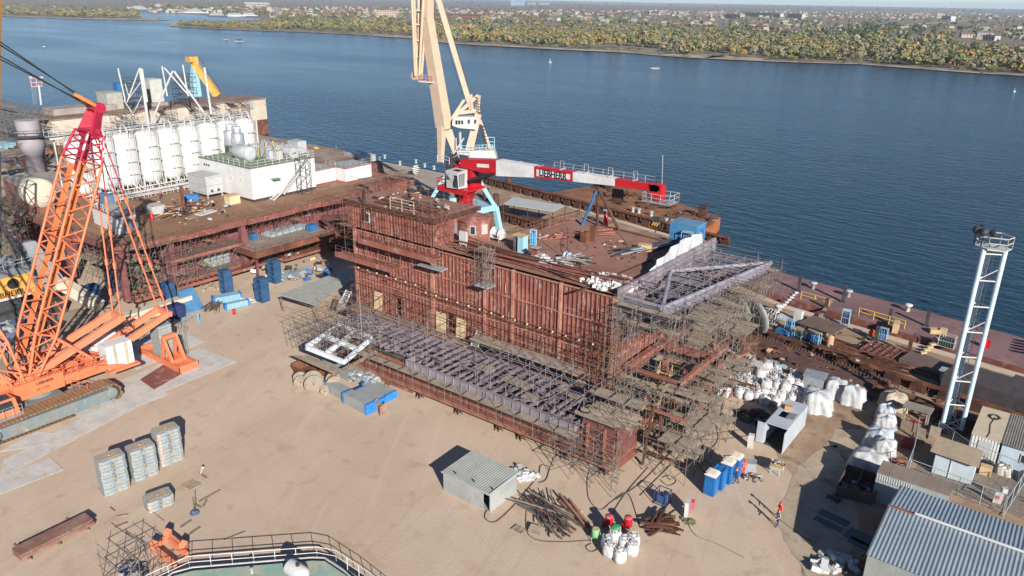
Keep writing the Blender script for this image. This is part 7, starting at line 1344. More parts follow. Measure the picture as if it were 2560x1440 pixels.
sticks('red_debris','dark red steel offcuts on the sand beyond the low scaffold','steel scrap',G(1740,1055),1.6,1.,10,[maroonr,rustd],.3,91,.1,.3,.4,True)
litter('dark_hoses','dark coiled hoses left of the open grey container','hoses',G(1890,1045),1.8,40,[black,darks],(.3,1.1),.12,92)
# hoses
def hose(label,pts,r=.035,z=.05,zb=0.):
    P=[G(*q,zb) for q in pts]; out=[]
    for i in range(len(P)-1):
        a=P[max(0,i-1)]; b=P[i]; c=P[i+1]; d=P[min(len(P)-1,i+2)]
        for k in range(6): t=k/6; out.append(.5*((2*b)+(c-a)*t+(2*a-5*b+4*c-d)*t*t+(3*b-a-3*c+d)*t**3)+_z*z)
    out.append(P[-1]+_z*z); m=M(); m.path(out,r,5); tag(m.build('hose',ma('grey brown hose',(.12,.095,.08),(.08,.065,.06),3)),label,'hose')
hose('thick hose looping from the shed door round the empty bags',[(1218,1275),(1212,1295),(1235,1307),(1270,1280),(1310,1235),(1345,1190),(1352,1165),(1372,1170),(1365,1200),(1347,1208)],.05)
hose('hose running from the timber pile to the green blast pot',[(1320,1240),(1315,1320),(1340,1350),(1400,1356),(1480,1352)])
hose('small hose ring lying below the green blast pot',[(1478,1360),(1465,1368),(1475,1380),(1492,1375),(1488,1360)])
hose('hose from the scaffold corner to the right red blast pot',[(1560,1180),(1480,1170),(1470,1240),(1500,1275),(1530,1255),(1570,1235),(1600,1320)])
hose('long hose running from the scaffold towards the pale cabinet',[(1540,1250),(1600,1210),(1650,1160),(1690,1120),(1740,1100),(1800,1100),(1870,1090)],.04)
hose('second long hose beside the first towards the pale cabinet',[(1600,1240),(1650,1190),(1690,1150),(1730,1105),(1790,1085),(1860,1075)],.04)
hose('looped hose lying in the shadow behind the toilets',[(1690,1110),(1700,1130),(1730,1135),(1745,1160),(1760,1180),(1775,1160),(1740,1150),(1700,1165)])
hose('hose winding from the bags towards the cabinet',[(1810,1000),(1800,1040),(1790,1060),(1795,1100),(1770,1130)])
hose('thin hose trailing across the sand at the right',[(1720,1310),(1740,1340),(1790,1360),(1860,1395)],.02)
hose('dark seam of cable crossing the yard to the skip',[(1950,1300),(1990,1330),(2040,1360)],.02)
for pts,lb in (([(1640,1110),(1655,1130),(1680,1120),(1670,1100),(1645,1105)],'hose coil before the scaffold legs'),([(1650,1200),(1670,1215),(1690,1205),(1675,1190),(1655,1195)],'small hose coil on the bare sand'),([(1620,1170),(1560,1240),(1510,1320)],'straight hose running down to the blast pots')): hose(lb,pts)
for pts,lb in (([(1355,605),(1420,650),(1500,700)],'thin cable running diagonally over the rusty deck'),([(1440,620),(1455,612),(1470,618),(1460,628),(1440,620)],'small cable ring on the rusty deck'),([(1530,570),(1560,600),(1580,640),(1600,650)],'cable trailing from the red extinguisher over the deck'),([(1480,700),(1560,690),(1620,660)],'cable lying near the white sacks on the deck')): hose(lb,pts,.03,.03,15.)
litter('deck_litter','small offcuts and rubbish scattered over the open rusty deck','litter',(-46,77,15.01),7,60,[rustd,whitew,wood,darks,rust],(.12,.35),.4,401)
litter('roof_clutter','pipes and offcuts scattered over the deckhouse roof','litter',(-68,69.5,HZ+.17),5,60,[rustd,wood,maroonr,rust,whitew],(.15,.6),.3,402)
sticks('roof_tubes','loose scaffold tubes lying on the deckhouse roof','tubes',(-67,69,HZ+.17),7,4,22,[piper,rustd,pipe],.1,403,.05,.25,.2)
litter('plant_deck_clutter','crates and small parts scattered over the left rusty deck','litter',(-117,67,DZ+.01),8,60,[rustd,greyst,wood,whitew,navy],(.15,.6),.5,404)
litter('under_deck_clutter','dark materials stored under the left plant deck','materials',(-107,76,.02),9,70,[darks,galv,wood,rustd,blue],(.3,1.2),.5,405)
litter('gap_clutter','rusty clutter in the gap between the two modules','materials',(-103,91,.02),6,60,[darks,rustd,wood,piper],(.3,1.4),.6,406)
sticks('block_boards','long boards stacked over the right end of the girder','boards',(-32.2,58.8,5.12),4.6,3.2,26,[plank,plankx,plank],0.1,407,.14,.25,.05,True)
# ---- dark skip and plates in the shed shadow
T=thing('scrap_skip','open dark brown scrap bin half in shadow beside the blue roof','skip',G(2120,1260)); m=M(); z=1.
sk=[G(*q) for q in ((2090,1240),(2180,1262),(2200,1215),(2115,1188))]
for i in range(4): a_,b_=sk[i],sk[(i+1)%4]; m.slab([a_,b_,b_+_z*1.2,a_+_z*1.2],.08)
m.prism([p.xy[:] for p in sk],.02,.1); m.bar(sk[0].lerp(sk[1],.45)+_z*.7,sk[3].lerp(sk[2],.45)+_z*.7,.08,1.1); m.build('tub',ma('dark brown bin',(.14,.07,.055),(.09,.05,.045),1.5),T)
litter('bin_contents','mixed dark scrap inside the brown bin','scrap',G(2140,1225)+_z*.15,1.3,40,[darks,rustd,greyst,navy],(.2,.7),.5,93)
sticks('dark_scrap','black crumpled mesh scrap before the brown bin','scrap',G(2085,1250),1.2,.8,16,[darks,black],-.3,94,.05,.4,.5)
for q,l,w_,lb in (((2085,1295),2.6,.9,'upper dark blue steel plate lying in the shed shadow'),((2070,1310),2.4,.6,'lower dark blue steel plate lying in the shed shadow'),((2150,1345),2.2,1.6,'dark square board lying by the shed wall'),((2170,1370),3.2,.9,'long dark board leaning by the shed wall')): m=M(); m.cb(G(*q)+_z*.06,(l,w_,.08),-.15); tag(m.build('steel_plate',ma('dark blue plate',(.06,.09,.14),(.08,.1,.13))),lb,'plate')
litter('white_fittings','heap of white plastic basins and boxes at the bottom right','fittings',G(2100,1410),1.3,40,[white,whitew],(.25,.6),.7,95); litter('folded_sheeting','white folded panels at the bottom left of the white heap','panels',G(2055,1425),.7,10,[white],(.5,.9),.5,96)
sticks('rust_scrap','rusty scrap heap against the shed wall at the bottom right','scrap',G(2230,1440),4,1.5,40,[rust,rustd,maroonr],-.1,97,.1,.7,.4,True)
# ---- big corrugated roof shed
T=thing('corrugated_shed','long shed with blue grey corrugated roof and white ridge pipe at the bottom right','shed',(3,61,0)); cr=ma('blue grey roof sheet',(.25,.3,.35),(.2,.25,.3),.25,rough=.42,c3=(.4,.42,.4),sc3=.5,thr3=(.6,.75),metal=.1)
xa,xb=-7.6,30.; yr=61.9; m=M(); m.sheet((xa,55.6,3.5),(xb-xa,0,0),(0,yr-55.6,.9),250,.06); m.sheet((xa,yr,4.4),(xb-xa,0,0),(0,66.9-yr,-.75),250,.06); m.build('roof',cr,T)
m=M(); m.box(xa+.1,xb,55.8,55.9,0,3.5); m.box(xa+.05,xa+.12,55.9,66.6,0,3.6); m.box(xa+.12,xb,66.5,66.6,0,3.6); m.build('wall',ma('dull green grey wall',(.22,.26,.25),(.28,.3,.27),.7,stripe=('X',1.2,(.16,.19,.18),.02)),T); m=M(); m.tube((-5.6,yr,4.55),(xb,yr,4.55),.12,8); m.build('ridge_pipe',white,T); m=M(); m.box(xa,-5.6,yr-.12,yr+.12,4.4,4.5); m.build('ridge_cap',maroon,T)
T=thing('lean_to_roof','brown grey flat panelled lean-to roof behind the corrugated shed','lean-to',(-7,70,0)); m=M(); m.slab([(-9.9,68.8,3.),(-4.,68.9,3.),(-4.,70.9,3.2),(-9.9,70.9,3.2)],.08); m.build('roof',ma('brown grey boards',(.22,.18,.15),(.19,.15,.125),.8,stripe=('X',.98,(.1,.08,.07),.03)),T); m=M(); m.box(-9.9,-4,68.8,68.86,0,3.); m.box(-9.9,-9.84,68.86,70.9,0,3.); m.build('wall',galv,T)
m=M(); m.sheet((-9.9,68.7,2.4),(3,0,0),(0,0,.6),30,.05); tag(m.build('corrugated_edge',galv),'small corrugated panel below the lean-to roof','panel')
# ---- fenced compound, cabins
def fence(label,pts,h=2.,sp=2.4):
    T=thing('mesh_fence',label,'fence',pts[0],'steel mesh fences round the compound'); m=M(); m.rail([Vector(p) for p in pts],h,sp,.04,rows=(1,.08)); 
    m.build('posts',greyst,T); m=M()
    for a,b in zip(pts,pts[1:]):
        a,b=Vector(a),Vector(b); L_=(b-a).length; k=int(L_/.35)
        for i in range(k): p=a.lerp(b,(i+.5)/k); m.tube(p+_z*.1,p+_z*h,.008,3,cap=False)
        for i in range(1,6): m.tube(a+_z*h*i/6,b+_z*h*i/6,.008,3,cap=False)
    m.build('mesh',greyst,T)
fence('mesh fence on the left side of the compound',[(-9.2,84.3,0),(-8.4,78,0),(-8.2,73.6,0)]); fence('mesh fence along the near side of the compound',[(-8.1,75,0),(-3.8,74.6,0),(0,74.2,0)]); fence('mesh fence along the far side of the compound',[(-7.4,85.,0),(-4.2,82.2,0),(1.5,80.8,0)]); fence('mesh fence on the right side of the compound',[(1.,80.6,0),(.1,73.6,0)])
gravel=ma('grey gravel ground',(.17,.15,.135),(.25,.2,.16),3,bump=.6,bsc=12,rough=.95); m=M(); m.prism([(-8,76),(1.5,74.5),(2.5,84),(-7,85)],.012,.02); struct('gravel_compound',m,gravel)
T=thing('board_roof_cabin','pale blue grey cabin with overhanging plywood roof inside the fence','cabin',(-4.8,78.5,0)); m=M(); m.box(-6.4,-3.,77.2,79.9,.1,2.4); m.box(-5.,-4.96,77.12,77.2,.1,2.4); m.build('wall',ma('pale blue cabin',(.48,.56,.62),(.42,.5,.56),1,stripe=('X',.28,(.38,.45,.5),.15)),T); m=M(); m.slab([(-6.9,76.8,2.5),(-2.7,76.6,2.42),(-2.8,80.1,2.5),(-6.8,80.3,2.55)],.06); m.build('roof',ma('dusty plywood roof',(.4,.31,.22),(.33,.26,.19),.8,stripe=('X',1.25,(.28,.21,.15),.02)),T)
m=M(); m.cb((-2.2,80.3,.5),(1,.8,.9)); tag(m.build('tan_box',wood),'tan box beside the plywood roofed cabin','box')
T=thing('cream_roof_container','white ribbed container with cream roof and looped cable in the compound','container',(-2.9,86,0)); m=M(); m.box(-4.2,-1.7,82.9,90.,.1,2.6); x=-4.1
while x<-1.8: m.box(x,x+.1,82.86,82.9,.15,2.55); x+=.28
m.build('body',ma('container white',(.6,.62,.6),(.52,.54,.52),1),T); m=M(); m.box(-4.25,-1.65,82.8,90.1,2.6,2.66); m.build('roof',ma('cream container roof',(.52,.44,.33),(.46,.38,.28),.8),T); m=M(); m.box(-3.5,-2.3,82.82,82.86,.8,2.2); m.build('window',ma('pale shutter',(.45,.48,.47)),T)
m=M(); m.path([Vector((-2.9+.6*math.cos(a)*(1-a*.03),88+.7*math.sin(a)*(1-a*.02),2.7)) for a in [k*.5 for k in range(38)]],.03,4); m.path([(-2.9,82.9,2.7),(-2.8,84,2.7),(-3.,86,2.7),(-2.8,88,2.7)],.03,4); tag(m.build('cable_coil',black),'black cable coil lying on the cream container roof','cable')
T=thing('grey_roof_cabin','pale blue cabin with dark grey ribbed roof at the right edge','cabin',(0,86,0)); m=M(); m.box(-1.5,3.5,82.9,90,.1,2.5); m.build('wall',ma('pale blue cabin2',(.45,.55,.65),stripe=('X',.28,(.36,.45,.54),.15)),T); m=M(); m.sheet((-1.6,82.6,2.55),(5.4,0,0),(0,7.6,.1),50,.04); m.build('roof',ma('dark ribbed roof',(.16,.15,.14),(.2,.19,.17),1),T); f=None; m=M(); m.box(.2,1.2,82.82,82.9,1.,2.); fr=m.build('window',whitew,T); m=M(); m.box(.3,1.1,82.8,82.82,1.1,1.9); m.build('pane',glass,fr)
wrapped('pale wrapped bale beside the blue cabin wall',Vector((-.8,81.6,0)),1.3,1.,1.,0,21,ma('dirty white',(.5,.48,.44)))
wrapped('grey plastic bale at the right edge of the compound',Vector((1.2,81.4,0)),1.4,1.2,1.,.3,22,greyst)
T=thing('white_red_stand','white folded stand with red emblem plate near the right fence','stand',(-.5,75.6,0)); m=M(); m.cb((-.6,75.4,.7),(.7,.06,1.3),.2,tilt=(.2,0)); m.cb((-.3,76.3,1.2),(.5,.5,.5),.4); m.build('panels',white,T); m=M(); m.cb((-.66,75.3,.8),(.3,.03,.4),.2,tilt=(.2,0)); m.build('red_plate',ma('pink red plate',(.5,.12,.15)),T)
T=thing('timber_shelter','weathered timber smoking shelter with corrugated roof beside the light tower','shelter',(-9.6,85.3,0)); m=M(); m.sheet((-11.1,84.6,2.5),(2.8,0,0),(0,2.3,-.2),36,.05); m.build('roof',ma('brown grey sheet',(.28,.25,.22),(.22,.2,.18),1),T); m=M()
for x,y in ((-10.9,84.8),(-8.6,84.7),(-10.9,86.7),(-8.6,86.6)): m.box(x-.06,x+.06,y-.06,y+.06,0,2.4)
m.build('posts',plank,T); m=M(); m.box(-10.85,-8.6,84.6,84.66,.05,1.1); m.box(-11.,-10.95,84.7,86.7,.05,1.1); m.build('board_wall',ma('grey brown boards',(.26,.2,.15),(.2,.16,.12),1.5,stripe=('X',.2,(.13,.1,.08),.15)),T); m=M(); m.cb((-9.6,85.6,.7),(1.2,.4,.15)); m.build('red_bench',redp,T)
m=M(); m.box(-8.,-7.0,84.,84.2,.02,1.6); m.slab([(-8.9,82.9,0),(-8.1,82.8,0),(-8.2,82.9,1.6),(-8.9,83,1.6)],.05); tag(m.build('old_gate',plank),'leaning old board gate between the shelter and the fence','gate')
m=M(); m.cb(G(2265,1118)+_z*.5,(1.1,.7,.9),.2); tag(m.build('red_machine',ma('dull red machine',(.3,.03,.03))),'dull red machine standing between the wrapped row and the fence','machine'); sticks('red_scrap','red painted bars by the fence foot','steel bars',G(2250,1160),1.6,1.2,14,[maroonr,rustd],.6,98,.06,.4,.5)
T=thing('right_wall','low brown panel wall behind the corrugated shed','wall',(3,72,0)); m=M(); m.box(-3.8,16,67.6,67.7,0,1.6); m.build('panels',ma('tan board wall',(.34,.22,.14),(.28,.18,.12),.6,stripe=('X',2.4,(.2,.12,.08),.02)),T)
T=thing('tubular_frame','white steel chair frame before the board wall at the right edge','frame',(2.6,77,0)); m=M(); m.rail([(2,77,0),(3.2,77,0),(3.2,78,0)],1,.6,.04); m.build('bars',darks,T)  # open frame of tubes, not a rack
m=M(); m.prism([(1.6,68),(30,66),(30,80),(2.4,80)],.012,.03); struct('pale_paving',m,ma('pale paving',(.42,.33,.24),(.36,.28,.2),.6,rough=.9))
# ================================================================== PEOPLE
def person(label,loc,rz,top,legs,hat,arm=(.35,.2),step=.12,bend=0.,h=1.76):
    t=thing('person',label,'person',loc,rz=rz); s=h/1.76; hp=.92*s
    J={'pel':(0,0,hp),'wai':(0,bend*.1,hp+.16),'che':(0,bend*.3,hp+.4),'nek':(0,bend*.4,hp+.58),'hd':(0,bend*.5+.02,hp+.68),'ht':(0,bend*.5+.03,hp+.8),
       'hl':(-.1,0,hp-.04),'kl':(-.12,step*.5+.03,hp*.53),'al':(-.13,step,.1),'tl':(-.14,step+.16,.04),'hr':(.1,0,hp-.04),'kr':(.12,-step*.3+.04,hp*.53),'ar':(.13,-step,.1),'tr':(.14,-step+.16,.04),
       'sl':(-.19,bend*.35,hp+.5),'el':(-.27,bend*.35-.02,hp+.22),'wl':(-.26,bend*.35+arm[0],hp+.06),'fl':(-.25,bend*.35+arm[0]+.09,hp+.03),'sr':(.19,bend*.35,hp+.5),'er':(.28,bend*.35,hp+.22),'wr':(.25,bend*.35+arm[1],hp+.04),'fr':(.24,bend*.35+arm[1]+.09,hp+.0)}
    Rr={'pel':.15,'wai':.13,'che':.16,'nek':.06,'hd':.085,'ht':.075,'hl':.095,'kl':.065,'al':.045,'tl':.035,'hr':.095,'kr':.065,'ar':.045,'tr':.035,'sl':.075,'el':.05,'wl':.035,'fl':.03,'sr':.075,'er':.05,'wr':.035,'fr':.03}
    E=[('pel','wai'),('wai','che'),('che','nek'),('nek','hd'),('hd','ht'),('pel','hl'),('hl','kl'),('kl','al'),('al','tl'),('pel','hr'),('hr','kr'),('kr','ar'),('ar','tr'),('che','sl'),('sl','el'),('el','wl'),('wl','fl'),('che','sr'),('sr','er'),('er','wr'),('wr','fr')]
    # five short fingers on each hand
    for sd,w_ in (('fl',-1),('fr',1)):
        for k in range(5):
            n_=sd+str(k); b=J[sd]; o=(-.03+.015*k) if k<4 else .0
            J[n_]=(b[0]+o,b[1]+(.07 if k<4 else .03),b[2]-.02-(.03 if k==4 else 0)-.004*abs(k-1.5)); Rr[n_]=.0095; E.append((sd,n_))
    ks=list(J); me=bpy.data.meshes.new('b'); me.from_pydata([J[k] for k in ks],[(ks.index(a),ks.index(b)) for a,b in E],[]); o=bpy.data.objects.new('b',me); S.collection.objects.link(o)
    o.modifiers.new('s','SKIN'); 
    for i,k in enumerate(ks): v=me.skin_vertices[0].data[i]; v.radius=(Rr[k]*(1.15 if k in('che','pel','wai') else 1),Rr[k]*(.8 if k in('che','pel','wai') else 1)); v.use_root=(k=='pel')
    o.modifiers.new('u','SUBSURF').levels=2; dg=bpy.context.evaluated_depsgraph_get(); me2=bpy.data.meshes.new_from_object(o.evaluated_get(dg)); bpy.data.objects.remove(o)
    me2.materials.clear(); boots=ma('work boots',(.03,.025,.02))
    for mm in (skin,legs,top,boots): me2.materials.append(mm)
    for f in me2.polygons:
        c=f.center; f.use_smooth=True; f.material_index=3 if c.z<.12 else 1 if c.z<hp+.06 and abs(c.x)<.21 else 0 if (c.z>hp+.57 or (abs(c.x)>.2 and c.y>bend*.35+max(arm)*.75+.01 and c.z<hp+.12)) else 2
    b=bpy.data.objects.new('body',me2); S.collection.objects.link(b); b.parent=t
    m=M(); hd_=Vector(J['hd'])+Vector((0,.0,.07)); m.lathe(hd_,[(.135,.0),(.12,.02),(.115,.08),(.08,.13),(.02,.15)],14); m.cb(hd_+Vector((0,.12,.01)),(.16,.1,.015)); m.build('helmet',hat,t,org=(0,0,0))
    m=M(); m.cb(hd_+Vector((-.035,.088,-.04)),(.022,.012,.012)); m.cb(hd_+Vector((.035,.088,-.04)),(.022,.012,.012)); m.cb(hd_+Vector((0,.1,-.07)),(.02,.03,.035)); m.cb(hd_+Vector((0,.09,-.11)),(.05,.01,.01)); m.build('face',ma('face marks',(.2,.08,.06)),t,org=(0,0,0))
    return t
hr=ma('red helmet',(.6,.02,.02),rough=.35); hw=ma('white helmet',(.75,.75,.75),rough=.35); wb=ma('dark blue workwear',(.03,.045,.11)); rw=ma('coral red workwear',(.62,.12,.09)); gw=ma('grey vest',(.3,.32,.33)); ow=ma('orange workwear',(.7,.14,.06)); kw=ma('khaki workwear',(.25,.2,.12))
person('person in grey vest and blue trousers with red helmet walking in the open yard',G(1943,1316),2.4,gw,wb,hr)
person('person in coral jacket and dark trousers walking behind the grey vested one',G(1947,1297),2.5,rw,wb,hr,(.1,.3))
person('person in coral red overalls standing right of the blue toilets',G(1857,1188),3.6,rw,rw,hr,(.3,.3),.05,.1)
person('person in dark blue overalls stepping beside the last toilet',G(1841,1210),1.8,wb,wb,hr,(.4,.1),.22,.2)
person('person in khaki with white helmet standing by the blue container on the deck',G(1746,614,15.01),2.,kw,kw,hw,(.2,.2),.05)
person('person in orange jacket near the pipes before the silos',G(403,498,DZ+.02),2.,ow,wb,hr)
person('person in bright red overalls leaning at the wall door above the red balcony',G(722,553,5.1)+Vector((0,0,0)),1.6,ma('bright red workwear',(.6,.02,.02)),ma('bright red workwear',(.6,.02,.02)),hw,(.1,.1),.03)
# ================================================================== FAR BANK: TREES, TOWN, SHIPS
def leafmat(nm,c,c2):
    c=tuple(v*1.28 for v in c); c2=tuple(v*1.28 for v in c2)
    return mat(nm,c,c2,.15,rough=.9,detail=3,thr=(.42,.58),c3=tuple(v*.72 for v in c),sc3=.6,thr3=(.5,.7))
LM=[leafmat('olive foliage',(.17,.155,.06),(.125,.13,.05)),leafmat('yellow autumn foliage',(.27,.19,.07),(.2,.16,.065)),leafmat('dark green foliage',(.06,.08,.035),(.085,.1,.04)),leafmat('orange autumn foliage',(.3,.17,.06),(.25,.17,.06)),leafmat('grey green foliage',(.18,.165,.1),(.14,.135,.08))]
bark=mat('tree bark',(.1,.08,.06),rough=.9)
def crown(m,c,rx,rz_,n,s,rg,mi=0):
    lobes=[(Vector((rg.uniform(-.55,.55)*rx,rg.uniform(-.55,.55)*rx,rz_*rg.uniform(-.1,.75))),rg.uniform(.4,.65)) for _ in range(5)]+[(Vector((0,0,rz_*.3)),.75)]
    for i in range(n):
        lc,lr=lobes[rg.randrange(len(lobes))]; d=Vector((rg.gauss(0,1),rg.gauss(0,1),rg.gauss(0,1))).normalized(); p=c+lc+Vector((d.x*rx*lr,d.y*rx*lr,d.z*rz_*lr*.8))*rg.uniform(.75,1.05)
        if p.z<c.z-rz_*.55: p.z=c.z-rz_*.5
        n_=(d+Vector((rg.uniform(-.6,.6),rg.uniform(-.6,.6),rg.uniform(-.3,.7)))).normalized(); a=n_.cross(Vector((.3,.2,1))).normalized(); b=n_.cross(a); q=s*rg.uniform(.6,1.3)
        m.add([p-a*q,p-b*q*.8,p+a*q,p+b*q*.8],[(0,1,2,3)],mi)
protos=[]
for k in range(10):
    rg=random.Random(100+k); sh=k>=6; hgt=rg.uniform(5.,8.5) if not sh else rg.uniform(2.6,4.2); t=thing('broadleaf_tree' if not sh else 'riverside_bush','x','tree' if not sh else 'bush',(0,0,0),'trees standing along the far bank' if not sh else 'bushes along the far shoreline',local=True)
    m=M(); rx=hgt*(.42 if not sh else .75); crown(m,Vector((0,0,hgt*(.55 if not sh else .45))),rx,hgt*.5,230 if not sh else 150,hgt*.085,rg); m.build('crown',LM[[0,1,0,3,4,1,2,0,2,4][k]],t,org=(0,0,0))
    m=M(); m.tube((0,0,0),(0,0,hgt*.55),.16,5,r2=.08); 
    for _ in range(4): m.tube((0,0,hgt*rg.uniform(.25,.5)),(rg.uniform(-1,1)*rx*.6,rg.uniform(-1,1)*rx*.6,hgt*rg.uniform(.6,.85)),.08,4,r2=.03)
    m.build('trunk',bark,t,org=(0,0,0)); protos.append(t)
tl=['olive green tree standing on the far bank','yellowing autumn tree standing on the far bank','olive green tree standing on the far bank','orange autumn tree standing on the far bank','pale grey green tree standing on the far bank','yellowing autumn tree standing on the far bank','dark green bush at the far waterline','olive bush at the far waterline','dark green bush at the far waterline','pale bush at the far waterline']
for t,l in zip(protos,tl): t['label']=l
rg=random.Random(5); usedp=[False]*10
def shy(px):  # image row of the near edge of the far bank
    best=None
    for (a,b),(c,d) in zip(shore[19:],shore[20:]):
        if a<=px<=c: return b+(d-b)*(px-a)/(c-a)
    return 187
def shl(px):
    for (a,b),(c,d) in zip(shore[1:8],shore[2:9]):
        if a<=px<=c: return b+(d-b)*(px-a)/(c-a)
    return 48
def plant(k,p,s):
    if not usedp[k]: protos[k].location=p; protos[k].scale=(s,s,s); usedp[k]=True
    else: dup(protos[k],loc=p,rz=rg.uniform(0,6.3),sc=(s*rg.uniform(.85,1.2),s*rg.uniform(.85,1.2),s*rg.uniform(.85,1.15)))
gaps=[(1480,1530),(1570,1640),(1760,1860),(1000,1040),(1130,1160)]
for i in range(150):   # bushes near the waterline
    px=rg.uniform(445,2620); 
    if any(a<px<b for a,b in gaps) and rg.random()<.75: continue
    py=shy(px)-rg.uniform(2.,7 if px>1000 else 4); plant(rg.choice((6,6,7,7,8,9)),G(px,py,-2),rg.uniform(.7,1.25))
for i in range(240):
    px=rg.uniform(1050,2640)**1.0; e=shy(px); py=e-rg.uniform(7,30+ (px-1000)*.012); 
    kk=rg.choice((0,0,2,1,4,0,4)) if rg.random()<.93 else 3
    plant(kk,G(px,py,-2),rg.uniform(.75,1.35))
for i in range(30): px=rg.uniform(-60,340); plant(rg.choice((0,2,4,7)),G(px,shl(px)-rg.uniform(5,14),-2),rg.uniform(.9,1.4))
def mass(name,label,n,pxf,sz,nl,mats,wt,seed,ls=.12):
    rg2=random.Random(seed); m=M()
    for i in range(n):
        q=pxf(rg2)
        if q is None: continue
        g=G(q[0],q[1],-2); s=sz*rg2.uniform(.6,1.3)*(.6 if q[0]<680 and q[1]>44 else 1); mi=rg2.choices(range(len(mats)),wt)[0]; crown(m,g+_z*s*.42,s*.55,s*.5,nl,s*ls,rg2,mi)
    o=m.build(name,mats); tag(o,label,'woods',kind='stuff'); return o
mass('riverside_wood','mixed olive, yellow and orange wood covering the far bank of the river',2300,lambda r:(lambda px:(px,(shy(px)-2-r.uniform(0,1)*max(1,shy(px)-57-(px-430)*-.02)*.75) if px<700 else shy(px)-(17 if 1480<px<1650 or 1745<px<1870 else 6)-r.uniform(0,1)*(min(34,14+(px-700)*.07) if px<1000 else 38+(px-1000)*.012)))(r.uniform(450,2640)),8.,62,LM,(7,1.6,1.5,.25,5),11,.16)
mass('island_wood','olive green wood covering the low island at the far left',420,lambda r:(lambda px:(px,shl(px)-4-abs(r.gauss(0,1))*12) )(r.uniform(-80,352)),8.,40,LM,(5,1,2,.1,5),12,.2)
def tmid(r):
    px=r.uniform(380,2640); base=max(30,shy(px)-46-(px-1000)*.01) if px>1000 else (58 if px>680 else 25+(px-380)*.058); top_=14 if px<680 else 18 if px<1500 else 26+(px-1500)*.012; py=r.uniform(top_,base)
    if px>2240 and py>105: return None
    return (px,py)
mass('town_trees','dark green trees and gardens between the houses of the far town',1900,tmid,8.,26,LM,(3,.5,6,.2,3),13,.24)
mass('horizon_scrub','thin dark line of far trees on the plain below the horizon',500,lambda r:(lambda px:(px,px*.0162-25.7+r.choice((4.,6.,9.,12.,16.))+r.uniform(-.8,.8)))(r.uniform(0,2600)),14.,10,[LM[2],LM[4]],(1,1),14,.4)
mass('grove','dark green grove with a yellow tree before the houses on the right',90,lambda r:(r.gauss(2200,75),r.uniform(66,96)),10.,60,[LM[2],LM[1]],(9,.6),15,.16)
# houses
def hmat(nm,c): return mat(nm,c,tuple(v*.85 for v in c),.08,rough=.85)
walls=[hmat('white render',(.42,.4,.37)),hmat('cream render',(.4,.33,.25)),hmat('brick wall',(.3,.16,.11)),hmat('grey wall',(.3,.29,.28))]
roofs=[hmat('dark red roof',(.2,.06,.05)),hmat('grey sheet roof',(.3,.3,.31)),hmat('brown roof',(.17,.11,.085)),hmat('blue green roof',(.12,.2,.23)),hmat('white sheet roof',(.38,.38,.38)),hmat('red roof',(.3,.06,.05))]
HP=[]
for k in range(9):
    r2=random.Random(300+k); a,b,h=r2.uniform(9,14),r2.uniform(7,10),r2.uniform(2.8,5.5); t=thing('town_house',['white house with dark red roof in the far town','cream house with grey roof in the far town','white house with brown roof in the far town','brick house with grey roof in the far town','white house with blue green roof in the far town','grey house with white roof in the far town','cream house with red roof in the far town','white house with grey roof in the far town','grey house with brown roof in the far town'][k],'house',(0,0,0),'houses of the far town',local=True)
    m=M(); m.box(-a/2,a/2,-b/2,b/2,0,h); m.add([(-a/2,-b/2,h),(-a/2,b/2,h),(-a/2,0,h+b*.26)],[(0,2,1)]); m.add([(a/2,-b/2,h),(a/2,b/2,h),(a/2,0,h+b*.26)],[(0,1,2)])
    for x in (-a*.3,0,a*.3): m.box(x-.6,x+.6,-b/2-.05,-b/2,h*.35,h*.8,1); m.box(x-.6,x+.6,b/2,b/2+.05,h*.35,h*.8,1)
    for y in (-b*.22,b*.22): m.box(a/2,a/2+.05,y-.6,y+.6,h*.35,h*.8,1)
    m.build('wall',[walls[(0,1,0,2,0,3,1,0,3)[k]],glass],t,org=(0,0,0)); m=M(); 
    for s in (-1,1): m.slab([(-a/2-.4,s*(b/2+.4),h-.1),(a/2+.4,s*(b/2+.4),h-.1),(a/2+.4,0,h+b*.28),(-a/2-.4,0,h+b*.28)],.12*s)
    m.box(a*.2,a*.2+.7,-.3,.4,h+b*.2,h+b*.28+1.); m.build('roof',roofs[(0,1,2,1,3,4,5,1,2)[k]],t,org=(0,0,0)); HP.append(t)
r3=random.Random(77); uh=[False]*9; cnt=0
while cnt<285:
    px=r3.uniform(400,2640); lo=22 if px<1100 else 24; hi=45 if px<1050 else 52+(px-1000)*.018
    py=lo+(hi-lo)*r3.random()**1.1
    if px>2000 and r3.random()<.4: py=r3.uniform(60+(px-2000)*.03,94+(px-2000)*.02)
    if px>2200 and 53<py<68: continue
    if 1180<px<1900 and 15<py<25: continue
    if px<680 and py>24: continue
    k=r3.randrange(9); s=r3.uniform(.8,1.25); lc=G(px,py,-2); rz_=r3.choice((0.3,1.87))+r3.uniform(-.25,.25)
    if not uh[k]: HP[k].location=lc; HP[k].rotation_euler=(0,0,rz_); uh[k]=True
    else: dup(HP[k],loc=lc,rz=rz_,sc=s)
    cnt+=1
m=M(); mm=[walls[0],roofs[0],walls[1],roofs[1],roofs[2],roofs[4]]
for i in range(520):   # the farther, smallest houses as one mass
    px=r3.uniform(380,2640); py=r3.uniform(19,33)+(px-1000)*.010*(px>1000); 
    if 1150<px<1950 and py<28: continue
    g=G(px,py,-2); a=r3.uniform(8,15); rz_=r3.uniform(0,3); h=r3.uniform(3,5); m.cb(g+_z*h/2,(a,a*.7,h),rz_,r3.choice((0,2,2))); m.cb(g+_z*(h+.5),(a*1.05,a*.75,1.1),rz_,r3.choice((1,3,4,5,1)))
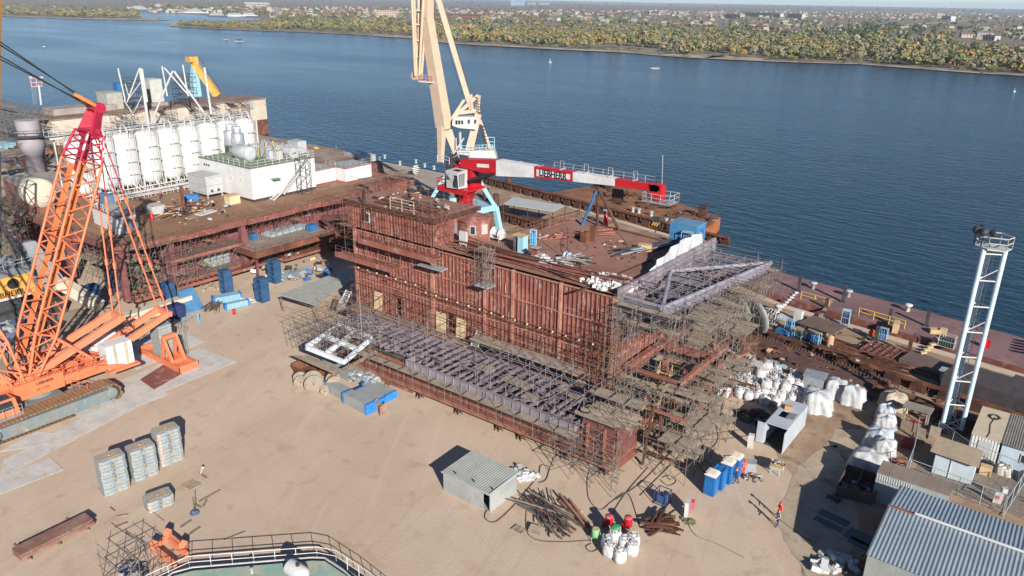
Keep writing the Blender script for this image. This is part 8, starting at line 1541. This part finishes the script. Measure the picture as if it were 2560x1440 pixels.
tag(m.build('distant_houses',mm),'dense mass of small far houses below the plain','houses',kind='stuff')
def block(label,p0,p1,hpx,dep,wmt,rmt,floors=3,name='apartment_block',win=True,cat='building'):
    a,b=G(*p0,-2),G(*p1,-2); d=(b-a); L_=d.length; d.normalize(); n_=Vector((-d.y,d.x,0)); h=HT(hpx,a)+2; T=thing(name,label,cat,a,rz=0.); T['_w']=1; m=M(); m.hexa([a,b,b+n_*dep,a+n_*dep]+[q+_z*h for q in (a,b,b+n_*dep,a+n_*dep)]); m.build('wall',wmt,T)
    m=M(); m.hexa([q+_z*h for q in (a-d*.3-n_*.3,b+d*.3-n_*.3,b+d*.3+n_*(dep+.3),a-d*.3+n_*(dep+.3))]+[q+_z*(h+.5) for q in (a-d*.3-n_*.3,b+d*.3-n_*.3,b+d*.3+n_*(dep+.3),a-d*.3+n_*(dep+.3))]); m.build('roof',rmt,T)
    if win:
        k=max(3,int(L_/5)); m=M()
        for f in range(floors):
            for i in range(k): q=a+d*((i+.25)*L_/k)-n_*.05+_z*(h*(f+.3)/floors); m.hexa([q,q+d*(L_/k*.5),q+d*(L_/k*.5)-n_*.05,q-n_*.05]+[p+_z*(h/floors*.45) for p in (q,q+d*(L_/k*.5),q+d*(L_/k*.5)-n_*.05,q-n_*.05)])
        m.build('window_rows',glass,T)
    return T
block('long white apartment block on the right beyond the trees',(1862,40),(1950,44),31,12,walls[0],roofs[1]); block('second long white apartment block beside the chimney town',(1968,46),(2004,48),34,12,walls[0],roofs[1]); block('cream apartment block left of the long white ones',(1812,44),(1850,47),34,12,walls[1],roofs[4]); block('pale long low block behind the chimney',(1740,38),(1812,40),31,10,walls[3],roofs[4])
block('long red brown factory building with rows of windows behind the crane',(1085,46),(1205,50),33,20,hmat('factory brick',(.22,.12,.09)),roofs[2],2,'factory'); block('small red gable building at the factory end',(1210,48),(1226,48),36,14,hmat('red brick',(.3,.08,.07)),roofs[0],1,'house')
block('pale pink unfinished four storey building near the marina',(942,46),(986,47),26,14,hmat('pink render',(.5,.38,.33)),walls[1],4); block('beige square building at the marina end',(652,32),(668,33),18,12,walls[1],walls[0],3); block('wide low white hall behind the marina',(612,16),(672,17),6,25,walls[0],roofs[4],1,'hall'); block('white and blue terminal on the plain near the top',(1287,14),(1312,14),0,30,mat('terminal blue',(.3,.42,.55)),walls[0],3,'terminal'); block('low white hangars right of the terminal',(1318,11),(1370,12),7,30,walls[0],roofs[4],1,'hangar')
block('large cream villa with dark red roof on the right',(1868,80),(1908,82),66,14,walls[1],roofs[0],2,'villa'); block('peach villa beside the large cream one',(1910,80),(1935,82),68,12,hmat('peach render',(.5,.34,.24)),roofs[2],2,'villa'); block('cream gabled house behind the long garden wall',(2056,87),(2088,89),75,12,walls[1],roofs[2],2,'villa'); block('long low garden wall before the villas',(1925,88),(1988,91),85,1,hmat('wall tan',(.3,.2,.16)),roofs[2],1,'garden_wall',False,'wall'); block('tall cream building far right in the town',(2342,46),(2356,46),33,14,walls[1],roofs[1],4); block('pale blue building beside the tall cream one',(2352,54),(2375,55),40,16,hmat('pale blue render',(.42,.47,.5)),roofs[1],3); block('wide white house at the right shore edge',(2455,101),(2485,103),88,10,walls[0],roofs[2],1,'villa'); block('grey roofed low house near the right edge',(2320,96),(2345,97),86,10,walls[1],roofs[2],1,'villa')
T=thing('striped_chimney','thin white and dark red striped chimney among the trees','chimney',G(1778,46,-2)); c=T.location; h=HT(21,c); m=M(); m.tube(c,(c.x,c.y,h*.6),1.6,10,r2=1.3); m.build('lower_shaft',white,T); m=M(); m.tube((c.x,c.y,h*.6),(c.x,c.y,h),1.3,10,r2=1.1); m.build('upper_shaft',crim,T)
# ships in the marina and boats
def ship(q,L_,label,hullm,rz,tiers=3,grp='ships moored in the far marina'):
    t=thing('moored_ship',label,'ship',G(*q,-2.5),grp,rz=rz); b=L_*.09; m=M(); m.prism([(-L_/2,-b),(L_*.32,-b),(L_/2,0),(L_*.32,b),(-L_/2,b)],-.3,2.2); m.build('hull',hullm,t); m=M()
    for k in range(tiers): a=.42-.07*k; m.box(-L_*a,L_*(a-.12),-b*.8,b*.8,2.2+k*2.3,4.2+k*2.3); m.box(-L_*a-.4,L_*(a-.12)+.4,-b*.9,b*.9,4.2+k*2.3,4.5+k*2.3)
    m.tube((0,0,4.2+tiers*2.2),(0,0,8.+tiers*2.3),.25,5); m.build('superstructure',white,t); m=M()
    for k in range(tiers): a=.42-.07*k; m.box(-L_*a+.5,L_*(a-.12)-.5,-b*.8-.04,-b*.8,2.9+k*2.3,3.7+k*2.3)
    m.build('window_band',glass,t); return t
hd_=mat('ship dark hull',(.05,.08,.12))
for q,L_,lb,hm,tr in (((352,26),70,'long white river ship with dark hull at the left of the marina',hd_,4),((400,22),60,'tall white passenger ship beside the long dark hulled one',white,5),((330,24),34,'small white ship at the left end of the marina',white,2),((445,30),40,'brown hulled barge ship in the marina',rust,2),((490,33),60,'white ship with low decks in the middle of the marina',white,3),((520,31),44,'white ship just beyond the low decked one',white,3),((545,41),40,'white ferry with dark hull moored before the others',hd_,2),((590,41),42,'white yacht like ship right of the ferry',white,2),((625,40),34,'small white ship at the right end of the marina',white,2),((912,54),22,'small white ship near the wooded bank',white,3),((385,30),30,'low dark workboat before the passenger ship',hd_,1)): ship(q,L_,lb,hm,_r0.angle(Vector((1,0,0)))*1+.1,tr)
def boat(q,L_,label): 
    t=thing('motor_boat',label,'boat',G(*q,-2.5),rz=_r0.angle(Vector((1,0,0)))); b=L_*.14; m=M(); m.prism([(-L_/2,0),(-L_*.3,-b),(L_*.45,-b),(L_*.45,b),(-L_*.3,b)],-.2,.9); m.build('hull',greyst,t); m=M(); m.box(-L_*.2,L_*.25,-b*.7,b*.7,.9,2.2); m.build('cabin',darks,t); return t
boat((1637,172),7,'small grey motor boat crossing the river on the right'); boat((597,104),11,'pale low boat on the river at the left'); boat((565,99),5,'tiny white boat left of the low pale boat'); boat((205,47),8,'small white boat by the island beach')
def buoy(q,mt,label,s=1.):
    t=thing('river_buoy',label,'buoy',G(*q,-2.5)); g=t.location; m=M(); m.lathe(g,[(.9*s,-.2),(1.*s,.3),(.8*s,.6)],12); m.build('float',whitew,t); m=M(); m.lathe(g+_z*.6*s,[(.4*s,0),(.12*s,1.3*s),(.22*s,1.4*s),(.1*s,1.8*s)],8); m.build('cone',mt,t)
buoy((110,117),redp,'red topped buoy on the river at the far left',1.2); buoy((1375,157),lblue,'pale blue buoy in the middle of the river',1.3); buoy((2535,230),lblue,'pale buoy on the river at the right edge',.9)
# ================================================================== HAZE
m=M(); m.box(-13900,9400,-8900,15900,-6,75); hz=bpy.data.materials.new('haze air'); hz.use_nodes=True; n=hz.node_tree; n.nodes.remove(n.nodes['Principled BSDF']); v=n.nodes.new('ShaderNodeVolumePrincipled'); v.inputs['Color'].default_value=(.62,.78,1,1); v.inputs['Density'].default_value=.00007; v.inputs['Anisotropy'].default_value=.0
n.links.new(v.outputs[0],n.nodes['Material Output'].inputs['Volume']); hzo=m.build('haze',hz); tag(hzo,'thin bluish air haze over the river and the far town','haze',kind='stuff')
for o in S.objects:
    if '_w' in o: del o['_w']
